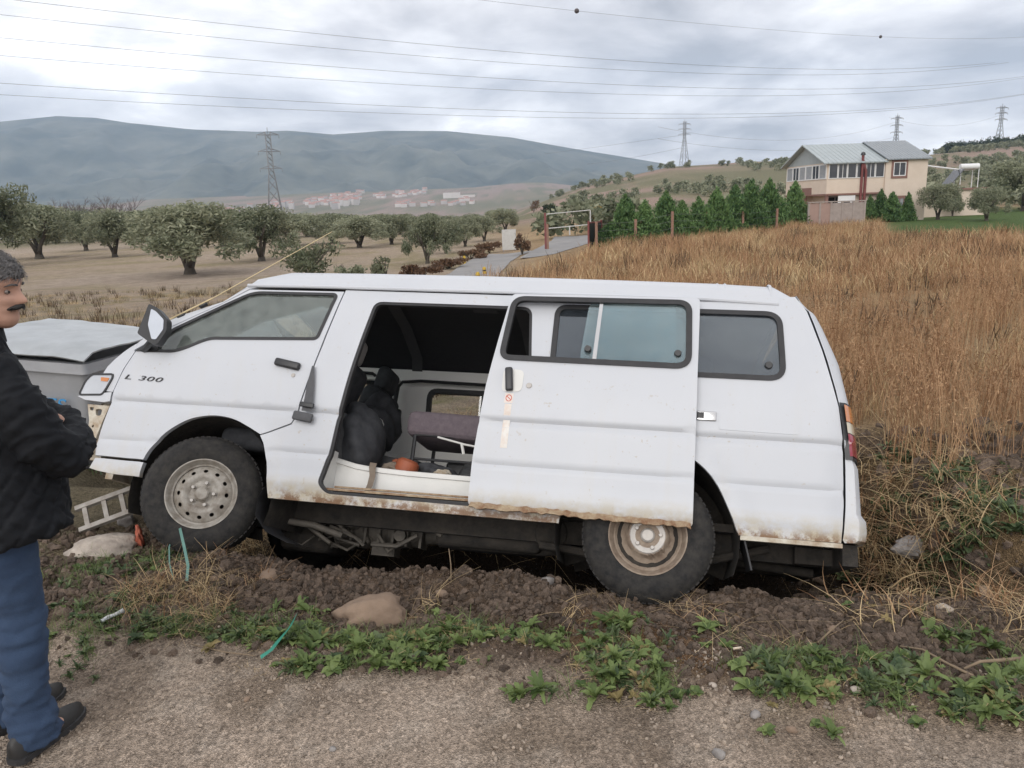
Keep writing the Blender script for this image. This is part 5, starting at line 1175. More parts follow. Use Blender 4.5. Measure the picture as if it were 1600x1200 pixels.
def scatter(name, pts, rots, scls, idx, meshes, m=None):
    "many small growing things as ONE object: points that carry instances"
    me = bpy.data.meshes.new(name); me.from_pydata([tuple(map(float, p)) for p in pts], [], [])
    a = me.attributes.new('rot', 'FLOAT_VECTOR', 'POINT'); a.data.foreach_set('vector', np.asarray(rots, float).ravel())
    sv = np.asarray(scls, float); sv = np.repeat(sv[:, None], 3, 1) if sv.ndim == 1 else sv; a = me.attributes.new('scl', 'FLOAT_VECTOR', 'POINT'); a.data.foreach_set('vector', sv.ravel())
    a = me.attributes.new('idx', 'INT', 'POINT'); a.data.foreach_set('value', np.asarray(idx, np.int32))
    c = bpy.data.collections.new(name+'_kinds')
    for i, q in enumerate(meshes): c.objects.link(bpy.data.objects.new('%s_%02d' % (name, i), q))
    ng = bpy.data.node_groups.new(name, 'GeometryNodeTree'); ng.interface.new_socket('Geometry', in_out='INPUT', socket_type='NodeSocketGeometry'); ng.interface.new_socket('Geometry', in_out='OUTPUT', socket_type='NodeSocketGeometry')
    N = ng.nodes.new; L = ng.links.new
    gi = N('NodeGroupInput'); go = N('NodeGroupOutput'); mp = N('GeometryNodeMeshToPoints'); ip = N('GeometryNodeInstanceOnPoints'); ci = N('GeometryNodeCollectionInfo')
    ci.inputs[0].default_value = c; ci.inputs['Separate Children'].default_value = True; ci.inputs['Reset Children'].default_value = True
    ip.inputs['Pick Instance'].default_value = True
    def attr(nm, t):
        q = N('GeometryNodeInputNamedAttribute'); q.data_type = t; q.inputs[0].default_value = nm; return [s for s in q.outputs if s.enabled][0]
    L(gi.outputs[0], mp.inputs[0]); L(mp.outputs[0], ip.inputs['Points']); L(ci.outputs[0], ip.inputs['Instance'])
    L(attr('idx', 'INT'), ip.inputs['Instance Index']); L(attr('rot', 'FLOAT_VECTOR'), ip.inputs['Rotation']); L(attr('scl', 'FLOAT_VECTOR'), ip.inputs['Scale']); L(ip.outputs[0], go.inputs[0])
    o = link(name, me); md = o.modifiers.new('scatter', 'NODES'); md.node_group = ng; tag(o, kind='stuff'); return o
P_ = [(x, y, gz(x, y)-.4) for x, y in SLOPE_REST]
if P_: scatter('far_olive_groves', P_, [(0, 0, r_.uniform(0, 6)) for _ in P_], [r_.uniform(.9, 1.4) for _ in P_], [r_.randrange(3) for _ in P_], ST)
# dark wood on the skyline at the right
wd = []
for _ in range(420):
    px = r_.uniform(1478, 1760); t, u = slope_at(px, 240); y = r_.uniform(520, 600); wd.append((u*y, y, gz(u*y, y)+r_.uniform(-1, 1)))
WT = small_tree(77, 160); WT = WT.copy(); WT.materials[0] = MATS['dark_leaf']
scatter('skyline_wood', wd, [(0, 0, r_.uniform(0, 6)) for _ in wd], [r_.uniform(1.5, 2.6) for _ in wd], [0]*len(wd), [WT])
for px, lab in ((1464, 'lone dark tree on the skyline left of the wood'), (1422, 'small lone tree on the skyline above the house roof end')):
    t, u = slope_at(px, 235); y = 540; o = bpy.data.objects.new('lone_tree', WT); COL.objects.link(o); o.location = (u*y, y, gz(u*y, y)); o.scale = (1.6, 1.6, 1.5); tag(o, lab, 'tree')

# ---------------------------------------------------------------- town at the foot of the mountains
mat('town_wall', (0.62, 0.58, 0.54), (0.5, 0.45, 0.42), 0.05, 0.9, obj_random=0.25); mat('town_roof', (0.36, 0.17, 0.12), (0.42, 0.25, 0.2), 0.05, 0.9)
def house_mesh(w, d, h):
    mb = MB().box(-w/2, w/2, -d/2, d/2, -8, h); me0 = mb
    mb.add([(-w/2-.4, -d/2-.4, h), (w/2+.4, -d/2-.4, h), (w/2+.4, d/2+.4, h), (-w/2-.4, d/2+.4, h), (-w/2-.4, 0, h+2.4), (w/2+.4, 0, h+2.4)], [(0, 1, 5, 4), (2, 3, 4, 5), (0, 4, 3), (1, 2, 5), (0, 3, 2, 1)])
    me = mb.mesh('town_house'); me.materials.append(MATS['town_wall']); me.materials.append(MATS['town_roof'])
    for i, p in enumerate(me.polygons): p.material_index = 1 if i >= 6 and i < 8 else 0
    return me
TH = [house_mesh(11, 9, 6), house_mesh(14, 9, 8), house_mesh(12, 12, 14)]
def town(n, box, kinds, s=1.0):
    for _ in range(n):
        px = r_.uniform(box[0], box[1]); py = box[2]+(box[3]-box[2])*(px-box[0])/(box[1]-box[0])+r_.uniform(-box[4], box[4]); x, y = on_ground(px, py)
        if y > 2600: continue
        o = bpy.data.objects.new('town_house', TH[r_.choice(kinds)]); COL.objects.link(o); o.location = (x, y, gz(x, y)); o.rotation_euler = (0, 0, r_.uniform(-.5, .5)); o.scale = (s, s, s)
        tag(o, 'pale house in the distant town at the mountain foot', 'house', 'houses of the distant town')
town(75, (476, 566, 321, 306, 6), (0, 1)); town(16, (520, 560, 324, 316, 4), (2,)); town(26, (582, 668, 309, 300, 4), (0, 1)); town(16, (420, 470, 326, 322, 4), (1, 2)); town(20, (620, 740, 322, 316, 4), (0, 1)); town(14, (300, 420, 330, 327, 4), (0, 1))
x, y = on_ground(706, 309); o = link('factory', MB().box(-22, 22, -15, 15, -8, 13).box(22, 62, -15, 15, -8, 6).mesh('factory'), MATS['town_wall']); o.location = (x, y, gz(x, y)); tag(o, 'large pale block of a factory at the right end of the town', 'building')

# ---------------------------------------------------------------- pylons and wires
mat('pylon_steel', (0.22, 0.23, 0.24), (0.30, 0.31, 0.32), 1, 0.6, 0.4); mat('wire', (0.20, 0.20, 0.21), (0.24, 0.24, 0.245), 1, 0.6, 0.3)
def pylon(px, base_py, top_py, y, label, arms, lean=0, thick=1.0, rot=.5, base_u=None):
    t0, u = slope_at(px, top_py); x = u*y; zt = EYE.z+t0*y; zb = gz(x, y)-1; h = zt-zb; r = thing('pylon', label, 'pylon', (x, y, zb), rot, 'lattice pylons of the power lines')
    w0 = h*.085; w1 = h*.022; wz = lambda z: w0+(w1-w0)*min(1, (z/(h*.62)))
    th_ = .0028*h*thick
    legs = [(sx, sy) for sx in (-1, 1) for sy in (-1, 1)]
    for sx, sy in legs:
        MB().tube([(sx*wz(0), sy*wz(0), 0), (sx*wz(h*.62), sy*wz(h*.62), h*.62), (sx*w1, sy*w1, h*.96)], th_*1.4, 4).build('leg', MATS['pylon_steel'], r, 180)
    br = MB(); z = 0.0
    while z < h*.93:
        dz = max(2.2*wz(z), h*.03); z2 = min(z+dz, h*.96); a, b = wz(z), wz(z2)
        for (x0, y0), (x1, y1) in (((-1, -1), (1, -1)), ((1, -1), (1, 1)), ((1, 1), (-1, 1)), ((-1, 1), (-1, -1))):
            br.tube([(x0*a, y0*a, z), (x1*b, y1*b, z2)], th_*.8, 3, False).tube([(x1*a, y1*a, z), (x0*b, y0*b, z2)], th_*.8, 3, False)
        z = z2
    tag(br.build('bracing', MATS['pylon_steel'], r, 180), kind='stuff')
    for f_, l_ in arms:
        am = MB(); zz = h*f_; w_ = wz(zz); L_ = h*l_
        for s in (-1, 1):
            tip = Vector((s*(w_+L_), 0, zz))
            for sy in (-1, 1): am.tube([(s*w_, sy*w_, zz), tip], th_, 4, False).tube([(s*w_, sy*w_, zz+h*.022), tip], th_, 4, False)
            am.tube([tip, tip-Vector((0, 0, h*.03))], th_*.9, 4)
        am.tube([(-w_, -w_, zz), (w_, -w_, zz)], th_, 4).tube([(-w_, w_, zz), (w_, w_, zz)], th_, 4); am.build('crossarm', MATS['pylon_steel'], r, 180)
    MB().tube([(0, 0, h*.95), (0, 0, h)], th_, 4).build('peak', MATS['pylon_steel'], r, 180)
    return r
pylon(417, 330, 199, 240, 'lattice pylon with three short crossarms rising from the olive orchard', ((.64, .075), (.79, .075), (.935, .075)), thick=1.15, rot=.35)
pylon(1070, 262, 186, 430, 'pale lattice pylon on the middle hill', ((.70, .11), (.80, .12), (.90, .11)), rot=.2)
pylon(1403, 226, 177, 600, 'lattice pylon on the ridge above the house roof', ((.62, .12), (.76, .12), (.90, .12)), rot=.2, thick=1.3)
pylon(1567, 220, 162, 610, 'lattice pylon on the skyline in front of the wood', ((.70, .12), (.82, .12), (.92, .12)), rot=.2, thick=1.3)
def wire(label, pts, d0, d1, rad=.028, group='high voltage wires across the sky'):
    "a hanging wire: a vertical plane from d0 metres ahead at the first point to d1 at the last, sag fitted through the points"
    S_ = [slope_at(*p) for p in pts]; A = Vector((S_[0][1]*d0, d0)); B = Vector((S_[-1][1]*d1, d1)); T = []; Z = []
    for t_, u_ in S_:
        k = (u_*A.y-A.x)/((B.x-A.x)-u_*(B.y-A.y)); y = A.y+(B.y-A.y)*k; T.append(k); Z.append(EYE.z+t_*y)
    co = np.polyfit(T, Z, 2 if len(pts) > 2 else 1)
    ks = np.linspace(-.12, 1.03, 40); mb = MB()
    P3 = [Vector((A.x+(B.x-A.x)*k, A.y+(B.y-A.y)*k, float(np.polyval(co, k)))) for k in ks]
    mb.tube(P3, [rad*(.5+.5*p.y/d0) if p.y > d0 else rad for p in P3], 4)
    o = mb.build('power_wire', MATS['wire'], None, 180); tag(o, label, 'power wire', group); return P3
wire('topmost of the six long wires crossing the sky', [(60, 1), (640, 70), (1000, 98), (1300, 106), (1540, 100)], 110, 330)
wire('second wire from the top, long across the sky', [(0, 20), (640, 90), (1000, 110), (1250, 116), (1560, 100)], 115, 340)
wire('third wire from the top, long across the sky', [(0, 55), (640, 117), (1000, 136), (1300, 136), (1600, 120)], 110, 330)
wire('fourth wire from the top, long across the sky', [(0, 84), (640, 136), (1000, 149), (1250, 147), (1600, 122)], 115, 340)
wire('fifth wire from the top, long across the sky', [(0, 127), (640, 170), (1000, 179), (1250, 174), (1600, 147)], 110, 330)
wire('lowest of the six long wires, just above the mountain ridge', [(0, 145), (640, 181), (1000, 187), (1250, 178), (1600, 148)], 115, 340)
ew = wire('thin earth wire with two marker balls high in the sky', [(765, 0), (901, 17), (1120, 42), (1377, 56), (1600, 58)], 130, 330, .022)
mat('marker_ball', (0.06, 0.05, 0.05), (0.09, 0.07, 0.07), 3, 0.6)
for px, lab in ((901, 'dark marker ball on the thin wire, the larger and nearer one'), (1377, 'dark marker ball on the thin wire, the farther one')):
    p = min(ew, key=lambda q: abs((q.x/q.y)-slope_at(px, 40)[1])); i = ew.index(p); 
    us = slope_at(px, 40)[1]
    j = i+1 if (ew[min(i+1, len(ew)-1)].x/ew[min(i+1, len(ew)-1)].y-us)*(p.x/p.y-us) < 0 else i-1
    a, b = p.x/p.y-us, ew[j].x/ew[j].y-us; q = p.lerp(ew[j], a/(a-b)) if abs(a-b) > 1e-6 else p
    o = MB().lathe([(0, -.42)]+[(.42*cos(t), .42*sin(t)) for t in np.linspace(-1.3, 1.3, 9)]+[(0, .42)], 16, Matrix.Identity(4)).build('marker_ball', MATS['marker_ball'], None, 180); o.location = q; tag(o, lab, 'marker ball', 'marker balls on the earth wire')
for k, (a, b, c, lab) in enumerate([((1082, 208), (1230, 219), (1395, 192), 'upper slack wire strung between the two middle pylons'), ((1082, 225), (1230, 235), (1395, 215), 'lower slack wire strung between the two middle pylons'), ((1408, 189), (1490, 196), (1562, 180), 'short wire between the two right hand pylons'), ((870, 238), (960, 226), (1060, 212), 'upper wire falling away left from the middle pylon'), ((930, 255), (1000, 244), (1060, 232), 'lower wire falling away left from the middle pylon')]):
    wire(lab, [a, b, c], (430, 430, 590, 500, 500)[k], (590, 590, 605, 432, 432)[k], .06, 'wires between the far pylons')

# ---------------------------------------------------------------- house
mat('house_wall', (0.60, 0.50, 0.41), (0.66, 0.56, 0.47), 1.5, 0.9, bump=0.004); mat('brown_trim', (0.20, 0.11, 0.09), (0.25, 0.14, 0.115), 5, 0.8)
mat('pvc_white', (0.74, 0.74, 0.74), (0.68, 0.68, 0.68), 4, 0.5); mat('roof_pale', (0.34, 0.38, 0.39), (0.40, 0.44, 0.45), 2, 0.6, 0.2); mat('roof_dark', (0.25, 0.275, 0.295), (0.30, 0.325, 0.345), 2, 0.6, 0.2)
mat('dark_glass', (0.02, 0.024, 0.03), (0.04, 0.045, 0.055), 3, 0.1, spec=0.8); mat('curtained_glass', (0.26, 0.28, 0.30), (0.36, 0.37, 0.38), 3, 0.2); mat('flue_red', (0.16, 0.045, 0.045), (0.20, 0.06, 0.055), 4, 0.6)
mat('concrete', (0.36, 0.31, 0.28), (0.27, 0.23, 0.21), 3, 0.95, bump=0.008); mat('concrete_red', (0.36, 0.25, 0.21), (0.30, 0.21, 0.18), 3, 0.95, bump=0.008); mat('shade_inside', (0.05, 0.045, 0.045), (0.08, 0.07, 0.065), 3, 0.9)
def build_house():
    x, y = 28.75, 71.0; zb = gz(x, y)-.15
    r = thing('house', 'two storey pink rendered house with grey metal roofs and a glazed upper veranda', 'house', (x, y, zb), radians(4))
    # axes: +x along the long side to the right, +y into the house (the gable end looks to the left)
    Lg, Wd, E1 = 9.2, 8.6, 5.45
    w = MB(); w.box(0, 5.3, .0, Wd, 2.75, E1); w.box(.0, 1.1, 5.0, Wd, 0, 2.75); w.box(2.7, 5.3, .35, Wd, 0, 2.75); w.box(1.1, 2.7, 2.2, Wd, 0, 2.75)
    w.build('upper_wall', MATS['house_wall'], r, 30)
    w = MB(); w.box(5.3, Lg, -.18, Wd-.3, 0, E1+.15); w.build('side_wall', MATS['house_wall'], r, 30)
    MB().box(-.04, 5.25, -.05, Wd, 2.60, 2.745).build('balcony_slab', MATS['brown_trim'], r)
    for xx, yy in ((.15, .2), (.15, 4.5)): MB().box(xx-.12, xx+.12, yy-.12, yy+.12, 0, 2.6).build('pillar', MATS['brown_trim'], r)
    MB().box(-.03, -.005, 2.9, 5.0, 2.75, 3.35).build('brown_panel', MATS['brown_trim'], r)
    # roofs: ridge along x
    def roof(x0, x1, y0, y1, ze, zr, name, m, over=.35):
        ym = (y0+y1)/2; t = .10; o = over
        mb = MB(); k = (zr-ze)/(ym-y0)
        for s in (1, -1):
            ya = (y0-o) if s == 1 else (y1+o)
            n = 14
            for i in range(n):
                xa = x0+(x1-x0)*i/n; xb = x0+(x1-x0)*(i+1)/n-.03
                v = [(xa, ya, ze-k*o), (xb, ya, ze-k*o), (xb, ym, zr), (xa, ym, zr)]; mb.add([p for p in v]+[(p[0], p[1], p[2]+t) for p in v], [(3, 2, 1, 0), (4, 5, 6, 7), (0, 1, 5, 4), (1, 2, 6, 5), (2, 3, 7, 6), (3, 0, 4, 7)])
            v = [(x0, ya, ze-k*o-.02), (x1, ya, ze-k*o-.02), (x1, ym, zr-.02), (x0, ym, zr-.02)]; mb.add(v, [(0, 1, 2, 3)])
        return mb.build(name, m, r, 20)
    roof(-.5, 5.45, 0, Wd, E1+.02, E1+1.75, 'pale_roof', MATS['roof_pale']); roof(5.3, Lg+.25, -.18, Wd-.3, E1+.17, E1+1.86, 'dark_roof', MATS['roof_dark'], .3)
    g = MB(); g.add([(-.02, .1, E1), (-.02, Wd-.1, E1), (-.02, Wd/2, E1+1.68), (.1, .1, E1), (.1, Wd-.1, E1), (.1, Wd/2, E1+1.68)], [(0, 2, 1), (3, 4, 5), (0, 1, 4, 3), (1, 2, 5, 4), (2, 0, 3, 5)]); g.build('gable', MATS['roof_pale'], r, 30)
    # veranda glazing: white frames round the corner
    def win(axis, a0, a1, z0, z1, off, fm, gm, bars=1, trim=None, fw=.07):
        def bx(p0, p1, q0, q1, d0, d1): return MB().box(p0, p1, d0, d1, q0, q1) if axis == 'x' else MB().box(d0, d1, p0, p1, q0, q1)
        fr = MB()
        for p0, p1, q0, q1 in [(a0, a1, z0, z0+fw), (a0, a1, z1-fw, z1), (a0, a0+fw, z0+fw, z1-fw), (a1-fw, a1, z0+fw, z1-fw)]+[(a0+(a1-a0)*k/(bars+1)-fw*.4, a0+(a1-a0)*k/(bars+1)+fw*.4, z0+fw, z1-fw) for k in range(1, bars+1)]:
            b = bx(p0, p1, q0, q1, off-.05, off+.02); fr.add(b.v, b.f)
        f_ = fr.build('window', fm, r, 30); bx(a0+.02, a1-.02, z0+.02, z1-.02, off-.025, off-.006).build('pane', gm, f_, 30)
        if trim:
            tr = MB()
            for p0, p1, q0, q1 in ((a0-.18, a1+.18, z0-.2, z0-.005), (a0-.18, a1+.18, z1+.005, z1+.18), (a0-.18, a0-.005, z0-.005, z1+.005), (a1+.005, a1+.18, z0-.005, z1+.005)): b = bx(p0, p1, q0, q1, off-.045, off+.01); tr.add(b.v, b.f)
            tr.build('window_trim', trim, f_, 30)
    n = 6
    for k in range(n): win('y', .12+k*(Wd-.3)/n, .12+(k+1)*(Wd-.3)/n-.03, 4.05, E1-.10, -.01, MATS['pvc_white'], MATS['curtained_glass'] if k not in (1, 4) else MATS['dark_glass'], 1 if k in (1, 4) else 0, fw=.09)
    for k in range(6): win('x', .12+k*.86, .12+(k+1)*.86-.03, 4.05, E1-.10, -.01, MATS['pvc_white'], MATS['dark_glass'], 1 if k in (1, 4) else 0, fw=.06)
    win('x', 6.0, 7.15, 4.1, 5.3, -.19, MATS['pvc_white'], MATS['dark_glass'], 1, MATS['brown_trim']); win('x', 6.0, 7.2, .95, 2.2, -.19, MATS['brown_trim'], MATS['curtained_glass'], 2, MATS['brown_trim']); win('x', 4.05, 4.85, .95, 1.6, .34, MATS['pvc_white'], MATS['dark_glass'], 1, MATS['brown_trim'])
    win('x', 1.2, 2.65, .55, 2.5, 2.19, MATS['pvc_white'], MATS['dark_glass'], 1); win('y', .6, 2.1, .7, 2.5, 2.69, MATS['pvc_white'], MATS['curtained_glass'], 1)
    MB().box(2.66, 2.72, -.02, .34, .3, 2.55).box(1.15, 2.66, .02, .07, .3, 2.55).box(1.45, 2.35, .0, .09, .9, 2.2).build('white_screen', MATS['pvc_white'], r)
    MB().box(1.55, 2.25, -.03, .0, 1.0, 2.1).build('screen_opening', MATS['dark_glass'], r)
    fl = MB(); fl.tube([(3.15, -.12, .2), (3.15, -.12, 5.4)], .11, 10).tube([(3.5, -.12, 1.0), (3.5, -.12, 4.6), (3.3, -.12, 5.2), (3.15, -.12, 5.6), (3.15, -.12, 6.05)], .12, 10); fl.build('flue', MATS['flue_red'], r, 40)
    MB().lathe([(0, -.1), (.22, -.1), (.16, .12), (0, .2)], 12, Matrix.Translation((3.15, -.12, 6.1)) @ Matrix.Rotation(radians(90), 4, 'X')).build('flue_cap', MATS['black_plastic'], r)
    MB().tube([(5.0, .25, .3), (5.0, .25, 2.2)], .04, 6).build('drainpipe', MATS['flue_red'], r)
    # garden wall of cast panels
    A = on_ground(1262, 356); B = on_ground(1349, 352); za = gz(*A)-.1
    ang = math.atan2(B[1]-A[1], B[0]-A[0]); ln = math.hypot(B[0]-A[0], B[1]-A[1])
    gw = thing('garden_wall', 'stained concrete panel wall in front of the pink house', 'wall', (A[0], A[1], za), ang); n = 5
    for k in range(n):
        o = MB().box(k*ln/n+.03, (k+1)*ln/n-.03, -.06, .06, 0, 2.0).build('panel', MATS['concrete_red'] if k < 2 else MATS['concrete'], gw); bevel(o, .015, 1)
    for k in range(n+1): MB().box(k*ln/n-.07, k*ln/n+.07, -.10, .10, 0, 2.06).build('post', MATS['concrete'], gw)
    MB().box(-.1, ln+.1, -.13, .13, 2.065, 2.15).build('coping', MATS['concrete'], gw)
    # outbuilding with a solar heater on its roof
    x, y = on_ground(1437, 338); y = 78; x = slope_at(1437, 330)[1]*y; z0 = gz(x, y)-.2
    ob = thing('outbuilding', 'low flat roofed outbuilding to the right of the pink house', 'outbuilding', (x, y, z0), radians(-4))
    MB().box(0, 6.6, 0, 4, 0, 2.75).build('wall', MATS['house_wall'], ob); MB().box(-.15, 6.75, -.2, 4.2, 2.76, 2.95).build('roof', MATS['brown_trim'], ob)
    f_ = MB().box(5.55, 6.15, -.04, -.005, 1.4, 2.1).build('window', MATS['brown_trim'], ob); MB().box(5.63, 6.07, -.055, -.042, 1.48, 2.02).build('pane', MATS['dark_glass'], f_)
    sh = thing('solar_heater', 'solar water heater with white tank and blue panel on the outbuilding roof', 'solar heater', (x+3.2, y+1.2, z0+2.95), radians(-4)); 
    M_ = Matrix.Translation((-.3, 0, .15)) @ Matrix.Rotation(radians(-52), 4, 'Y')
    MB().box(-.2, 2.1, -1.0, 1.0, -.04, .04, M_).build('collector', MATS['dark_glass'], sh)
    MB().tube([(1.0, 0, 1.75), (2.6, .2, 1.78)], .10, 8).lathe([(0, -.9), (.28, -.88), (.28, .88), (0, .9)], 16, Matrix.Translation((1.9, -.1, 2.05)) @ Matrix.Rotation(radians(90), 4, 'Z')).build('tank', MATS['pvc_white'], sh)
    for px_ in (.9, 2.6):
        for py_ in (-.6, .6): MB().tube([(px_, py_, 0), (px_, py_, 1.8)], .04, 6).build('stand_leg', MATS['pvc_white'], sh)
    MB().tube([(-3.3, .3, 2.6), (-1.5, .3, 2.2), (1.0, 0, 1.8)], .07, 6).build('supply_pipe', MATS['pvc_white'], sh)
build_house()

# ---------------------------------------------------------------- fence, gate, paved track
mat('post_wood', (0.23, 0.13, 0.095), (0.28, 0.17, 0.12), 5, 0.9); mat('asphalt', (0.20, 0.195, 0.195), (0.27, 0.26, 0.25), 0.8, 0.9, bump=0.004, coords='Object'); mat('paint_white', (0.56, 0.56, 0.54), (0.46, 0.45, 0.43), 5, 0.6)
mat('yellow_paint', (0.55, 0.36, 0.03), (0.5, 0.33, 0.03), 5, 0.6)
def ribbon(name, pts, w, m, dz=.03, n=10, kind='structure'):
    P3 = [Vector((x, y, 0)) for x, y in pts]; dense = []
    for a, b in zip(P3, P3[1:]):
        for k in range(n): dense.append(a.lerp(b, k/n))
    dense.append(P3[-1]); rows = []
    for i, p in enumerate(dense):
        t = (dense[min(i+1, len(dense)-1)]-dense[max(i-1, 0)]).normalized(); s = Vector((t.y, -t.x, 0)); k = i/(len(dense)-1); ww = w[0]+(w[1]-w[0])*k if isinstance(w, tuple) else w
        rows.append([(q.x, q.y, max(gz(q.x, q.y), gz(p.x, p.y)-.05)+dz) for q in (p+s*ww*(f-.5) for f in np.linspace(0, 1, 7))])
    return tag(MB().grid(rows).build(name, m, None, 60), kind=kind)
tk = [on_ground(*p) for p in ((716, 462), (722, 445), (738, 430), (757, 415), (775, 404), (800, 396))]
ribbon('paved_track', tk, (2.5, 3.6), MATS['asphalt'], .03)
yd = [on_ground(*p) for p in ((838, 402), (870, 390), (905, 374), (915, 368))]
ribbon('gate_apron', yd, (2.2, 5.5), MATS['asphalt'], .03)
def fence():
    pp = [(932, 386, 352), (993, 379, 348), (1050, 375, 336), (1103, 370, 336), (1160, 365, 335), (1213, 360, 330)]
    g0 = on_ground(930, 386); r = thing('field_fence', 'row of reddish wooden fence posts with wire before the cypress hedge', 'fence', (g0[0], g0[1], gz(*g0)))
    tops = []
    for px, py, top in pp:
        x, y = on_ground(px, py+2); h = (py-top)*y*.985/1205+.25; p = Vector((x, y, gz(x, y)))-r.location; o = MB().box(p.x-.07, p.x+.07, p.y-.07, p.y+.07, p.z-.3, p.z+h).build('post', MATS['post_wood'], r); tops.append(p+Vector((0, -.08, h)))
    for k in (.15, .55, .95):
        MB().tube([p-Vector((0, 0, k)) for p in tops], .006, 4).build('fence_wire', MATS['wire'], r, 180)
fence()
def gate():
    x, y = on_ground(853, 391); z = gz(x, y); sc = y*.985/1205
    r = thing('yard_gate', 'white tubular yard gate between a rusty post and a dark panel', 'gate', (x, y, z), radians(-6)); W_ = 75*sc
    for xx, h in ((0, 57), (3.2*sc, 40)): MB().box(xx-.07, xx+.07, -.07, .07, -.3, h*sc).build('gate_post', MATS['flue_red'] if xx == 0 else MATS['post_wood'], r)
    MB().tube([(0, 0, 33*sc), (W_*.9, .3, 37*sc)], .035, 6).tube([(0, 0, 55*sc), (W_*.93, .3, 59*sc)], .03, 6).tube([(W_*.93, .3, 59*sc), (W_*.93, .3, 32*sc)], .045, 6).tube([(W_*.5, .15, 35*sc), (W_*.5, .15, 22*sc)], .045, 6).tube([(0, 0, 8*sc), (3*sc, 0, 8*sc)], .06, 6).build('rail', MATS['paint_white'], r)
    x2, y2 = on_ground(930, 387); b = thing('gate_leaf', 'dark sheet metal gate leaf standing open beside the hedge', 'gate', (x2, y2, gz(x2, y2)), radians(60)); s2 = y2*.985/1205
    MB().box(-.9, .9, -.03, .03, .05, 38*s2).build('sheet', MATS['black_plastic'], b); MB().box(-.98, -.9, -.05, .05, -.2, 42*s2).box(.9, .98, -.05, .05, -.2, 42*s2).box(-.9, .9, -.04, .04, 38*s2, 40*s2).build('frame', MATS['flue_red'], b)
    x3, y3 = on_ground(796, 393); s3 = y3*.985/1205; bd = thing('grey_board', 'pale grey board on posts at the edge of the track', 'board', (x3, y3, gz(x3, y3)), radians(10))
    MB().box(-11*s3, 11*s3, -.03, .03, .12, 34*s3).build('sheet', MATS['paint_white'], bd); 
    for xx in (-9, 9): MB().box(xx*s3-.04, xx*s3+.04, .031, .09, -.3, 30*s3).build('post', MATS['concrete'], bd)
    for px, py, h, lab in ((747, 440, 15, 'yellow marker post with a rounded top nearest the van roof'), (757, 429, 12, 'small dark topped yellow marker post by the track'), (726, 413, 13, 'yellow marker post on the far left of the track')):
        x, y = on_ground(px, py); s = y*.985/1205; q = thing('marker_post', lab, 'marker post', (x, y, gz(x, y)), 0, 'marker posts along the track'); MB().lathe([(0, -.2), (.09, -.2), (.09, h*s*.8), (.06, h*s), (0, h*s)], 10, Matrix.Rotation(radians(90), 4, 'X')).build('post', MATS['yellow_paint'], q); MB().lathe([(.093, h*s*.45), (.096, h*s*.47), (.096, h*s*.62), (.093, h*s*.64)], 10, Matrix.Rotation(radians(90), 4, 'X')).build('band', MATS['black_plastic'], q)
gate()

# ---------------------------------------------------------------- the air
def haze():
    me = MB().box(-7900, 7900, -420, 5900, -120, 900).mesh('haze'); m = bpy.data.materials.new('haze'); m.use_nodes = True; nt = m.node_tree; nt.nodes.clear()
    out = nt.nodes.new('ShaderNodeOutputMaterial'); v = nt.nodes.new('ShaderNodeVolumePrincipled'); v.inputs['Density'].default_value = HAZE; v.inputs['Color'].default_value = (0.60, 0.77, 1.0, 1); v.inputs['Anisotropy'].default_value = 0.2
    nt.links.new(v.outputs[0], out.inputs['Volume']); tag(link('haze', me, m), kind='stuff')
HAZE = 1.45e-4
haze()

# ---------------------------------------------------------------- grass, weeds, soil, stones
leaf_mat('dry_grass', (0.215, 0.115, 0.058), (0.56, 0.365, 0.21), trans=0.25, rough=0.8)
leaf_mat('straw', (0.27, 0.185, 0.095), (0.68, 0.52, 0.30), trans=0.2, rough=0.8)
leaf_mat('dead_weed', (0.045, 0.030, 0.020), (0.16, 0.105, 0.065), trans=0.1, rough=0.9)
leaf_mat('weed_green', (0.060, 0.100, 0.030), (0.235, 0.30, 0.105), trans=0.3, rough=0.5)
leaf_mat('weed_dark', (0.045, 0.075, 0.032), (0.15, 0.19, 0.09), trans=0.25, rough=0.5)
leaf_mat('tuft_ochre', (0.12, 0.105, 0.04), (0.30, 0.235, 0.11), trans=0.2, rough=0.8)
mat('clod_soil', (0.19, 0.14, 0.105), (0.10, 0.072, 0.053), 2.5, 1.0, bump=0.1, bscale=7, obj_random=0.45)
mat('pebble', (0.37, 0.305, 0.245), (0.18, 0.145, 0.112), 12, 0.9, obj_random=0.4)
mat('stone_pale', (0.46, 0.40, 0.34), (0.24, 0.205, 0.175), 9, 0.95, bump=0.02, bscale=26, contrast=0.16)
mat('stone_earthy', (0.27, 0.195, 0.14), (0.17, 0.12, 0.085), 8, 0.98, bump=0.010, bscale=30)
mat('stone_grey', (0.30, 0.28, 0.265), (0.15, 0.135, 0.125), 11, 0.9, bump=0.010, bscale=30, contrast=0.14)

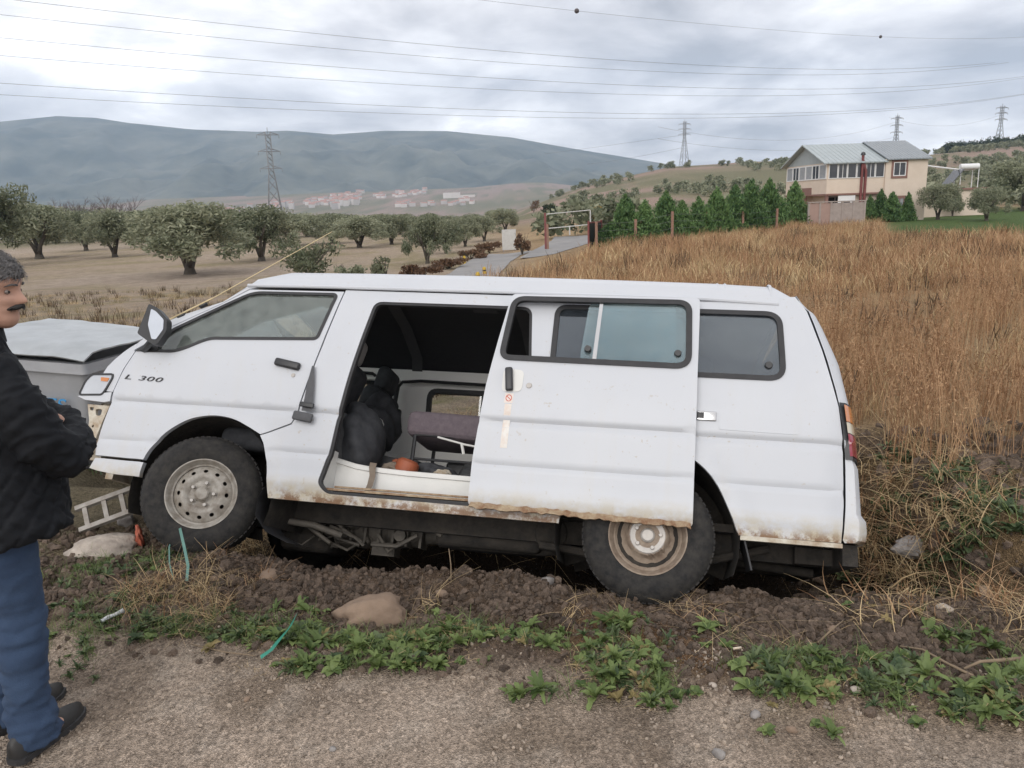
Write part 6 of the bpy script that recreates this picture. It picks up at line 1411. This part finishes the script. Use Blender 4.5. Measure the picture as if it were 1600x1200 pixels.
def blades(name, n, h, spread, width, lean, seed, m, seg=3, head=0.0, lay=0.0):
    r = np.random.default_rng(seed); V = []; F = []; T = []
    for i in range(n):
        a = r.uniform(0, 2*pi); q = spread*math.sqrt(r.random()); p = np.array([q*cos(a), q*sin(a), -.02]); b = r.uniform(0, 2*pi); hh = h*r.uniform(.5, 1.1); ln = lean*r.uniform(.2, 1.5)
        dr = np.array([cos(b), sin(b), 0]); sd = np.array([-sin(b+r.uniform(-1, 1)), cos(b), 0]); k = len(V); tn = float(np.clip(r.normal(.5, .24), 0, 1))
        for s in range(seg+1):
            t = s/seg; c = p+dr*ln*hh*t*t+np.array([0, 0, hh*(t-lay*t*t)]); w = width*(1-.8*t)*(1 if s else .8)
            if head and s == seg-1: w = width*head
            V += [c-sd*w/2, c+sd*w/2]; T += [tn, tn]
        for s in range(seg): F.append((k+2*s, k+2*s+1, k+2*s+3, k+2*s+2))
    me = pymesh(name, V, F); at_ = me.attributes.new('tone', 'FLOAT', 'POINT'); at_.data.foreach_set('value', T); me.materials.append(MATS[m]); return me
def seedy(name, n, h, spread, seed, m):
    "stalks that carry loose seed heads"
    r = np.random.default_rng(seed); V = []; F = []; T = []
    def quad(c, ax, sd, l, w, tn):
        k = len(V); V.extend([c-ax*l/2, c+sd*w/2, c+ax*l/2, c-sd*w/2]); F.append((k, k+1, k+2, k+3)); T.extend([tn]*4)
    for i in range(n):
        a = r.uniform(0, 2*pi); q = spread*math.sqrt(r.random()); b = r.uniform(0, 2*pi); hh = h*r.uniform(.6, 1.1); ln = .35*r.uniform(.1, 1.2); dr = np.array([cos(b), sin(b), 0]); sd = np.array([-sin(b), cos(b), 0]); tn = float(np.clip(r.normal(.5, .22), 0, 1))
        pts = [np.array([q*cos(a), q*sin(a), 0])+dr*ln*hh*t*t+np.array([0, 0, hh*t]) for t in (0, .35, .7, 1)]
        for s in range(3):
            k = len(V); w0, w1 = .0032*(1-.2*s), .0032*(1-.2*(s+1)); V.extend([pts[s]-sd*w0, pts[s]+sd*w0, pts[s+1]+sd*w1, pts[s+1]-sd*w1]); F.append((k, k+1, k+2, k+3)); T.extend([tn]*4)
        for j in range(9):
            t = r.uniform(.55, 1.03); c = pts[2]+(pts[3]-pts[2])*(t-.7)/.3+r.normal(size=3)*.014; ax = r.normal(size=3)+np.array([0, 0, 1.4]); ax /= np.linalg.norm(ax); s2 = np.cross(ax, r.normal(size=3)); s2 /= np.linalg.norm(s2); quad(c, ax, s2, .035*r.uniform(.6, 1.3), .009, float(np.clip(tn+r.normal()*.15, 0, 1)))
    me = pymesh(name, V, F); at_ = me.attributes.new('tone', 'FLOAT', 'POINT'); at_.data.foreach_set('value', T); me.materials.append(MATS[m]); return me
def leaf_shape(L_, w, droop, fold, seed, lobed=0.0, n=5):
    r = random.Random(seed); V = []; F = []
    for i in range(n+1):
        t = i/n; ww = w*(sin(pi*min(1, t*.93+.07))**.8)*(1+lobed*sin(t*19))*.5+.002; x = L_*t; z = L_*(.55*t-droop*t*t)
        V += [(x, -ww, z+fold*ww), (x, 0, z), (x, ww, z+fold*ww)]
    for i in range(n): F += [(3*i, 3*i+1, 3*i+4, 3*i+3), (3*i+1, 3*i+2, 3*i+5, 3*i+4)]
    return V, F
def rosette(name, n, L_, w, seed, m, lobed=0.0, rise=.5):
    r = random.Random(seed); V = []; F = []; T = []
    for i in range(n):
        v, f = leaf_shape(L_*r.uniform(.55, 1.1), w*r.uniform(.7, 1.15), r.uniform(.3, .8), r.uniform(.2, .6), i, lobed); M_ = Matrix.Rotation(i*2.4+r.uniform(-.4, .4), 3, 'Z') @ Matrix.Rotation(-r.uniform(-.1, rise), 3, 'Y'); k = len(V); tn = min(1, max(0, r.gauss(.5, .25)))
        V += [tuple(M_ @ Vector(p)+Vector((0, 0, .004))) for p in v]; F += [tuple(q+k for q in p) for p in f]; T += [tn]*len(v)
    me = pymesh(name, V, F); at_ = me.attributes.new('tone', 'FLOAT', 'POINT'); at_.data.foreach_set('value', T); me.materials.append(MATS[m]); me.shade_smooth(); return me
def lump(name, r0, seed, m, sub=2, rough=.3, flat=.7, ang=False):
    b = bmesh.new(); bmesh.ops.create_icosphere(b, subdivisions=sub, radius=1.0); s = seed*7.7
    for v in b.verts:
        c = v.co.copy(); k = 1+rough*float(fbm(c.x*1.6+s, c.y*1.6+c.z*1.9, 90, 3))*2+rough*.5*float(fbm(c.x*4+s, c.z*4-c.y*3, 91, 2))
        k += .10*float(fbm(c.x*9+s, c.y*9+c.z*8, 94, 3)) if sub >= 3 else 0; k = max(.45, k); v.co = Vector((c.x*k, c.y*k, c.z*k*flat))*r0
    me = bpy.data.meshes.new(name); b.to_mesh(me); b.free(); me.materials.append(MATS[m])
    if not ang: me.shade_smooth()
    return me
R2 = np.random.default_rng(21)
def vline(x, y): return y+0.19*x

# ---- the dry field
DG = [seedy('dry_a', 13, .62, .15, 1, 'dry_grass'), seedy('dry_b', 12, .52, .17, 2, 'dry_grass'), blades('dry_c', 30, .42, .18, .0065, .5, 3, 'dry_grass'), blades('dry_d', 30, .34, .20, .0075, .9, 4, 'straw'), seedy('dry_e', 10, .74, .14, 5, 'dry_grass'), blades('dead_f', 14, .46, .12, .010, .4, 6, 'dead_weed', head=2.2)]
DF = [blades('far_a', 46, .50, .55, .022, .5, 7, 'dry_grass', 2), blades('far_b', 46, .42, .55, .024, .7, 8, 'straw', 2), blades('far_c', 40, .58, .5, .020, .4, 9, 'dry_grass', 2), blades('far_dead', 24, .55, .4, .03, .3, 10, 'dead_weed', 2)]
def in_field(x, y):
    u = x/np.maximum(y, 1); v = vline(x, y)
    ok = (v > 5.75+.35*fbm(x*1.3, y*1.3, 33)*2) & (u < .95) & (x > -1.0+.0*y) & ((x-1.2)/np.maximum(y, 1) > -.085+.20*sm(26, 44, y))
    ok |= (x > 2.25) & (y > 4.55+.3*fbm(x*2, y*2, 34)) & (u < 1.0) & (y < 9)
    ok &= ~((u > .475) & (y > 40))
    return ok
pts = []; idx = []; sc = []
def add_field(y0, y1, dens, kinds, smin, smax, cut=None):
    n = int((y1*y1-y0*y0)*.5*1.1*dens); y = np.sqrt(R2.uniform(y0*y0, y1*y1, n)); u = R2.uniform(-.1, 1.0, n); x = u*y; ok = in_field(x, y)
    ok &= R2.random(n) < .35+1.1*sm(-.30, .25, fbm(x*.7, y*.7, 35))
    x, y = x[ok], y[ok]; z = H(x, y)
    pts.extend(zip(x, y, z)); kk = np.array(kinds); fld = np.clip((fbm(x*.45+3, y*.45, 55, 4)+.5+R2.normal(0, .16, len(x))), 0, .999); idx.extend(kk[(fld*len(kk)).astype(int)]); sc.extend(R2.uniform(smin, smax, len(x))*(1+.35*fbm(x*.5, y*.5, 36)))
add_field(4.3, 9, 26, (5, 5, 3, 3, 0, 2, 1, 4, 2, 0, 3), .55, 1.1); add_field(9, 16, 13, (5, 5, 3, 0, 2, 4, 1, 3, 2, 5), .6, 1.2)
n0 = len(pts); add_field(16, 30, 3.6, (9, 9, 7, 6, 8, 7, 6, 7, 9), .7, 1.2); add_field(30, 64, 1.6, (9, 9, 7, 6, 8, 7, 6, 7, 9), .8, 1.4)
pts = np.array(pts); rot = np.stack([R2.normal(0, .12, len(pts)), R2.normal(0, .12, len(pts)), R2.uniform(0, 6.28, len(pts))], 1)
scatter('dry_field_grass', pts, rot, sc, idx, DG+DF)
# ---- far bank, the straw at the rear of the van, tangled stalks on the dug soil
ST_ = [blades('straw_a', 26, .30, .12, .0055, 1.3, 11, 'straw', 4, lay=.65), blades('straw_b', 22, .36, .14, .005, 1.6, 12, 'straw', 4, lay=.75), blades('straw_c', 16, .26, .12, .006, 1.0, 13, 'dry_grass', 4, lay=.5)]
pts = []; 
def blob(px, py, sx, sy, n, out, test=None):
    cx, cy = on_ground(px, py)
    for _ in range(n):
        x = cx+R2.normal(0, sx); y = cy+R2.normal(0, sy)
        if test is None or test(x, y): out.append((x, y, gz(x, y)))
offd = lambda x, y: ditch(x, y) < .75
blob(1335, 915, .13, .14, 60, pts, offd); blob(1390, 925, .16, .12, 60, pts, offd); blob(1450, 915, .16, .12, 36, pts); blob(1520, 945, .3, .14, 26, pts); blob(1335, 870, .08, .15, 36, pts, offd)
for _ in range(420):
    x = R2.uniform(-2.4, 2.4); d = R2.uniform(.55, 1.5); y = d+4.85-.19*x; pts.append((x, y, gz(x, y)))
k1 = len(pts)
blob(235, 925, .12, .09, 16, pts); blob(280, 940, .13, .10, 14, pts); blob(320, 960, .12, .10, 8, pts); blob(360, 925, .15, .10, 7, pts)
for _ in range(10): x = R2.uniform(-1.7, 2.0); y = 3.25-.19*x+R2.normal(0, .16); pts.append((x, y, gz(x, y)))
scl = np.concatenate([R2.uniform(.6, 1.15, k1), R2.uniform(.35, .7, len(pts)-k1)])
scatter('straw_tangle', pts, [(R2.normal(0, .25), R2.normal(0, .25), R2.uniform(0, 6.28)) for _ in pts], scl, R2.integers(0, 3, len(pts)), ST_)
# ---- thin grass of the orchard and by the bin
TF = [blades('tuft_a', 22, .13, .12, .008, .8, 14, 'tuft_ochre', 2), blades('tuft_b', 18, .09, .16, .010, 1.0, 15, 'straw', 2), blades('tuft_c', 16, .18, .10, .010, .7, 16, 'weed_dark', 2), blades('tuft_d', 14, .25, .12, .014, .5, 17, 'dead_weed', 2)]
pts = []; ii = []
n = 15000; y = np.sqrt(R2.uniform(5.6**2, 34**2, n)); u = R2.uniform(-1.0, .0, n); x = u*y; ok = ((x-.8)/y < -.06) & (vline(x, y) > 6.2+1.2*sm(-4, -2, x)) & (R2.random(n) < (.25+1.0*sm(-.05, .25, fbm(x*.6, y*.6, 37)))*np.clip(12/y, .2, 1)*.9)
x, y = x[ok], y[ok]; pts += list(zip(x, y, H(x, y))); ii += list(np.where(y < 14, R2.choice((0, 0, 1, 1, 2, 3), len(x)), R2.choice((0, 1, 1, 1, 3), len(x))))
for _ in range(30): x = R2.uniform(-4.6, -3.2); y = R2.uniform(4.6, 6.4); pts.append((x, y, gz(x, y))); ii.append(int(R2.choice((0, 2, 1, 3))))
scatter('orchard_grass', pts, [(0, 0, R2.uniform(0, 6.28)) for _ in pts], R2.uniform(.6, 1.5, len(pts)), ii, TF)
# ---- weeds along the roadside
WD = [rosette('weed_a', 9, .085, .042, 1, 'weed_green'), rosette('weed_b', 10, .10, .026, 2, 'weed_green', .35, .9), rosette('weed_c', 8, .065, .045, 3, 'weed_dark', 0, .8), rosette('weed_d', 12, .08, .016, 4, 'weed_dark', .4, 1.0), blades('weed_e', 22, .11, .07, .005, 1.0, 18, 'weed_green', 3), rosette('weed_f', 10, .050, .032, 6, 'weed_green', 0, .6), blades('weed_g', 16, .10, .08, .004, 1.2, 19, 'straw', 3, lay=.5), rosette('weed_h', 7, .07, .03, 8, 'tuft_ochre', .3, .5)]
pts = []
for px, py, sx, sy, n in [(400, 1000, .10, .06, 34), (455, 985, .12, .07, 46), (520, 1005, .12, .07, 60), (590, 1010, .14, .06, 66), (660, 1005, .13, .06, 66), (730, 990, .12, .07, 54), (800, 1000, .10, .06, 30), (850, 1005, .08, .06, 26), (500, 1040, .16, .03, 34), (640, 1040, .16, .03, 34), (480, 955, .08, .06, 16), (700, 965, .05, .05, 14),
    (935, 1030, .07, .10, 46), (985, 1060, .09, .09, 60), (960, 985, .06, .08, 26), (1040, 1085, .07, .05, 24), (1000, 1020, .07, .06, 30), (1205, 1035, .09, .08, 56), (1260, 1030, .08, .06, 40), (1230, 1070, .11, .05, 40), (1320, 1075, .12, .07, 44), (1390, 1075, .10, .08, 40), (1430, 1040, .09, .05, 22), (1350, 1035, .06, .04, 14), (1480, 995, .08, .06, 18), (1560, 1095, .10, .10, 46), (1590, 1060, .09, .08, 30), (1480, 1120, .10, .05, 20), (1540, 1010, .12, .06, 14), (1110, 1000, .12, .06, 6), (870, 1085, .2, .03, 6), (1240, 1140, .1, .03, 5), (1430, 960, .15, .08, 12)]: blob(px, py, sx*.85, sy*.66, int(n*.9), pts)
k1 = len(pts)
for px, py, sx, sy, n in [(130, 900, .10, .10, 40), (190, 885, .13, .07, 60), (250, 880, .10, .06, 34), (150, 960, .13, .10, 50), (110, 990, .08, .10, 24), (230, 985, .12, .06, 34), (310, 985, .14, .05, 30), (370, 975, .1, .06, 16), (210, 940, .14, .08, 30), (120, 1040, .1, .1, 8)]: blob(px, py, sx, sy, n, pts)
ii = list(R2.choice((0, 0, 1, 1, 2, 3, 3, 4, 4, 4, 5, 5, 5, 6, 6, 7), k1))+list(R2.choice((4, 4, 4, 5, 3, 3, 2), len(pts)-k1)); s_ = np.concatenate([R2.uniform(.32, .88, k1)**1.15, R2.uniform(.3, .75, len(pts)-k1)])
scatter('roadside_weeds', pts, [(R2.normal(0, .15), R2.normal(0, .15), R2.uniform(0, 6.28)) for _ in pts], s_, ii, WD)
# green weeds over the rubble at the right
pts = []
for px, py, sx, sy, n in [(1390, 795, .2, .2, 40), (1450, 790, .25, .25, 50), (1530, 800, .3, .3, 50), (1580, 850, .2, .3, 40), (1510, 850, .12, .18, 46), (1500, 890, .10, .1, 18), (1590, 790, .2, .2, 30)]: blob(px, py, sx, sy, n, pts)
scatter('rubble_weeds', pts, [(R2.normal(0, .2), R2.normal(0, .2), R2.uniform(0, 6.28)) for _ in pts], R2.uniform(.5, 1.2, len(pts)), R2.choice((2, 3, 3, 4, 2), len(pts)), WD)
# ---- loose soil, gravel, rubble
CL = [lump('clod_%d' % i, 1.0, i+1, 'clod_soil', 2, .95, .72, True) for i in range(4)]; PB = [lump('grit_%d' % i, 1.0, i+11, 'pebble', 1, .4, .6, True) for i in range(3)]
pts = []; s_ = []
n = 52000; x = R2.uniform(-2.6, 3.4, n); v = R2.normal(3.22, .26, n); y = v-.19*x; ok = (v > 2.6) & (v < 4.3) & ((ditch(x, y) < .6)) & (R2.random(n) < .25+sm(-.2, .2, fbm(x*2, y*2, 38)))
x, y = x[ok], y[ok]; s = .0025+.016*R2.random(len(x))**4.0; pts += list(zip(x, y, H(x, y)+s*.1)); s_ += list(s)
for _ in range(1500):
    x = R2.uniform(1.9, 4.2); y = R2.uniform(3.3, 5.6); s = .006+.045*R2.random()**3; pts.append((x, y, gz(x, y)+s*.2)); s_.append(s)
for _ in range(1500):
    x = R2.uniform(-2.9, -.9); y = R2.uniform(3.2, 4.4); s = .004+.022*R2.random()**3; pts.append((x, y, gz(x, y)+s*.2)); s_.append(s)
s_ = np.array(s_)[:, None]*R2.uniform(.6, 1.5, (len(s_), 3)); scatter('soil_clods', pts, R2.uniform(0, 6.28, (len(pts), 3)), s_, R2.integers(0, 4, len(pts)), CL)
pts = []; s_ = []
n = 48000; x = R2.uniform(-2.6, 2.6, n); v = R2.uniform(1.5, 3.0, n); y = v-.19*x; ok = R2.random(n) < .10+.9*sm(.02, .3, fbm(x*3, y*3, 39))
x, y = x[ok], y[ok]; s = .0014+.0085*R2.random(len(x))**4.5; pts += list(zip(x, y, H(x, y)+s*.3)); s_ += list(s)
s_ = np.array(s_)[:, None]*R2.uniform(.6, 1.5, (len(s_), 3)); scatter('road_gravel', pts, R2.uniform(0, 6.28, (len(pts), 3)), s_, R2.integers(0, 3, len(pts)), PB)
# ---- single stones
def stone(name, px, py, rad, label, m, seed, scl_=(1, 1, 1), flat=.6, rz=0, sink=.3, sub=4, ang=False, grp=None):
    x, y = on_ground(px, py); me = lump(name, rad, seed, m, sub, .34, flat, ang); o = bpy.data.objects.new(name, me); COL.objects.link(o); o.location = (x, y, gz(x, y)+rad*flat*(1-sink*2)*.5); o.scale = scl_; o.rotation_euler = (0, 0, rz); tag(o, label, 'stone', grp); return o
stone('boulder', 578, 972, .150, 'rounded earth coloured boulder half buried in front of the van sill', 'stone_earthy', 3, (1.08, .8, 1), .62, .2, .25)
stone('slab', 163, 862, .20, 'flat pale slab of rock by the front wheel and the man', 'stone_pale', 5, (.98, .72, .9), .36, -.25, .2)
stone('stone', 1428, 862, .115, 'grey angular stone in the straw behind the van rear', 'stone_grey', 7, (1.1, .7, .9), .60, .1, .1, 3, True)
stone('stone', 198, 818, .055, 'small grey stone lying beyond the pale slab', 'stone_grey', 8, (1, .9, 1), .7, .4, .1, 3)
for px, py, rd, lab, m_, sd in [(386, 1094, .013, 'small ochre pebble alone on the dirt road', 'stone_earthy', 1), (1114, 1072, .017, 'pale stone at the edge of the weeds below the rear wheel', 'stone_pale', 2), (1337, 1079, .017, 'white flat stone among the weeds at the lower right', 'stone_pale', 3), (1180, 1118, .019, 'grey rounded stone on the road edge at the lower right', 'stone_grey', 4), (1123, 1180, .022, 'flat grey stone near the bottom edge of the road', 'stone_grey', 5), (1237, 1142, .017, 'tan stone on the road to the right of the grey rounded stone', 'stone_earthy', 6),
    (520, 1172, .012, 'dark pebble low on the dirt road, left of centre', 'stone_grey', 9), (1300, 985, .022, 'lump of stone in the dug soil behind the rear wheel', 'stone_earthy', 10), (690, 930, .03, 'brown clod stone on the crest of the soil before the sill', 'stone_earthy', 12), (855, 912, .035, 'grey stone on the soil crest just left of the rear wheel', 'stone_grey', 13), (1540, 935, .05, 'brown stone on the bank at the right edge', 'stone_earthy', 14), (1475, 955, .035, 'pale stone between straw and soil at the right', 'stone_pale', 15), (340, 905, .03, 'lump of stone under the front wheel', 'stone_earthy', 16), (420, 905, .05, 'reddish clod at the left end of the ditch mouth', 'stone_earthy', 17)]:
    stone('stone', px, py, rd, lab, m_, sd, (1.2, .9, 1), .65, sd, .15, 2)
# ---- single leafy weeds
def weed(px, py, n, L_, w, m, label, seed, lobed=0.0, rise=.8):
    x, y = on_ground(px, py); r_ = random.Random(seed); r = thing('leafy_weed', label, 'weed', (x, y, gz(x, y)), 0, 'single weeds on the roadside soil'); base = None; kinds = []
    for j in range(3):
        v, f = leaf_shape(L_*(.75, 1, .9)[j], w*(1, .9, .75)[j], (.35, .5, .7)[j], .4, j, lobed); me = pymesh('leaf', v, f); at_ = me.attributes.new('tone', 'FLOAT', 'POINT'); at_.data.foreach_set('value', [(.35, .6, .8)[j]]*len(v)); me.materials.append(MATS[m]); me.shade_smooth(); kinds.append(me)
    for i in range(n):
        o = bpy.data.objects.new('leaf', kinds[i % 3]); COL.objects.link(o); o.parent = r; o.rotation_euler = (r_.uniform(-.3, .3), -r_.uniform(0, rise), i*2.4+r_.uniform(-.3, .3)); s = r_.uniform(.45, .8); o.scale = (s, s, s)
weed(1112, 985, 9, .12, .046, 'weed_green', 'broad leaved weed alone on the bare soil below the rear wheel', 1, 0, 1.0); weed(1348, 1030, 7, .10, .05, 'weed_green', 'pale upright leaved weed in the soil at the lower right', 2, 0, 1.2)
weed(705, 985, 10, .13, .022, 'weed_green', 'narrow leaved weed standing right of the boulder', 3, 0, 1.3); weed(755, 1000, 8, .09, .05, 'weed_green', 'yellow green weed at the right end of the left weed patch', 4, .2, 1.0)
weed(960, 1000, 12, .12, .03, 'weed_dark', 'tall feathery dark weed below the rear tyre', 5, .4, 1.4); weed(1400, 1060, 9, .12, .045, 'weed_dark', 'dull broad leaved weed near the twig', 6, .2, .9)
weed(1280, 1022, 9, .10, .04, 'weed_dark', 'dark crinkled weed left of the pale upright weed', 7, .35, .9); weed(1540, 1080, 10, .11, .05, 'weed_green', 'bright bushy weed at the lower right edge', 8, 0, 1.0)
weed(655, 1015, 9, .10, .055, 'weed_green', 'round leaved weed in the middle of the left weed patch', 9, 0, .7); weed(470, 985, 8, .12, .05, 'weed_dark', 'broad flat weed behind the green ribbon', 10, 0, .5); weed(1125, 962, 5, .06, .03, 'weed_green', 'tiny seedling above the broad leaved weed', 11, 0, .9)
# ---- litter and twigs
mat('ribbon_green', (0.02, 0.20, 0.14), (0.03, 0.27, 0.19), 12, 0.4); mat('cord_green', (0.10, 0.22, 0.19), (0.14, 0.27, 0.23), 12, 0.6); mat('litter_white', (0.62, 0.64, 0.66), (0.45, 0.48, 0.5), 20, 0.6); mat('litter_red', (0.42, 0.09, 0.05), (0.32, 0.10, 0.06), 22, 0.7); mat('twig', (0.17, 0.125, 0.08), (0.24, 0.18, 0.12), 14, 0.9); mat('butt', (0.6, 0.42, 0.24), (0.7, 0.68, 0.62), 20, 0.8)
def strip(name, label, cat, pp, w, m, lift, tw=0.0):
    c = []
    for k, (px, py) in enumerate(pp): x, y = on_ground(px, py); c.append(Vector((x, y, gz(x, y)+lift[k])))
    rows = []
    for i, p in enumerate(c):
        t = (c[min(i+1, len(c)-1)]-c[max(i-1, 0)]).normalized(); s = t.cross(Vector((0, 0, 1))).normalized(); s = (s*cos(tw*i)+Vector((0, 0, 1))*sin(tw*i)); rows.append([p-s*w/2, p+s*w/2])
    tag(MB().grid(rows).build(name, MATS[m], None, 180), label, cat)
strip('plastic_ribbon', 'green plastic ribbon lying across the roadside weeds', 'ribbon', [(408, 1034), (425, 1026), (440, 1014), (455, 1000), (466, 986)], .030, 'ribbon_green', (.02, .03, .05, .06, .08), .25)
strip('plastic_strip', 'flat green plastic strip hanging down in front of the front tyre', 'plastic strip', [(292, 915), (296, 900), (292, 884), (287, 868)], .014, 'cord_green', (.01, .05, .10, .16), .1)
def cord(name, label, cat, pp, r0, m, lift):
    c = []
    for k, (px, py) in enumerate(pp): x, y = on_ground(px, py); c.append(Vector((x, y, gz(x, y)+lift[k])))
    tag(MB().tube(c, r0, 7).build(name, MATS[m], None, 180), label, cat)
cord('cord', 'thin green cord looping out from under the front tyre', 'cord', [(272, 912), (267, 895), (268, 880), (276, 866), (284, 860)], .004, 'cord_green', (.01, .05, .09, .13, .14))
cord('paper_roll', 'crumpled white paper roll on the verge near the man', 'litter', [(160, 975), (170, 971), (180, 967), (194, 962)], [.009, .011, .008, .012], 'litter_white', (.015, .02, .02, .025))
cord('cigarette_butt', 'white cigarette butt on the dug soil below the rear wheel', 'cigarette butt', [(1145, 1018), (1158, 1016)], .005, 'butt', (.012, .012))
cord('twig', 'long thin twig lying among the weeds at the lower right', 'twig', [(1405, 1024), (1440, 1033), (1480, 1048), (1520, 1064)], [.003, .004, .005, .006], 'twig', (.04, .05, .03, .02))
cord('twig', 'bent thicker twig reaching in from the right edge', 'twig', [(1505, 1056), (1530, 1052), (1565, 1050), (1605, 1046)], [.004, .006, .007, .008], 'twig', (.03, .05, .05, .05))
cord('twig', 'short thin twig sticking out of the soil heap at the right', 'twig', [(1278, 1008), (1298, 998), (1316, 990)], [.005, .004, .002], 'twig', (.01, .04, .06))
cord('twig', 'thin dry stem standing on the soil crest before the sill', 'twig', [(705, 912), (706, 908), (704, 906)], [.004, .003, .002], 'twig', (0, .09, .17))
cord('twig', 'pale dry stalk lying between the road and the left weed patch', 'twig', [(300, 1012), (350, 1024), (400, 1030)], [.003, .003, .002], 'twig', (.015, .015, .015))
x, y = on_ground(216, 860)
ro = crumpled('red_plastic', (x, y+.03, gz(x, y)+.055), (.022, .02, .065), MATS['litter_red'], None, 9, .7, .12); tag(ro, 'torn red plastic scrap beside the front tyre', 'litter')
